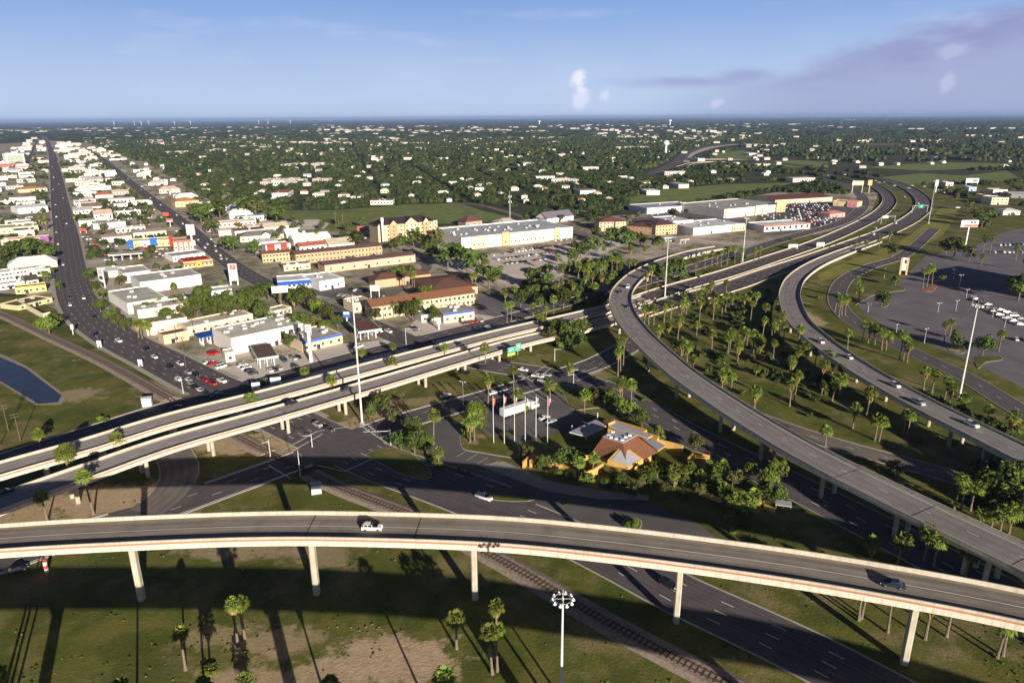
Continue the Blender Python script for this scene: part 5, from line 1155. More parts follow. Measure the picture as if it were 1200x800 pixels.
# signal cabinets by the railway
for lab, u, v, s in (('white metal railway cabinet on the grass below the crossing', 371, 577, 1.1), ('small white railway hut beside the track by the far overpass', 173, 475, 1.3)):
    a = G(u, v); rt = thing('railway_cabinet', (a.x, a.y, 0), .3, lab, 'cabinet'); mb = MB(); mb.box(-1.3 * s, 1.3 * s, -s, s, .2, 2.6 * s); part('box', mb.mesh('box', [M_wsign]), rt)
    mb = MB(); mb.add([(-1.5 * s, -1.2 * s, 2.6 * s), (1.5 * s, -1.2 * s, 2.6 * s), (1.5 * s, 1.2 * s, 2.6 * s), (-1.5 * s, 1.2 * s, 2.6 * s), (-1.5 * s, 0, 3 * s), (1.5 * s, 0, 3 * s)], [(0, 1, 5, 4), (2, 3, 4, 5), (0, 4, 3), (1, 2, 5), (3, 2, 1, 0)]); part('roof', mb.mesh('roof', [M_steel]), rt)
    mb = MB(); mb.box(-1.4 * s, 1.4 * s, -1.1 * s, 1.1 * s, 0, .197); part('plinth', mb.mesh('plinth', [M_kerb]), rt)
a = G(55, 670); rt = thing('crossing_gate', (a.x, a.y, 0), .0, 'short red and white crossing gate post under the flyover, left side', 'crossing gate')
for k in range(4): mb = MB(); mb.box(-.3, .3, -.3, .3, k * 1.0, k * 1.0 + .98); part('band', mb.mesh('band', [M_rsign if k % 2 else M_wsign]), rt)
# radio mast, water towers, wind turbines
def lattice(u, v, h, label):
    b = G(u, v); rt = thing('radio_mast', (b.x, b.y, 0), 0, label, 'radio mast'); mb = MB(); w = 1.0
    for k in range(3):
        a_ = k * 2.094
        mb.cyl((w * math.cos(a_), w * math.sin(a_), 0), (.5 * w * math.cos(a_), .5 * w * math.sin(a_), h), .14, n=4)
    n = int(h / 3)
    for i in range(n):
        for k in range(3):
            a_, c_ = k * 2.094, (k + 1) * 2.094; s1 = w * (1 - .5 * i / n); s2 = w * (1 - .5 * (i + 1) / n); mb.cyl((s1 * math.cos(a_), s1 * math.sin(a_), i * h / n), (s2 * math.cos(c_), s2 * math.sin(c_), (i + 1) * h / n), .08, n=3, cap=False)
    part('lattice', mb.mesh('lattice', [M_steel]), rt); mb = MB(); mb.cyl((0, 0, h), (0, 0, h + 4), .1, n=4)
    for z in (h * .8, h * .95):
        for k in range(3): mb.box(math.cos(k * 2.1) * 1.6 - .25, math.cos(k * 2.1) * 1.6 + .25, math.sin(k * 2.1) * 1.6 - .25, math.sin(k * 2.1) * 1.6 + .25, z - 1, z + 1)
    part('antenna', mb.mesh('antenna', [M_wsign]), rt)
lattice(597.5, 268, 34, 'thin lattice radio mast behind the warehouse store')
def water_tower(u, v, h, label, r):
    b = G(u, v); rt = thing('water_tower', (b.x, b.y, 0), 0, label, 'water tower'); mb = MB(); mb.cyl((0, 0, 0), (0, 0, h * .7), r * .35, n=10); part('stem', mb.mesh('stem', [M_wsign]), rt)
    mb = MB(); prof = [(.35, .62), (.9, .72), (1, .82), (.85, .93), (.4, 1.)]
    for (a_, z0), (c_, z1) in zip(prof[:-1], prof[1:]): mb.cyl((0, 0, h * z0), (0, 0, h * z1), r * a_, r * c_, 12, cap=True)
    part('tank', mb.mesh('tank', [M_wsign]), rt)
water_tower(632, 146.5, 62, 'pale water tower standing alone near the horizon, middle of three', 22)
water_tower(785, 147, 70, 'white water tower on the horizon above the far highway curve', 20)
water_tower(780, 181, 40, 'slim white water tower nearer than the others, left of the far highway curve', 9)
for i, u in enumerate((133, 157, 165, 174, 204, 223, 303, 314, 340)):
    b = G(u, 142.6); b = Vector((b.x, b.y, 0)); s = 17000 / b.length; b = b * s; rt = thing('wind_turbine', (b.x, b.y, 0), R.uniform(-.4, .4), 'tiny white wind turbine on the horizon, %s from the left' % ORD[i], 'wind turbine', 'wind turbines on the horizon')
    mb = MB(); mb.cyl((0, 0, 0), (0, 0, 105), 6, 4, 8); part('tower', mb.mesh('tower', [M_wsign]), rt)
    rt.scale = (.75, .75, .75); a0 = R.uniform(0, 2)
    for k in range(3): a_ = a0 + k * 2.094; mb = MB(); mb.cyl((0, -6, 105), (55 * math.cos(a_), -6, 105 + 55 * math.sin(a_)), 3, 1.2, 5); part('blade', mb.mesh('blade', [M_wsign]), rt)

# ---- the articulated lorry in the visitor car park
a = G(588, 491); b = G(628, 478); d = (b - a); ang = math.atan2(d.y, d.x); tr = thing('lorry', (a.x, a.y, .06), ang, 'white articulated lorry parked across the visitor car park behind the flagpoles', 'lorry'); M_tw = mat('lorry_white', (.85, .84, .82), rough=.4, var=.03)
Lt = d.length * .76
mb = MB(); mb.box(0, Lt, -1.3, 1.3, 1.2, 4.1); part('trailer', mb.mesh('trailer', [M_tw]), tr)
mb = MB(); mb.box(.3, Lt - .3, -.9, .9, .85, 1.197); part('chassis', mb.mesh('chassis', [M_dk]), tr)
mb = MB(); x = Lt + .9; mb.add([(x, -1.25, .7), (x + 2.6, -1.25, .7), (x + 2.6, -1.25, 2.2), (x + 2.1, -1.2, 3.2), (x + .6, -1.2, 3.8), (x, -1.2, 3.9), (x, 1.25, .7), (x + 2.6, 1.25, .7), (x + 2.6, 1.25, 2.2), (x + 2.1, 1.2, 3.2), (x + .6, 1.2, 3.8), (x, 1.2, 3.9)],
    [(0, 1, 2, 3, 4, 5), (11, 10, 9, 8, 7, 6), (0, 6, 7, 1), (1, 7, 8, 2), (2, 8, 9, 3), (3, 9, 10, 4), (4, 10, 11, 5), (5, 11, 6, 0)]); cab = part('cab', mb.mesh('cab', [M_tw]), tr)
mb = MB(); mb.box(x + 2.6, x + 3.9, -1.1, 1.1, .8, 2.0); part('bonnet', mb.mesh('bonnet', [M_tw]), cab)
mb = MB(); mb.add([(x + 2.62, -1.05, 2.25), (x + 2.62, 1.05, 2.25), (x + 2.16, 1.0, 3.15), (x + 2.16, -1.0, 3.15)], [(0, 1, 2, 3)]); mb.box(x + 1.2, x + 2.1, -1.26, -1.24, 2.2, 3.0); part('windscreen', mb.mesh('windscreen', [M_glass]), cab)
for xx in (1.2, 2.5, Lt - 1.5, Lt - .2, x + 2.9):
    for y in (-1.1, 1.1): mb = MB(); mb.cyl((0, -.15, 0), (0, .15, 0), .52, n=14); part('wheel', mb.mesh('wheel', [M_tyre]), tr, (xx, y, .52))
# ================================================================ VEHICLES
car_on(LN, 436, 618, 'suv', 'white', label='white family car driving on the near flyover, casting a shadow to its left')
car_on(LN, 1046, 684, 'sedan', 'navy', flip=True, label='dark navy car on the right part of the near flyover')
car_on(LB2, 341, 472, 'suv', 'black', label='black family car on the near one of the twin overpasses, mid-span')
car_on(LB2, 407, 456, 'suv', 'dark grey', label='dark grey family car on the near overpass just behind the floodlight mast')
car_on(LB2, 6, 576, 'sedan', 'black', label='black car in the shaded left end of the near overpass')
car_on(LC1, 736, 336, 'van', 'white', flip=True, label='white van at the top of the tight curved ramp')
car_on(LC1, 727, 342, 'sedan', 'dark grey', label='grey car just below the white van on the tight curved ramp')
car_on(LC1, 736, 359, 'sedan', 'blue', label='pale blue car on the inner side of the tight curved ramp')
for u, v, k, c_, lb in ((962, 400, 'suv', 'white', 'white family car highest on the long ramp'), (995, 418, 'sedan', 'white', 'white car on the long ramp, second from its top'), (1049, 451, 'suv', 'white', 'white family car midway down the long ramp'), (1076, 471, 'pickup', 'silver', 'silver pickup on the long ramp behind the white family car'), (1139, 497, 'suv', 'white', 'white family car lowest on the long ramp')):
    car_on(LC2, u, v, k, c_, label=lb)
car_on(R1B, 567, 582, 'pickup', 'white', label='white pickup on the boulevard above the flyover')
car_on(R1B, 783, 684, 'suv', 'black', label='black family car on the boulevard beside the flyover pier')
car_on(F1, 20, 667, 'sedan', 'black', label='black car emerging under the left end of the flyover')
car_on(R1, 372, 497, 'sedan', 'silver', label='silver car waiting below the near overpass'); car_on(R1, 386, 503, 'sedan', 'dark grey', label='dark grey car just ahead of the silver one below the overpass')
car_on(F2, 207, 477, 'sedan', 'blue', label='bright blue car in the shadow beside the far overpass'); car_on(F2, 254, 463, 'pickup', 'blue', label='blue pickup in the shadow by the avenue junction')
car_on(F1, 522, 463, 'sedan', 'white', label='white car on the frontage road under the overpass shadow')
for u, v, k, c_ in ((74, 310, 'sedan', 'white'), (81, 348, 'sedan', 'black'), (82, 357, 'sedan', 'white'), (98, 349, 'suv', 'white'), (110, 372, 'suv', 'black'), (112, 392, 'suv', 'black'), (139, 399, 'pickup', 'white'), (172, 409, 'suv', 'black'), (181, 418, 'sedan', 'white'), (200, 430, 'suv', 'black'),
                    (211, 426, 'suv', 'white'), (230, 439, 'sedan', 'black'), (209, 444, 'sedan', 'white'), (220, 436, 'sedan', 'silver'), (224, 449, 'sedan', 'silver'), (221, 445, 'sedan', 'white'), (240, 445, 'sedan', 'red'), (249, 449, 'suv', 'red'), (260, 446, 'pickup', 'white'), (235, 457, 'sedan', 'white'),
                    (228, 453, 'sedan', 'black'), (241, 462, 'suv', 'dark grey'), (68, 286, 'sedan', 'white'), (66, 272, 'suv', 'silver'), (78, 262, 'sedan', 'white'), (66, 254, 'pickup', 'white'), (72, 246, 'sedan', 'black'), (65, 240, 'sedan', 'white'), (74, 232, 'sedan', 'silver'), (62, 222, 'sedan', 'white'), (69, 216, 'sedan', 'white'), (63, 208, 'van', 'white'), (70, 203, 'sedan', 'black'), (61, 196, 'sedan', 'white'), (67, 190, 'sedan', 'white'), (62, 183, 'sedan', 'silver')):
    car_on(R1, u, v, k, c_)
for u, v, k, c_ in ((243, 286, 'sedan', 'white'), (247, 280, 'van', 'white'), (252, 288, 'sedan', 'white'), (258, 299, 'sedan', 'white'), (259, 303, 'sedan', 'white'), (253, 294, 'suv', 'white'), (236, 276, 'sedan', 'black'), (240, 290, 'pickup', 'white'), (232, 281, 'sedan', 'white'), (228, 272, 'sedan', 'silver'), (221, 268, 'sedan', 'white'), (280, 319, 'sedan', 'black'), (265, 303, 'sedan', 'silver'), (214, 262, 'suv', 'white'), (207, 252, 'sedan', 'white'),
                    (313, 334, 'sedan', 'dark grey'), (377, 363, 'sedan', 'white'), (455, 388, 'pickup', 'white'), (420, 380, 'sedan', 'black'), (594, 423, 'sedan', 'black'), (613, 433, 'sedan', 'white'), (630, 441, 'pickup', 'white'), (640, 439, 'sedan', 'silver'), (636, 446, 'suv', 'silver'), (546, 437, 'suv', 'black'), (188, 240, 'sedan', 'white'), (176, 232, 'sedan', 'white'), (165, 222, 'sedan', 'silver'), (150, 210, 'sedan', 'white'), (790, 521, 'suv', 'black')):
    car_on(R2, u, v, k, c_)
for u, v, k, c_ in ((600, 452, 'sedan', 'black'), (590, 457, 'sedan', 'silver'), (545, 478, 'sedan', 'black'), (553, 474, 'sedan', 'dark grey'), (672, 434, 'sedan', 'silver'), (660, 440, 'suv', 'black'), (578, 460, 'sedan', 'white')): car_on(F1, u, v, k, c_)
for u, v, k, c_ in ((990, 205, 'van', 'white'), (1009, 208, 'pickup', 'white'), (1026, 212, 'sedan', 'white'), (1030, 214, 'sedan', 'white'), (1036, 214, 'sedan', 'silver'), (1048, 218, 'suv', 'white'), (1065, 221, 'sedan', 'white'), (1075, 239, 'suv', 'white'), (1048, 262, 'van', 'white'), (1022, 275, 'van', 'white'), (1025, 268, 'sedan', 'white'), (1027, 260, 'sedan', 'silver'), (1059, 231, 'sedan', 'white'), (970, 206, 'sedan', 'white'), (955, 202, 'suv', 'white'), (1069, 218, 'sedan', 'white'), (1083, 219, 'sedan', 'white')):
    g = G(u, v, .3); car_at(g.x, g.y, .35, 1.9 if v > 230 else 2.6, k, c_, uv=(u, v))
car_at(*G(1122, 244)[:2], .1, 0, 'pickup', 'white', uv=(1122, 244))
NCAR = [0]; LOTV = []; LOTF = []; LOTM = []
def lot_row(A, B, n, skip=.15, cols=None, perp=True):
    a = G(*A); b = G(*B); d = b - a; w = d.length; dx, dy = d.x / w, d.y / w; ang = math.atan2(dy, dx) + (math.pi / 2 if perp else 0)
    for k in range(n):
        if R.random() < skip: continue
        t = (k + .5) / n; x, y = a.x + d.x * t, a.y + d.y * t; col = R.choice(cols or (['white', 'silver', 'black', 'white', 'dark grey'] if A[0] > 1130 else None) or ['white', 'white', 'white', 'silver', 'silver', 'black', 'dark grey', 'red', 'blue', 'tan']); kd = R.choice(['sedan', 'sedan', 'suv', 'suv', 'pickup', 'van'] if R.random() < .6 else ['sedan', 'suv'])
        if NCAR[0] < 175: NCAR[0] += 1; car_at(x, y, .09, ang + R.uniform(-.04, .04), kd, col, uv=PX((x, y, 0)))
        else: LOTV.append((x, y, ang, kd, col))
# near lots first
for A, B, n in (((286, 452), (330, 443), 6), ((242, 425), (262, 432), 4), ((246, 414), (258, 416), 3), ((282, 428), (300, 440), 4), ((430, 392), (448, 388), 3), ((556, 388), (586, 380), 5), ((540, 380), (566, 376), 4), ((468, 390), (492, 386), 2), ((308, 437), (330, 432), 4), ((330, 424), (352, 419), 4), ((404, 404), (424, 408), 3),
                ((1140, 350), (1200, 376), 8), ((1152, 361), (1200, 383), 6), ((1162, 296), (1215, 296), 10), ((1168, 288), (1215, 286), 9), ((1185, 398), (1230, 402), 4), ((634, 489), (650, 497), 2),
                ((575, 300), (640, 290), 16), ((580, 305), (650, 296), 16), ((600, 293), (668, 287), 14), ((590, 310), (640, 304), 9), ((540, 301), (556, 299), 4), ((640, 284), (690, 278), 8),
                ((262, 278), (330, 273), 14), ((396, 346), (432, 352), 7), ((410, 340), (440, 344), 6), ((420, 354), (452, 350), 6), ((345, 284), (400, 278), 12), ((350, 290), (402, 284), 12), ((287, 291), (310, 289), 6), ((290, 297), (312, 295), 5), ((196, 320), (222, 352), 3), ((208, 350), (226, 347), 4)):
    lot_row(A, B, n, .12)
for k in range(14):
    t = k / 13; lot_row((892 + t * -4, 241 + t * 26), (968 + 20 * t, 238 + t * 26), 26 if k < 12 else 16, .12, ['white', 'white', 'silver', 'black', 'dark grey', 'blue', 'red'])
for k in range(5): lot_row((122, 293 + k * 3), (190, 289 + k * 3), 16, .35)
for k in range(5): lot_row((134, 246 + k * 4), (182, 242 + k * 4), 14, .3)
for k in range(3): lot_row((750, 262 + k * 3), (815, 256 + k * 3), 14, .4)
for k in range(3): lot_row((756, 247 + k * 3), (815, 241 + k * 3), 16, .4)
for k in range(3): lot_row((1098, 220 + k * 3), (1126, 221 + k * 3), 8, .3)
rq = random.Random(77)
for (u0, u1, v0, v1, n_) in ((84, 150, 190, 300, 26), (100, 220, 240, 300, 26), (230, 330, 262, 300, 10), (0, 58, 225, 300, 12), (300, 440, 275, 300, 8), (120, 190, 196, 240, 14)):
    for _k in range(n_):
        u, v = rq.uniform(u0, u1), rq.uniform(v0, v1); lot_row((u, v), (u + rq.uniform(8, 18), v - rq.uniform(.3, 1.2)), rq.randint(3, 6), .2)
mb = MB()
for (x, y, ang, kd, col) in LOTV:
    if min(abs(np.hypot(L_[:, 0] - x, L_[:, 1] - y).min() - 0) - w_ / 2 for L_, w_ in ROADS) < 2: continue
    c_, s_ = math.cos(ang), math.sin(ang); me = CAR[kd]['one']; mi = list(PAINT).index(col)
    src = CARMB = globals().setdefault('_LOD', {})
    if kd not in src:
        m_ = MB(); st = CARDIM[kd][1]; gh = CARDIM[kd][2]; m_.box(st[0][0], st[-1][0], -.9, .9, .3, st[2][2], 0)
        w0, w1 = .84, .68; vs = [(gh[0][0], -w0, gh[0][1]), (gh[0][0], w0, gh[0][1]), (gh[1][0], -w1, gh[1][1]), (gh[1][0], w1, gh[1][1]), (gh[2][0], -w1, gh[2][1]), (gh[2][0], w1, gh[2][1]), (gh[3][0], -w0, gh[3][1]), (gh[3][0], w0, gh[3][1])]
        m_.add(vs, [(0, 2, 3, 1), (4, 6, 7, 5), (0, 6, 4, 2), (1, 3, 5, 7)], 1); m_.add(vs[2:6], [(0, 2, 3, 1)], 0); src[kd] = m_
    m_ = src[kd]; mb.add([(x + a * c_ - b * s_, y + a * s_ + b * c_, z + .09) for a, b, z in m_.v], m_.f, [mi if q == 0 else len(PAINT) for q in m_.m])
o = mb.build('parked_cars', [mat('paint_' + k.replace(' ', '_'), v, rough=.3, var=0, spec=.6) for k, v in PAINT.items()] + [M_glass], kind='stuff'); o['label'] = 'packed rows of parked cars filling the farther car lots'

# ================================================================ PALMS AND TREES
PALMS = [(279, 757, 707), (287, 748, 704), (217.5, 785, 739), (249, 812, 782), (289, 812, 795), (4, 812, 702), (6, 830, 728), (9, 850, 790), (535, 760, 721), (582, 783, 706), (577, 790, 738), (583, 786, 738),
    (110, 603, 556), (56, 611, 580), (47, 523, 508), (296, 491, 467), (358, 452, 434), (389, 470, 444), (461, 415, 405), (424, 423, 412), (460, 446, 423), (522, 429, 406), (570, 441, 407), (572, 474, 443), (602, 463, 433), (508, 521, 486),
    (551, 518, 492), (556, 517, 490), (514, 549, 529), (606, 474, 461), (594, 380, 357), (599, 379, 356), (630, 389, 368), (637, 387, 374), (667, 441, 429), (645, 471, 450), (142, 541, 513),
    (724, 441, 411), (730, 436, 389), (727, 438, 400), (726, 469, 449), (729, 468, 446), (684, 487, 462), (757, 432, 421), (772, 396, 385), (815, 411, 380), (790, 413, 401), (800, 416, 401), (812, 430, 419), (846, 454, 436), (857, 456, 440), (884, 478, 458), (886, 440, 431),
    (864, 431, 404), (853, 414, 395), (872, 403, 388), (890, 417, 402), (834, 411, 391), (846, 368, 352), (850, 367, 346), (872, 369, 348), (879, 379, 355), (896, 376, 359), (911, 372, 360), (904, 402, 382), (918, 400, 381), (855, 412, 389), (875, 407, 390), (890, 416, 397), (848, 450, 430),
    (933, 437, 412), (927, 441, 424), (925, 476, 448), (930, 472, 438), (944, 426, 405), (955, 429, 411), (969, 434, 414), (975, 438, 420), (984, 450, 430), (975, 470, 448), (985, 464, 442), (963, 462, 450), (993, 409, 390), (1010, 401, 380), (1017, 402, 382), (978, 366, 346), (983, 371, 351), (986, 370, 352), (990, 370, 349),
    (897, 538, 514), (967, 523, 503), (999, 502, 476), (1015, 488, 458), (1025, 516, 491), (1030, 517, 493), (1058, 509, 484), (1063, 511, 486), (1025, 404, 385), (1033, 410, 389), (1038, 410, 392), (1054, 422, 391), (1058, 423, 397), (1063, 425, 404), (1082, 457, 434), (1091, 465, 436), (1106, 472, 445), (1112, 477, 454), (1127, 484, 466),
    (1156, 496, 479), (1184, 505, 487), (1170, 412, 390), (1106, 402, 379), (1113, 394, 377), (1086, 336, 313), (1081, 338, 317), (1092, 334, 313), (1003, 344, 327), (1006, 354, 337), (1118, 596, 560), (1126, 597, 571), (1137, 598, 569), (1146, 620, 600), (1160, 624, 602), (1171, 626, 599), (1182, 625, 597), (1187, 594, 575), (1173, 597, 576), (1191, 600, 576),
    (1083, 657, 624), (1094, 664, 632), (1131, 676, 647), (1050, 668, 632), (1020, 662, 635), (1006, 727, 690), (1009, 725, 688), (1040, 741, 700), (1084, 749, 708), (1109, 746, 706), (1175, 768, 728), (1168, 771, 730), (1194, 746, 706),
    (667, 320, 307), (672, 347, 333), (649, 370, 350), (663, 354, 342), (684, 337, 315), (686, 338, 326), (695, 328, 310), (703, 330, 313), (705, 338, 324), (697, 348, 335), (709, 328, 309), (716, 338, 324), (720, 332, 321), (717, 322, 303), (723, 321, 304), (737, 322, 306), (744, 320, 306), (757, 343, 321), (763, 333, 315), (760, 380, 361), (766, 381, 361), (778, 378, 359), (786, 374, 355), (783, 396, 381),
    (755, 379, 361), (815, 359, 346), (822, 358, 342), (804, 368, 355), (794, 398, 373), (798, 417, 399), (805, 424, 405), (773, 302, 284), (755, 303, 291), (815, 325, 305), (834, 312, 296), (845, 312, 295), (852, 310, 291), (861, 308, 290), (868, 308, 293), (884, 306, 293), (890, 304, 291), (840, 311, 297), (826, 315, 300), (848, 309, 292),
    (1002, 296, 286), (1014, 294, 284), (1030, 290, 280), (1042, 284, 274), (700, 322, 308), (690, 330, 316), (712, 345, 330), (678, 326, 314), (655, 330, 317), (640, 352, 338), (630, 350, 336), (676, 356, 344), (640, 378, 362), (625, 372, 358), (592, 356, 342), (603, 352, 338),
    (566, 326, 308), (572, 324, 306), (554, 342, 322), (558, 341, 321), (587, 326, 314), (583, 334, 322), (520, 300, 286), (484, 345, 322), (486, 344, 320), (474, 338, 318), (492, 370, 352), (478, 372, 356), (462, 371, 356), (451, 372, 358), (490, 283, 268), (478, 286, 272), (402, 265, 250), (394, 266, 250), (372, 284, 270), (355, 280, 268),
    (694, 558, 535), (678, 560, 540), (790, 570, 552), (757, 568, 553), (848, 590, 572), (853, 592, 576), (860, 600, 584), (845, 560, 545), (832, 556, 545), (808, 562, 548), (820, 568, 556), (840, 566, 552), (770, 560, 548), (740, 470, 450), (880, 596, 580), (875, 604, 590), (868, 598, 584),
    (163, 395, 378), (167, 397, 378), (172, 396, 380), (176, 394, 380), (138, 262, 250), (55, 270, 258), (48, 268, 256), (54, 262, 252), (88, 262, 252), (205, 345, 334), (260, 342, 332), (345, 362, 350), (330, 398, 388), (1190, 305, 290), (1152, 296, 278), (1160, 297, 280), (1150, 310, 300), (1200, 318, 305)]
for (u, v, vt) in PALMS: place_palm(u, v, vt)
for u, v, h in ((395, 862, 12), (160, 880, 14), (245, 870, 13), (520, 870, 14), (700, 880, 13)): place_palm(u, v, h=h)
for u, v, vt in ((83, 565, 529), (556, 500, 478), (562, 497, 480)): place_palm(u, v, vt, date=True)
def fill(poly, n, fn, seed=1, dmin=0):
    r = random.Random(seed); W_ = [(G(*p).x, G(*p).y) for p in poly]; xs = [p[0] for p in W_]; ys = [p[1] for p in W_]; got = []; t = 0
    while len(got) < n and t < n * 60:
        t += 1; x, y = r.uniform(min(xs), max(xs)), r.uniform(min(ys), max(ys))
        if inpoly(x, y, W_) and all((x - a) ** 2 + (y - b) ** 2 > dmin * dmin for a, b in got): got.append((x, y)); fn(x, y, r)
    return got
def pf(x, y, r): u, v = PX((x, y, 0)); place_palm(u, v, h=r.uniform(7, 13.5))
fill([(770, 378), (830, 352), (900, 345), (905, 372), (860, 385), (800, 395)], 10, pf, 3, 7)
fill([(830, 400), (905, 385), (960, 440), (990, 470), (930, 450), (860, 430)], 10, pf, 4, 7)
fill([(650, 320), (720, 300), (745, 312), (715, 345), (660, 345)], 12, pf, 5, 6)
# hand-placed trees: base u, v, width in pixels, kind
for t in ((735, 494, 28, 'C'), (752, 500, 22, 'A'), (716, 480, 26, 'A'), (702, 476, 22, 'B'), (690, 470, 18, 'A'), (617, 537, 18, 'B'), (770, 519, 22, 'B'), (815, 529, 22, 'B'), (640, 553, 22, 'A'), (660, 550, 26, 'A'), (676, 546, 22, 'A'), (650, 558, 14, 'A'), (688, 572, 20, 'C'), (706, 575, 14, 'A'), (726, 572, 18, 'A'), (748, 575, 16, 'B'),
          (486, 532, 30, 'A'), (470, 528, 24, 'A'), (482, 512, 26, 'A'), (500, 530, 22, 'A'), (448, 487, 30, 'A'), (434, 492, 20, 'A'), (462, 498, 18, 'B'), (1048, 559, 22, 'D'), (912, 567, 32, 'C'), (900, 572, 24, 'C'), (895, 588, 30, 'A'), (912, 592, 24, 'A'), (878, 560, 20, 'C'), (858, 572, 24, 'B'), (838, 577, 20, 'A'), (800, 572, 20, 'A'), (782, 562, 18, 'A'), (820, 582, 18, 'B'),
          (762, 570, 20, 'A'), (740, 585, 18, 'A'), (778, 580, 16, 'B'), (1152, 575, 34, 'A'), (1175, 580, 40, 'A'), (1196, 575, 36, 'A'), (1160, 598, 34, 'A'), (1190, 606, 34, 'B'), (1200, 560, 30, 'A'), (1146, 588, 26, 'B'), (1208, 620, 40, 'A'), (1117, 409, 22, 'A'), (1151, 416, 24, 'A'), (1131, 412, 14, 'B'), (1033, 360, 20, 'A'), (1092, 326, 14, 'A'), (1193, 352, 38, 'A'), (1185, 346, 24, 'A'), (1118, 302, 28, 'A'), (1108, 298, 22, 'A'), (1135, 306, 20, 'B'),
          (1049, 335, 16, 'A'), (1160, 262, 20, 'A'), (1150, 266, 22, 'A'), (1144, 258, 16, 'B'), (1102, 334, 14, 'A'), (665, 402, 28, 'A'), (655, 398, 24, 'A'), (645, 404, 20, 'B'), (680, 395, 22, 'A'), (672, 410, 20, 'A'), (573, 338, 34, 'A'), (548, 322, 40, 'A'), (525, 316, 34, 'A'), (506, 306, 26, 'A'), (535, 306, 24, 'A'), (560, 318, 26, 'A'), (512, 296, 30, 'B'), (627, 340, 30, 'A'), (640, 345, 26, 'A'), (655, 352, 26, 'B'), (620, 352, 22, 'A'), (670, 310, 22, 'A'), (680, 304, 26, 'A'),
          (660, 362, 24, 'A'), (610, 360, 20, 'A'), (690, 300, 24, 'A'), (700, 296, 22, 'B'), (640, 326, 20, 'A'), (716, 290, 26, 'A'), (735, 293, 24, 'A'), (750, 289, 20, 'A'), (735, 284, 20, 'A'), (770, 294, 20, 'B'), (700, 282, 18, 'A'), (800, 330, 20, 'A'), (790, 325, 28, 'A'), (778, 332, 24, 'A'), (770, 328, 22, 'A'), (826, 352, 20, 'B'), (1045, 302, 20, 'A'),
          (197, 383, 22, 'A'), (186, 378, 18, 'B'), (176, 374, 20, 'A'), (205, 372, 20, 'A'), (218, 380, 22, 'A'), (232, 372, 26, 'A'), (240, 362, 28, 'A'), (228, 366, 20, 'C'), (248, 376, 24, 'A'), (262, 378, 34, 'A'), (280, 374, 34, 'A'), (295, 371, 28, 'A'), (290, 358, 24, 'A'), (305, 356, 28, 'A'), (315, 352, 26, 'A'), (326, 354, 20, 'B'), (345, 360, 26, 'A'), (358, 362, 28, 'A'), (372, 370, 20, 'C'), (384, 376, 20, 'A'), (310, 378, 28, 'A'), (318, 388, 22, 'A'), (236, 355, 24, 'A'), (208, 360, 18, 'A'), (186, 362, 16, 'C'),
          (138, 384, 16, 'B'), (130, 378, 18, 'A'), (146, 388, 16, 'A'), (120, 352, 18, 'B'), (112, 342, 16, 'A'), (106, 330, 18, 'A'), (118, 366, 16, 'A'), (142, 336, 16, 'B'), (160, 350, 14, 'A'), (58, 392, 22, 'C'), (48, 388, 16, 'C'), (66, 384, 18, 'C'), (56, 330, 14, 'C'), (60, 322, 12, 'A'), (20, 306, 30, 'A'), (34, 304, 30, 'A'), (46, 300, 26, 'A'), (58, 306, 20, 'A'), (2, 308, 24, 'A'), (70, 340, 12, 'A'),
          (340, 408, 18, 'A'), (352, 392, 26, 'A'), (366, 388, 20, 'B'), (380, 392, 18, 'C'), (396, 386, 18, 'A'), (340, 388, 20, 'B'), (468, 372, 16, 'A'), (440, 376, 16, 'B'), (484, 376, 24, 'A'), (508, 378, 20, 'A'), (498, 352, 22, 'C'), (466, 332, 24, 'A'), (478, 330, 22, 'A'), (532, 352, 12, 'A'), (412, 310, 12, 'D'), (419, 311, 10, 'D'), (438, 308, 12, 'D'), (300, 300, 20, 'A'), (274, 296, 22, 'A'), (262, 292, 16, 'B'), (250, 275, 22, 'A'), (236, 262, 26, 'A'), (245, 258, 24, 'A'), (258, 256, 26, 'A'), (228, 256, 20, 'B'),
          (325, 262, 26, 'A'), (300, 256, 26, 'B'), (285, 254, 26, 'A'), (420, 292, 24, 'A'), (410, 290, 18, 'A'), (470, 294, 20, 'A'), (485, 292, 24, 'A'), (498, 292, 20, 'A'), (460, 294, 16, 'B')):
    place_tree(*t)
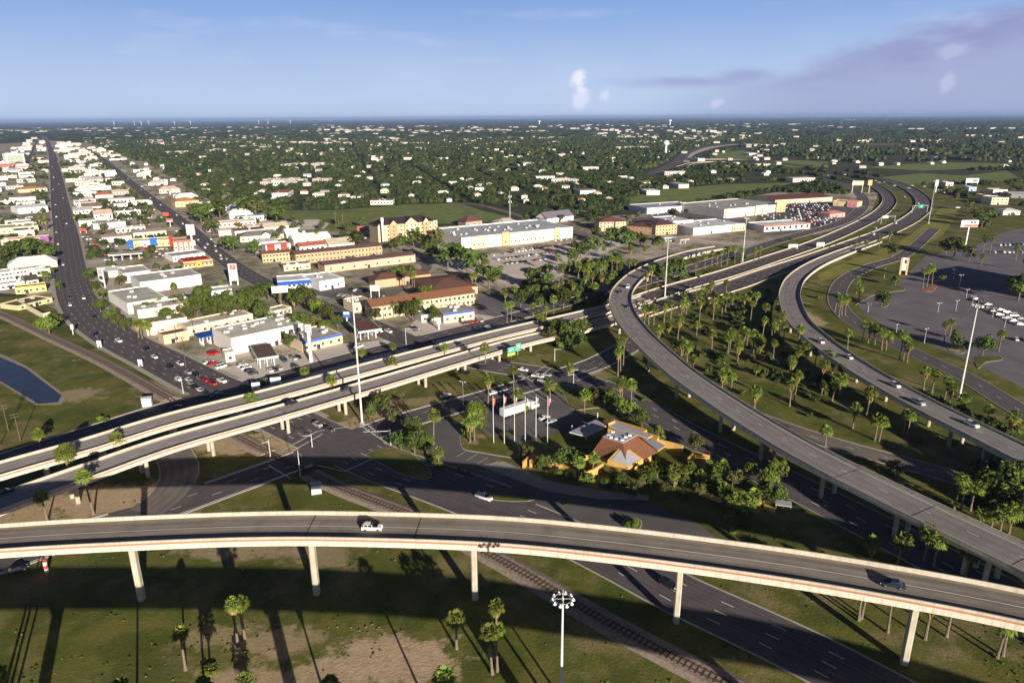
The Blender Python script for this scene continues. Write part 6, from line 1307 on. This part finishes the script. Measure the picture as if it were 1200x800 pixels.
for t in ((566, 500, 16, 'C'), (592, 512, 14, 'B'), (548, 510, 20, 'A'), (513, 548, 18, 'C'), (738, 619, 18, 'A'), (745, 616, 12, 'C'), (632, 549, 12, 'C'), (655, 556, 12, 'C'), (665, 560, 12, 'C'), (712, 570, 16, 'A'), (735, 570, 16, 'A'), (720, 562, 12, 'C'), (775, 572, 12, 'C'), (800, 584, 14, 'C'), (812, 588, 12, 'B'), (786, 578, 12, 'C'), (852, 606, 14, 'C'), (870, 615, 14, 'B'),
          (860, 625, 12, 'C'), (1012, 640, 12, 'C'), (615, 482, 18, 'C'), (604, 484, 14, 'C'), (604, 510, 8, 'A'), (662, 591, 10, 'C'), (1078, 520, 14, 'B'), (1070, 516, 10, 'A'), (955, 470, 12, 'A'), (870, 462, 12, 'B'), (780, 432, 14, 'A'), (830, 436, 14, 'A'), (840, 446, 12, 'B'), (949, 488, 10, 'A'), (755, 470, 10, 'A'), (745, 436, 12, 'A'), (1100, 470, 12, 'A'), (1132, 486, 16, 'A'), (1160, 500, 18, 'A'), (1175, 505, 16, 'B'), (1090, 462, 10, 'B'),
          (118, 492, 10, 'C'), (124, 494, 10, 'B'), (538, 552, 8, 'C'), (548, 556, 8, 'B'), (900, 395, 14, 'A'), (940, 404, 14, 'B'), (880, 360, 12, 'A'), (960, 350, 10, 'B'), (240, 782, 9, 'B'), (286, 765, 8, 'B')):
    place_tree(*t, bush=True)
# ================================================================ TOWN FILLER: low shops and sheds between the landmarks
TAKEN = []
for o in COL.objects:
    if o.parent is None and 'category' in o and o.type == 'EMPTY' and o['category'] not in ('palm tree', 'tree', 'sign', 'street lamp'):
        TAKEN.append((o.location.x, o.location.y, 30 if o['category'] in ('building', 'warehouse', 'motel', 'shop', 'store', 'hotel', 'supermarket', 'shops') else 12))
RP = np.concatenate([np.c_[L[:, 0], L[:, 1], np.full(len(L), w)] for L, w in ROADS])
RP = np.concatenate([RP] + [np.c_[L_[:, 0], L_[:, 1], np.full(len(L_), w_)] for L_, w_ in ((LM1, 18), (LM2, 20), (LC1, 13), (LC2, 13), (LB1, 12), (LB2, 12))])
def clear(x, y, m=10):
    if (np.hypot(RP[:, 0] - x, RP[:, 1] - y) < RP[:, 2] / 2 + m).any(): return False
    return all((x - a) ** 2 + (y - b) ** 2 > (q * .7 + m) ** 2 for a, b, q in TAKEN)
ROOFM = {k: mat('roof_' + k, v, rough=.9, var=.15, scale=.15) for k, v in dict(white=(.84, .83, .80), grey=(.42, .41, .42), tan=(.58, .50, .38), brown=(.20, .13, .09), red=(.42, .14, .09), pink=(.66, .45, .38), blue=(.35, .45, .62)).items()}
HROOF = dict(white=13, grey=6, tan=3, brown=3, red=1, pink=2, blue=1)
def quick_house(x, y, ang, w, d, h, rk, wc, gable=True, name='house', cat='house', r=R):
    mb = MB(); mb.box(-w / 2, w / 2, -d / 2, d / 2, 0, h, 0, 0, bottom=False)
    if gable:
        e = .5; ri = d * .22; k = w / 2 if r.random() < .4 else w / 2 - d * .35
        mb.add([(-w / 2 - e, -d / 2 - e, h), (w / 2 + e, -d / 2 - e, h), (w / 2 + e, d / 2 + e, h), (-w / 2 - e, d / 2 + e, h), (-max(.5, k), 0, h + ri), (max(.5, k), 0, h + ri)], [(0, 1, 5, 4), (1, 2, 5), (2, 3, 4, 5), (3, 0, 4), (3, 2, 1, 0)], 1)
    else:
        mb.box(-w / 2 - .12, w / 2 + .12, -d / 2 - .12, d / 2 + .12, h + .003, h + .5, 0, 0); mb.box(-w / 2 + .2, w / 2 - .2, -d / 2 + .2, d / 2 - .2, h + .503, h + .53, 1)
        for k in range(r.randint(0, 3)): q = r.uniform(-.35, .35) * w; p = r.uniform(-.3, .3) * d; mb.box(q - 1, q + 1, p - .8, p + .8, h + .53, h + 1.6, 3)
    n = int(w / 4)
    for k in range(n):
        xx = -w / 2 + (k + .5) * w / n; mb.box(xx - .8, xx + .8, -d / 2 - .05, -d / 2 - .003, h * .3, h * .72, 2)
    for k in range(int(d / 5)): yy = -d / 2 + (k + .5) * 5; mb.box(w / 2 + .003, w / 2 + .05, yy - .7, yy + .7, h * .3, h * .7, 2)
    o = mb.build(name, [M_wall, ROOFM[rk], M_win, M_ac], loc=(x, y, .05)); o.rotation_euler = (0, 0, ang); o.color = (*wc, 1); o['category'] = cat
    TAKEN.append((x, y, max(w, d) * .6)); return o
WC = [(.84, .82, .78), (.82, .79, .73), (.86, .84, .80), (.70, .62, .50), (.78, .66, .58), (.80, .76, .66), (.6, .56, .52)]
TOWN = [[(-60, 215), (40, 162), (56, 164), (66, 230), (76, 300), (78, 330), (-80, 330)], [(66, 166), (92, 168), (150, 215), (240, 292), (225, 330), (100, 330), (84, 290), (74, 230)], [(100, 172), (150, 195), (230, 252), (300, 300), (420, 300), (330, 268), (220, 232), (130, 178)]]
SH = []
A1 = math.atan2(1, -.05)
for zi, (poly, n) in enumerate(zip(TOWN, (75, 125, 45))):
    W_ = [(G(*p).x, G(*p).y) for p in poly]; r = random.Random(70 + zi); xs = [p[0] for p in W_]; ys = [p[1] for p in W_]; k = 0; t = 0
    while k < n and t < 9000:
        t += 1; y = min(ys) + (max(ys) - min(ys)) * r.random() ** 1.5; x = r.uniform(min(xs), max(xs))
        if not inpoly(x, y, W_): continue
        w, d = r.uniform(12, 34), r.uniform(10, 22)
        if not clear(x, y, max(w, d) * .42): continue
        u, v = PX((x, y, 0))
        if u < -20: continue
        k += 1; rk = r.choices(list(HROOF), list(HROOF.values()))[0]; big = r.random() < .35
        # blocks face the avenue they stand along
        i = int(np.argmin(np.hypot(R1[:, 0] - x, R1[:, 1] - y))) if zi < 2 else int(np.argmin(np.hypot(R2[:, 0] - x, R2[:, 1] - y))); Lx = R1 if zi < 2 else R2
        j = min(i + 1, len(Lx) - 1); a_ = math.atan2(Lx[j, 1] - Lx[j - 1, 1], Lx[j, 0] - Lx[j - 1, 0]) + math.pi / 2
        o = quick_house(x, y, a_ + r.choice((0, 0, math.pi)), w, d, r.uniform(3.6, 6.5), rk, r.choice(WC), r.random() < .35, 'shop_building', 'building', r)
        o['group'] = 'low commercial buildings along the two avenues'; LAB.append((o, u, v, '%s-roofed %s' % (rk, 'long' if w > 30 else 'compact'), 'commercial building', 'shop'))
# suburb houses: bright specks among the crowns
SUB = [(200, 232), (130, 176), (210, 160), (420, 156), (700, 158), (860, 178), (1000, 188), (1200, 180), (1230, 196), (1000, 200), (930, 215), (760, 232), (700, 246), (560, 240), (420, 244), (320, 246), (240, 248)]
SUBW = [(G(*p).x, G(*p).y) for p in SUB]; r = random.Random(5); n = 0; FARB = []
t = 0; xs = [p[0] for p in SUBW]; ys = [p[1] for p in SUBW]
while n < 200 and t < 20000:
    t += 1; y = min(ys) + (2300 - min(ys)) * r.random() ** 1.3; x = r.uniform(-.75, .75) * y
    if not inpoly(x, y, SUBW) or not clear(x, y, 14): continue
    u, v = PX((x, y, 0))
    if inpoly(u, v, [(322, 247), (470, 240), (562, 238), (600, 255), (560, 264), (380, 270)]) or inpoly(u, v, [(735, 232), (850, 214), (930, 212), (905, 224), (800, 242)]): continue
    n += 1; big = r.random() < .09; w = r.uniform(28, 50) if big else r.uniform(9, 17); d = r.uniform(16, 26) if big else r.uniform(7, 11)
    rk = r.choices(list(HROOF), [9, 7, 5, 4, 2, 2, 1])[0]; o = quick_house(x, y, r.choice((0, 1.57)) + .15 + r.uniform(-.1, .1), w, d, r.uniform(5, 6.5) if big else r.uniform(3.4, 4.8), rk, r.choice(WC), not big, 'house' if not big else 'hall', 'house' if not big else 'building', r)
    LAB.append((o, u, v, '%s-roofed' % rk, 'suburban house' if not big else 'large suburban hall', 'house')); o['group'] = 'houses among the suburb trees'
# distant pale building clusters, things of their own where they show large
r = random.Random(9); k = 0
for (u0, u1, v, n, hh) in ((0, 42, 153.5, 5, 9), (64, 78, 152.5, 2, 8), (86, 148, 151.5, 7, 10), (366, 395, 147.5, 4, 10), (393, 450, 153.5, 7, 14), (452, 500, 153.5, 6, 10), (480, 560, 156, 9, 12), (563, 600, 154, 5, 16), (600, 650, 154.5, 5, 8), (652, 720, 153, 8, 10), (720, 772, 162.5, 6, 10), (724, 745, 155, 3, 10), (748, 790, 150.5, 6, 14), (790, 850, 155, 7, 10), (836, 850, 147, 2, 8),
                        (872, 920, 172, 6, 9), (800, 830, 163.5, 3, 9), (920, 940, 146, 3, 8), (1055, 1085, 178, 5, 8), (1060, 1140, 151, 8, 6), (340, 410, 169, 8, 10), (380, 408, 165, 4, 10), (280, 330, 174, 5, 8), (240, 275, 177.5, 4, 8), (330, 395, 196.5, 6, 8), (470, 498, 169, 3, 8), (590, 612, 186, 3, 8), (310, 390, 214, 6, 8), (302, 336, 218, 2, 8), (190, 225, 180, 3, 8), (100, 130, 163, 5, 8), (640, 680, 214, 3, 7), (445, 470, 163, 3, 8), (720, 758, 174.5, 3, 8), (985, 1050, 140.5, 3, 8)):
    for i in range(n):
        u = u0 + (u1 - u0) * (i + r.uniform(.2, .8)) / n; b = G(u, v + r.uniform(-.7, .7)); wpx = (u1 - u0) / n * r.uniform(.5, .95); w = wpx * b.y / FPX; d = min(90, w * r.uniform(.4, .8) + 12)
        rk = r.choices(['white', 'tan', 'pink', 'grey'], [7, 3, 1, 1])[0]; o = quick_house(b.x, b.y, r.uniform(-.15, .15), w, d, hh * r.uniform(.7, 1.3), rk, r.choice([(.72, .69, .64), (.6, .54, .46), (.55, .45, .4), (.45, .42, .4)]), False, 'hall', 'building', r)
        o['group'] = 'pale flat halls in the distance'; LAB.append((o, u, v, '%s-roofed' % rk, 'distant flat hall', 'hall'))
# ================================================================ WOODS: crowns nobody could count, as one mass each
def blob_np(seed, rings=((.95, .12), (1.0, .45), (.62, .86)), n=7):
    r = np.random.RandomState(seed); v = []
    for (rr, z) in rings:
        for k in range(n): a = 2 * math.pi * k / n + r.uniform(-.3, .3) + z; q = rr * r.uniform(.75, 1.15); v.append((q * math.cos(a), q * math.sin(a), z + r.uniform(-.08, .08)))
    v.append((r.uniform(-.1, .1), r.uniform(-.1, .1), 1.02)); f = []
    for i in range(len(rings) - 1):
        for k in range(n): a, b = i * n + k, i * n + (k + 1) % n; f += [(a, b, a + n), (b, b + n, a + n)]
    t = (len(rings) - 1) * n
    for k in range(n): f.append((t + k, t + (k + 1) % n, t + n))
    return np.array(v), np.array(f)
def leafy_np(seed, nq=46):
    r = np.random.RandomState(seed); bv, bf = blob_np(seed, n=6); V = [bv * np.array([.8, .8, .85])]; F = [bf]; o = len(bv)
    d = r.normal(size=(nq, 3)); d[:, 2] = np.abs(d[:, 2]); d /= np.linalg.norm(d, axis=1)[:, None]
    lob = .8 + .3 * np.sin(3 * np.arctan2(d[:, 1], d[:, 0]) + seed) * np.cos(4 * d[:, 2] + seed)
    p = d * (lob * r.uniform(.85, 1.12, nq))[:, None]; p[:, 2] = p[:, 2] * .85 + .15
    n_ = d + r.normal(size=(nq, 3)) * .5; n_ /= np.linalg.norm(n_, axis=1)[:, None]; e = np.cross(n_, r.normal(size=(nq, 3))); e /= np.linalg.norm(e, axis=1)[:, None]; g = np.cross(n_, e); s = r.uniform(.18, .34, nq)[:, None]
    V.append(np.stack([p + e * s, p + g * s, p - e * s], 1).reshape(-1, 3)); V.append(np.stack([p - e * s, p - g * s, p + e * s], 1).reshape(-1, 3))
    F.append(np.arange(3 * nq).reshape(-1, 3) + o); F.append(np.arange(3 * nq).reshape(-1, 3) + o + 3 * nq)
    return np.concatenate(V), np.concatenate(F)
def mass(name, label, pos, rad, hgt, temps, mats, seed=1):
    r = np.random.RandomState(seed); N = len(pos); which = r.randint(0, len(temps), N); VV, FF, MM = [], [], []; off = 0
    for ti, (tv, tf) in enumerate(temps):
        idx = np.where(which == ti)[0]
        if not len(idx): continue
        a = r.uniform(0, 6.28, len(idx)); c_, s_ = np.cos(a), np.sin(a); x = (tv[None, :, 0] * c_[:, None] - tv[None, :, 1] * s_[:, None]) * rad[idx][:, None] + pos[idx, 0][:, None]; y = (tv[None, :, 0] * s_[:, None] + tv[None, :, 1] * c_[:, None]) * rad[idx][:, None] + pos[idx, 1][:, None]; z = tv[None, :, 2] * hgt[idx][:, None]
        VV.append(np.stack([x, y, z], 2).reshape(-1, 3)); FF.append((tf[None] + (np.arange(len(idx)) * len(tv))[:, None, None] + off).reshape(-1, 3)); off += len(idx) * len(tv); MM.append(np.repeat(r.choice(len(mats), len(idx)), len(tf)))
    V = np.concatenate(VV).astype(np.float32); F = np.concatenate(FF).astype(np.int32); M_ = np.concatenate(MM).astype(np.int32)
    me = bpy.data.meshes.new(name); me.vertices.add(len(V)); me.vertices.foreach_set('co', V.ravel()); me.loops.add(F.size); me.loops.foreach_set('vertex_index', F.ravel()); me.polygons.add(len(F)); me.polygons.foreach_set('loop_start', np.arange(0, F.size, 3, dtype=np.int32)); me.polygons.foreach_set('loop_total', np.full(len(F), 3, np.int32))
    for x in mats: me.materials.append(x)
    me.polygons.foreach_set('material_index', M_); me.update(calc_edges=True)
    o = bpy.data.objects.new(name, me); COL.objects.link(o); o['kind'] = 'stuff'; o['label'] = label; return o
M_w1 = mat('wood_dark', (.040, .055, .020), col2=(.018, .028, .012), scale=.08, rough=.9, spec=.05); M_w2 = mat('wood_olive', (.085, .095, .030), col2=(.045, .056, .019), scale=.08, rough=.9, spec=.05); M_w3 = mat('wood_green', (.062, .088, .026), col2=(.028, .045, .016), scale=.05, rough=.9, spec=.05); M_w4 = mat('wood_dry', (.12, .10, .05), col2=(.07, .06, .03), scale=.05, rough=.9, spec=.05)
def inpoly_np(X, Y, poly):
    r_ = np.zeros(len(X), bool); j = len(poly) - 1
    for i in range(len(poly)):
        xi, yi = poly[i]; xj, yj = poly[j]; c_ = ((yi > Y) != (yj > Y)) & (X < (xj - xi) * (Y - yi) / (yj - yi + 1e-9) + xi); r_ ^= c_; j = i
    return r_
def PXnp(X, Y, Z=0):
    dx, dy, dz = X, Y, Z - CH; z = dx * _f.x + dy * _f.y + dz * _f.z; return 600 + FPX * (dx * _r.x + dy * _r.y + dz * _r.z) / z, 400 - FPX * (dx * _u.x + dy * _u.y + dz * _u.z) / z
def vnoise(X, Y, s, seed):
    r_ = np.random.RandomState(seed); g_ = r_.rand(128, 128); x, y = X / s, Y / s; xi, yi = np.floor(x).astype(int), np.floor(y).astype(int); fx, fy = x - xi, y - yi; fx = fx * fx * (3 - 2 * fx); fy = fy * fy * (3 - 2 * fy)
    a = g_[xi % 128, yi % 128]; b = g_[(xi + 1) % 128, yi % 128]; c_ = g_[xi % 128, (yi + 1) % 128]; d = g_[(xi + 1) % 128, (yi + 1) % 128]
    return a * (1 - fx) * (1 - fy) + b * fx * (1 - fy) + c_ * (1 - fx) * fy + d * fx * fy
rs = np.random.RandomState(3)
HOLES = [[(322, 247), (400, 245), (470, 239), (540, 236), (565, 246), (605, 256), (560, 264), (440, 266), (380, 272), (325, 262)], [(735, 233), (775, 221), (850, 214), (932, 212), (905, 223), (860, 229), (800, 242), (735, 248)], [(835, 180), (870, 175), (892, 180), (880, 187), (838, 190)], [(870, 194), (920, 186), (982, 189), (960, 197), (900, 199)],
         [(795, 196), (797, 182), (815, 174), (840, 168), (868, 165), (868, 172), (840, 178), (815, 190)], [(1030, 208), (1080, 202), (1180, 199), (1200, 212), (1060, 217)], [(1010, 197), (1100, 189), (1190, 191), (1190, 197), (1080, 201)]]
PRED = [[(-40, 168), (45, 160), (60, 160), (100, 166), (180, 196), (250, 236), (330, 262), (440, 266), (600, 262), (690, 248), (735, 246), (760, 262), (900, 225), (1000, 228), (1090, 262), (1300, 420), (-400, 420)]]
def scatter(n, y0, y1, keep, pw=1.0, mod=None, occ=True):
    Y = y0 + (y1 - y0) * rs.rand(n) ** pw; X = rs.uniform(-.80, .80, n) * (Y + 60); U, V = PXnp(X, Y)
    ok = np.ones(n, bool)
    for h_ in HOLES + PRED: ok &= ~inpoly_np(U, V, h_)
    if occ:
        for x, y, q in TAKEN:
            near_ = (np.abs(X - x) < q + 30) & (np.abs(Y - y) < q + 40)
            if near_.any(): ok &= ~(near_ & (np.hypot(X - x, (Y - y) * np.where(Y < y, .55, 1.0)) < q * .9 + 4))
        for i in range(0, len(RP), 2):
            if RP[i, 1] > y0 - 50: ok &= ~((np.abs(X - RP[i, 0]) < RP[i, 2] / 2 + 9) & (Y - RP[i, 1] > -(90 if RP[i, 0] > 150 else 14)) & (Y - RP[i, 1] < RP[i, 2] / 2 + 8))
    ok &= keep(X, Y, U, V) if keep else True
    return np.stack([X[ok], Y[ok]], 1)
dens = lambda X, Y, U, V: (vnoise(X, Y, 150, 1) * .6 + vnoise(X, Y, 45, 2) * .4 > np.where((U > 870), .50, .30) + .06 * (V < 165)) 
street = lambda X, Y: (np.abs(((X * .97 + Y * .23) % 110) - 55) > 7) & (np.abs(((Y * .97 - X * .23) % 190) - 95) > 9)
P1 = scatter(44000, 640, 1500, lambda X, Y, U, V: dens(X, Y, U, V) & street(X, Y), .8)
rad = rs.uniform(2.5, 4.9, len(P1)); mass('suburb_woodland', 'nearer suburb tree cover between the scattered roofs', P1, rad, rad * rs.uniform(1.2, 1.6, len(P1)), [leafy_np(i) for i in range(5)], [M_w1, M_w2, M_w3, M_w3])
P2 = scatter(36000, 1500, 4200, lambda X, Y, U, V: dens(X, Y, U, V) & street(X, Y), 1.0)
rad = rs.uniform(4, 8, len(P2)); mass('suburb_woodland', 'farther suburb tree cover towards the horizon', P2, rad, rs.uniform(7, 12, len(P2)), [blob_np(i) for i in range(5)], [M_w1, M_w2, M_w3, M_w1])
P3 = scatter(26000, 4200, 26000, lambda X, Y, U, V: vnoise(X, Y, 900, 5) * .6 + vnoise(X, Y * .4, 260, 6) * .4 > .42, 1.0, occ=False)
rad = rs.uniform(18, 50, len(P3)); mass('far_woodland', 'belts of far woodland below the horizon', P3, rad, rs.uniform(8, 14, len(P3)), [blob_np(i) for i in range(4)], [M_w1, M_w3, M_w1])
def thicket(name, label, polys, n, lo, hi, hh, seed=1):
    r_ = np.random.RandomState(seed); out_ = []
    for poly in polys:
        W_ = np.array([(G(*p).x, G(*p).y) for p in poly]); a0, a1 = W_.min(0), W_.max(0); X = r_.uniform(a0[0], a1[0], n * 4); Y = r_.uniform(a0[1], a1[1], n * 4); ok = inpoly_np(X, Y, [tuple(q) for q in W_]) & (vnoise(X, Y, 14, seed) > .38)
        for L_, w_ in ROADS:
            for i in range(0, len(L_)): ok &= np.hypot(X - L_[i, 0], Y - L_[i, 1]) > w_ / 2 + 2
        out_.append(np.stack([X[ok], Y[ok]], 1)[:n])
    P = np.concatenate(out_); rad_ = r_.uniform(lo, hi, len(P)); mass(name, label, P, rad_, rad_ * r_.uniform(hh * .8, hh * 1.2, len(P)), [leafy_np(i + 30, 110) for i in range(4)], [M_w2, M_w3, M_w3, M_g1], seed)
M_g2 = mat('tuft_straw', (.22, .19, .07), col2=(.12, .12, .04), scale=.4, rough=.9, spec=.05)
M_g1 = mat('scrub_green', (.10, .13, .03), col2=(.05, .075, .02), scale=.2, rough=.9, spec=.05)
thicket('thicket', 'dense dark trees and scrub left of the tight ramp bend', [[(600, 338), (660, 318), (720, 302), (742, 314), (716, 335), (712, 352), (690, 362), (640, 366), (600, 372)], [(640, 392), (690, 388), (690, 412), (650, 416)], [(1138, 560), (1215, 545), (1215, 640), (1180, 612), (1140, 592)]], 90, 2.2, 4.6, 1.3, 5)
thicket('undergrowth', 'low scrub under the palms between the two curving ramps', [[(760, 372), (830, 350), (905, 340), (905, 385), (850, 395), (800, 392)], [(800, 420), (850, 405), (910, 395), (985, 450), (960, 470), (880, 440), (850, 450)], [(860, 300), (905, 290), (830, 322), (760, 345), (770, 320)], [(1080, 465), (1120, 478), (1190, 506), (1180, 512), (1085, 474)]], 60, 1.0, 2.4, 1.2, 6)
_nt = 3600; tu = rs.uniform(-60, 1260, _nt); tv = 470 + 400 * rs.rand(_nt) ** 1.3; TP = np.array([tuple(G(a, b))[:2] for a, b in zip(tu, tv)]); ok = vnoise(TP[:, 0], TP[:, 1], 9, 31) * .6 + vnoise(TP[:, 0], TP[:, 1], 3, 32) * .4 > .52
for L_, w_ in ROADS + [(RL, 9)]: ok &= np.array([np.hypot(L_[:, 0] - a, L_[:, 1] - b).min() > w_ / 2 + 1.2 for a, b in TP])
for p_ in ([(500, 500), (560, 470), (640, 452), (690, 500), (600, 520), (560, 552), (690, 572), (840, 600), (862, 645), (700, 640), (520, 560)], [(-130, 380), (0, 410), (80, 460), (74, 480), (0, 452), (-130, 432)], [(690, 480), (790, 510), (760, 560), (680, 560)]): U_, V_ = PXnp(TP[:, 0], TP[:, 1]); ok &= ~inpoly_np(U_, V_, p_)
TP = TP[ok]; rad = rs.uniform(.12, .36, len(TP)); mass('grass_tufts', 'weeds and rough grass tufts on the verges and lawns', TP, rad, rad * rs.uniform(.5, 1.0, len(TP)), [blob_np(i + 50, n=5) for i in range(4)], [M_g1, M_w2, M_w3, M_g2], 8)
# tiny far roofs beyond the houses one can tell apart
def far_roofs(n, y0, y1, seed):
    r_ = np.random.RandomState(seed); mb = MB(); k = 0
    Y = y0 + (y1 - y0) * r_.rand(n * 4); X = r_.uniform(-.78, .78, n * 4) * Y; U, V = PXnp(X, Y); ok = np.ones(len(X), bool)
    for h_ in HOLES + PRED: ok &= ~inpoly_np(U, V, h_)
    ok &= vnoise(X, Y, 350, 21) > np.where(U > 900, .68, .42)
    for x, y in zip(X[ok][:n], Y[ok][:n]):
        s = y / 2000; w = r_.uniform(5, 13) * s ** .8; d = r_.uniform(5, 8) * s; a = r_.uniform(-.3, .3); q_ = int(r_.choice([1, 1, 4, 4, 2, 3])); mb.rbox((x, y), (math.cos(a), math.sin(a)), w * 1.5, d * 1.6, 0, r_.uniform(5, 9) * (1 if y < 4000 else 1.3), 5 if r_.rand() < .5 else 0, q_)  # half of the blocks, picked at random, get the darker stucco tone
    o = mb.build('far_rooftops', [M_joist, ROOFM['white'], ROOFM['tan'], ROOFM['pink'], ROOFM['grey'], mat('dull_stucco', (.42, .38, .32), var=.1)], kind='stuff'); o['label'] = 'countless tiny pale rooftops scattered towards the horizon'
far_roofs(420, 2200, 4500, 1); far_roofs(380, 4500, 11000, 2)
# individual street and garden trees in the town blocks and on the far verges
def tf(kinds, lo, hi):
    def f(x, y, r_):
        if clear(x, y, 4): u, v = PX((x, y, 0)); place_tree(u, v, 0, r_.choice(kinds), dm=r_.uniform(lo, hi))
    return f
fill([(72, 190), (110, 180), (240, 292), (228, 330), (100, 332), (84, 290)], 88, tf('AAB', 6, 11), 11, 9)
fill([(-20, 210), (50, 175), (64, 230), (74, 300), (-30, 330)], 44, tf('AAB', 6, 11), 12, 10)
fill([(130, 185), (200, 215), (300, 262), (420, 262), (440, 285), (330, 300), (250, 262)], 38, tf('AAB', 7, 12), 13, 11)
fill([(560, 268), (700, 250), (760, 250), (740, 270), (700, 268)], 22, tf('AAB', 8, 13), 14, 10)
fill([(1100, 232), (1200, 205), (1240, 260), (1130, 262)], 26, tf('AAB', 8, 14), 15, 12)
fill([(870, 300), (1000, 262), (1015, 275), (905, 312)], 6, tf('AB', 5, 7), 16, 8)
def keep_town(X, Y, U, V):
    k_ = np.zeros(len(X), bool)
    for p_ in TOWN: k_ |= inpoly_np(U, V, p_)
    for i in np.where(k_)[0]:
        if not clear(X[i], Y[i], 3): k_[i] = False
    return k_
_P = PRED; PRED = []
Pt = scatter(16000, 420, 2600, keep_town, 1.0, occ=False); Pt = Pt[vnoise(Pt[:, 0], Pt[:, 1], 60, 8) > .45][:900]
PRED = _P
rad = rs.uniform(2.2, 4.6, len(Pt)); mass('town_greenery', 'small trees and shrubs scattered through the town lots', Pt, rad, rad * rs.uniform(1.2, 1.6, len(Pt)), [leafy_np(i + 9) for i in range(4)], [M_w2, M_w3, M_w3, M_w1])
# rubbish bins etc. are below what the photograph resolves

# ================================================================ LABELS for repeats
ZONES = [('between', [(745, 360), (900, 335), (912, 372), (970, 415), (1100, 500), (1220, 580), (1220, 655), (1120, 600), (1000, 535), (860, 470), (770, 415)], 'between the two curving ramps'),
         ('corner', [(745, 400), (830, 465), (1000, 560), (1210, 665), (1210, 690), (900, 640), (700, 470)], 'outside the tight ramp'),
         ('canopy', [(595, 515), (700, 480), (860, 515), (940, 570), (940, 640), (720, 640), (595, 570)], 'in the visitor-centre garden'),
         ('strip', [(900, 270), (1010, 275), (1020, 380), (1210, 470), (1210, 560), (1080, 500), (960, 430), (925, 360)], 'between long ramp and mall'),
         ('mall', [(960, 262), (1250, 262), (1250, 470), (1100, 440), (990, 385)], 'on the mall car park'),
         ('west', [(610, 296), (760, 280), (770, 330), (715, 365), (720, 400), (610, 400)], 'left of the tight ramp bend'),
         ('verge', [(745, 280), (1100, 255), (1100, 300), (850, 345), (745, 345)], 'on the highway verge'),
         ('flags', [(430, 440), (700, 425), (745, 500), (600, 570), (430, 570)], 'around the visitor car park'),
         ('front', [(-50, 590), (1300, 590), (1300, 900), (-50, 900)], 'around the near flyover'),
         ('bridge', [(-50, 480), (430, 400), (700, 370), (700, 440), (430, 500), (-50, 640)], 'beside the twin overpasses'),
         ('store', [(490, 262), (740, 255), (740, 300), (640, 360), (600, 385), (490, 385)], 'by the pale store car park'),
         ('motel', [(320, 262), (490, 262), (500, 400), (400, 400), (330, 330)], 'among the motels'),
         ('bend', [(130, 330), (400, 330), (400, 410), (270, 470), (130, 420)], 'in the blocks below the billboard'),
         ('left', [(-60, 150), (60, 150), (80, 300), (95, 345), (70, 420), (-60, 420)], 'left of the first avenue'),
         ('mid', [(60, 150), (100, 160), (250, 285), (280, 330), (130, 345), (95, 350), (75, 250)], 'between the two avenues'),
         ('right', [(100, 150), (440, 200), (440, 300), (300, 330), (240, 280)], 'right of the second avenue'),
         ('carlot', [(740, 225), (1010, 225), (1010, 285), (740, 285)], 'around the packed car lot'),
         ('fareast', [(1000, 180), (1300, 180), (1300, 265), (1080, 265), (1000, 225)], 'beyond the highway bend'),
         ('centre', [(200, 130), (700, 130), (700, 262), (300, 262)], 'beyond the green field'),
         ('east', [(700, 130), (1300, 130), (1300, 262), (700, 262)], 'beyond the car lots'),
         ('any', [(-900, -900), (2500, -900), (2500, 2500), (-900, 2500)], 'at the edge of the town')]
buckets = {}
for (o, u, v, look, kind, key) in LAB:
    z, ph = zone_of(u, v, ZONES); buckets.setdefault((key, z, look, kind), []).append((u, v, o, ph))
for kk in [k for k, it in buckets.items() if len(it) > 36]:      # long rows: split into nearer, middle and farther thirds
    it = sorted(buckets.pop(kk), key=lambda q: -q[1]); n = len(it)
    for i, w_ in enumerate(('nearer', 'halfway', 'farther')): buckets[(kk[0], kk[1], kk[2], w_ + '|' + kk[3])] = it[i * n // 3:(i + 1) * n // 3]
for (key, z, look, kind), it in buckets.items():
    if '|' in kind: w_, kind = kind.split('|'); look = w_ + ' ' + look
    it.sort(key=lambda q: q[0]); n = len(it)
    for i, (u, v, o, ph) in enumerate(it):
        base = '%s %s' % (look, kind)
        if n == 1: lab = '%s %s' % (base, ph)
        elif n <= 40: lab = '%s %s, %s from left' % (base, ph, ORD[i])
        else: lab = '%s %s' % (base, ph); o['group'] = '%ss %s' % (kind, ph)
        o['label'] = lab
        if 'group' not in o and n > 3: o['group'] = '%ss %s' % (kind, ph)

# ================================================================ AIR
hz = MB(); hz.box(-30000, 30000, -400, 60000, -1.5, 172); ho = hz.build('haze', bpy.data.materials.new('haze_air'), kind='stuff'); hm = ho.data.materials[0]; hm.use_nodes = True
for nd in list(hm.node_tree.nodes):
    if nd.type != 'OUTPUT_MATERIAL': hm.node_tree.nodes.remove(nd)
pv = hm.node_tree.nodes.new('ShaderNodeVolumePrincipled'); pv.inputs['Color'].default_value = (.36, .52, .92, 1); pv.inputs['Density'].default_value = 3.6e-5; pv.inputs['Anisotropy'].default_value = .0
hm.node_tree.links.new(pv.outputs[0], [x for x in hm.node_tree.nodes if x.type == 'OUTPUT_MATERIAL'][0].inputs['Volume']); ho['label'] = 'thin bluish haze over the plain'
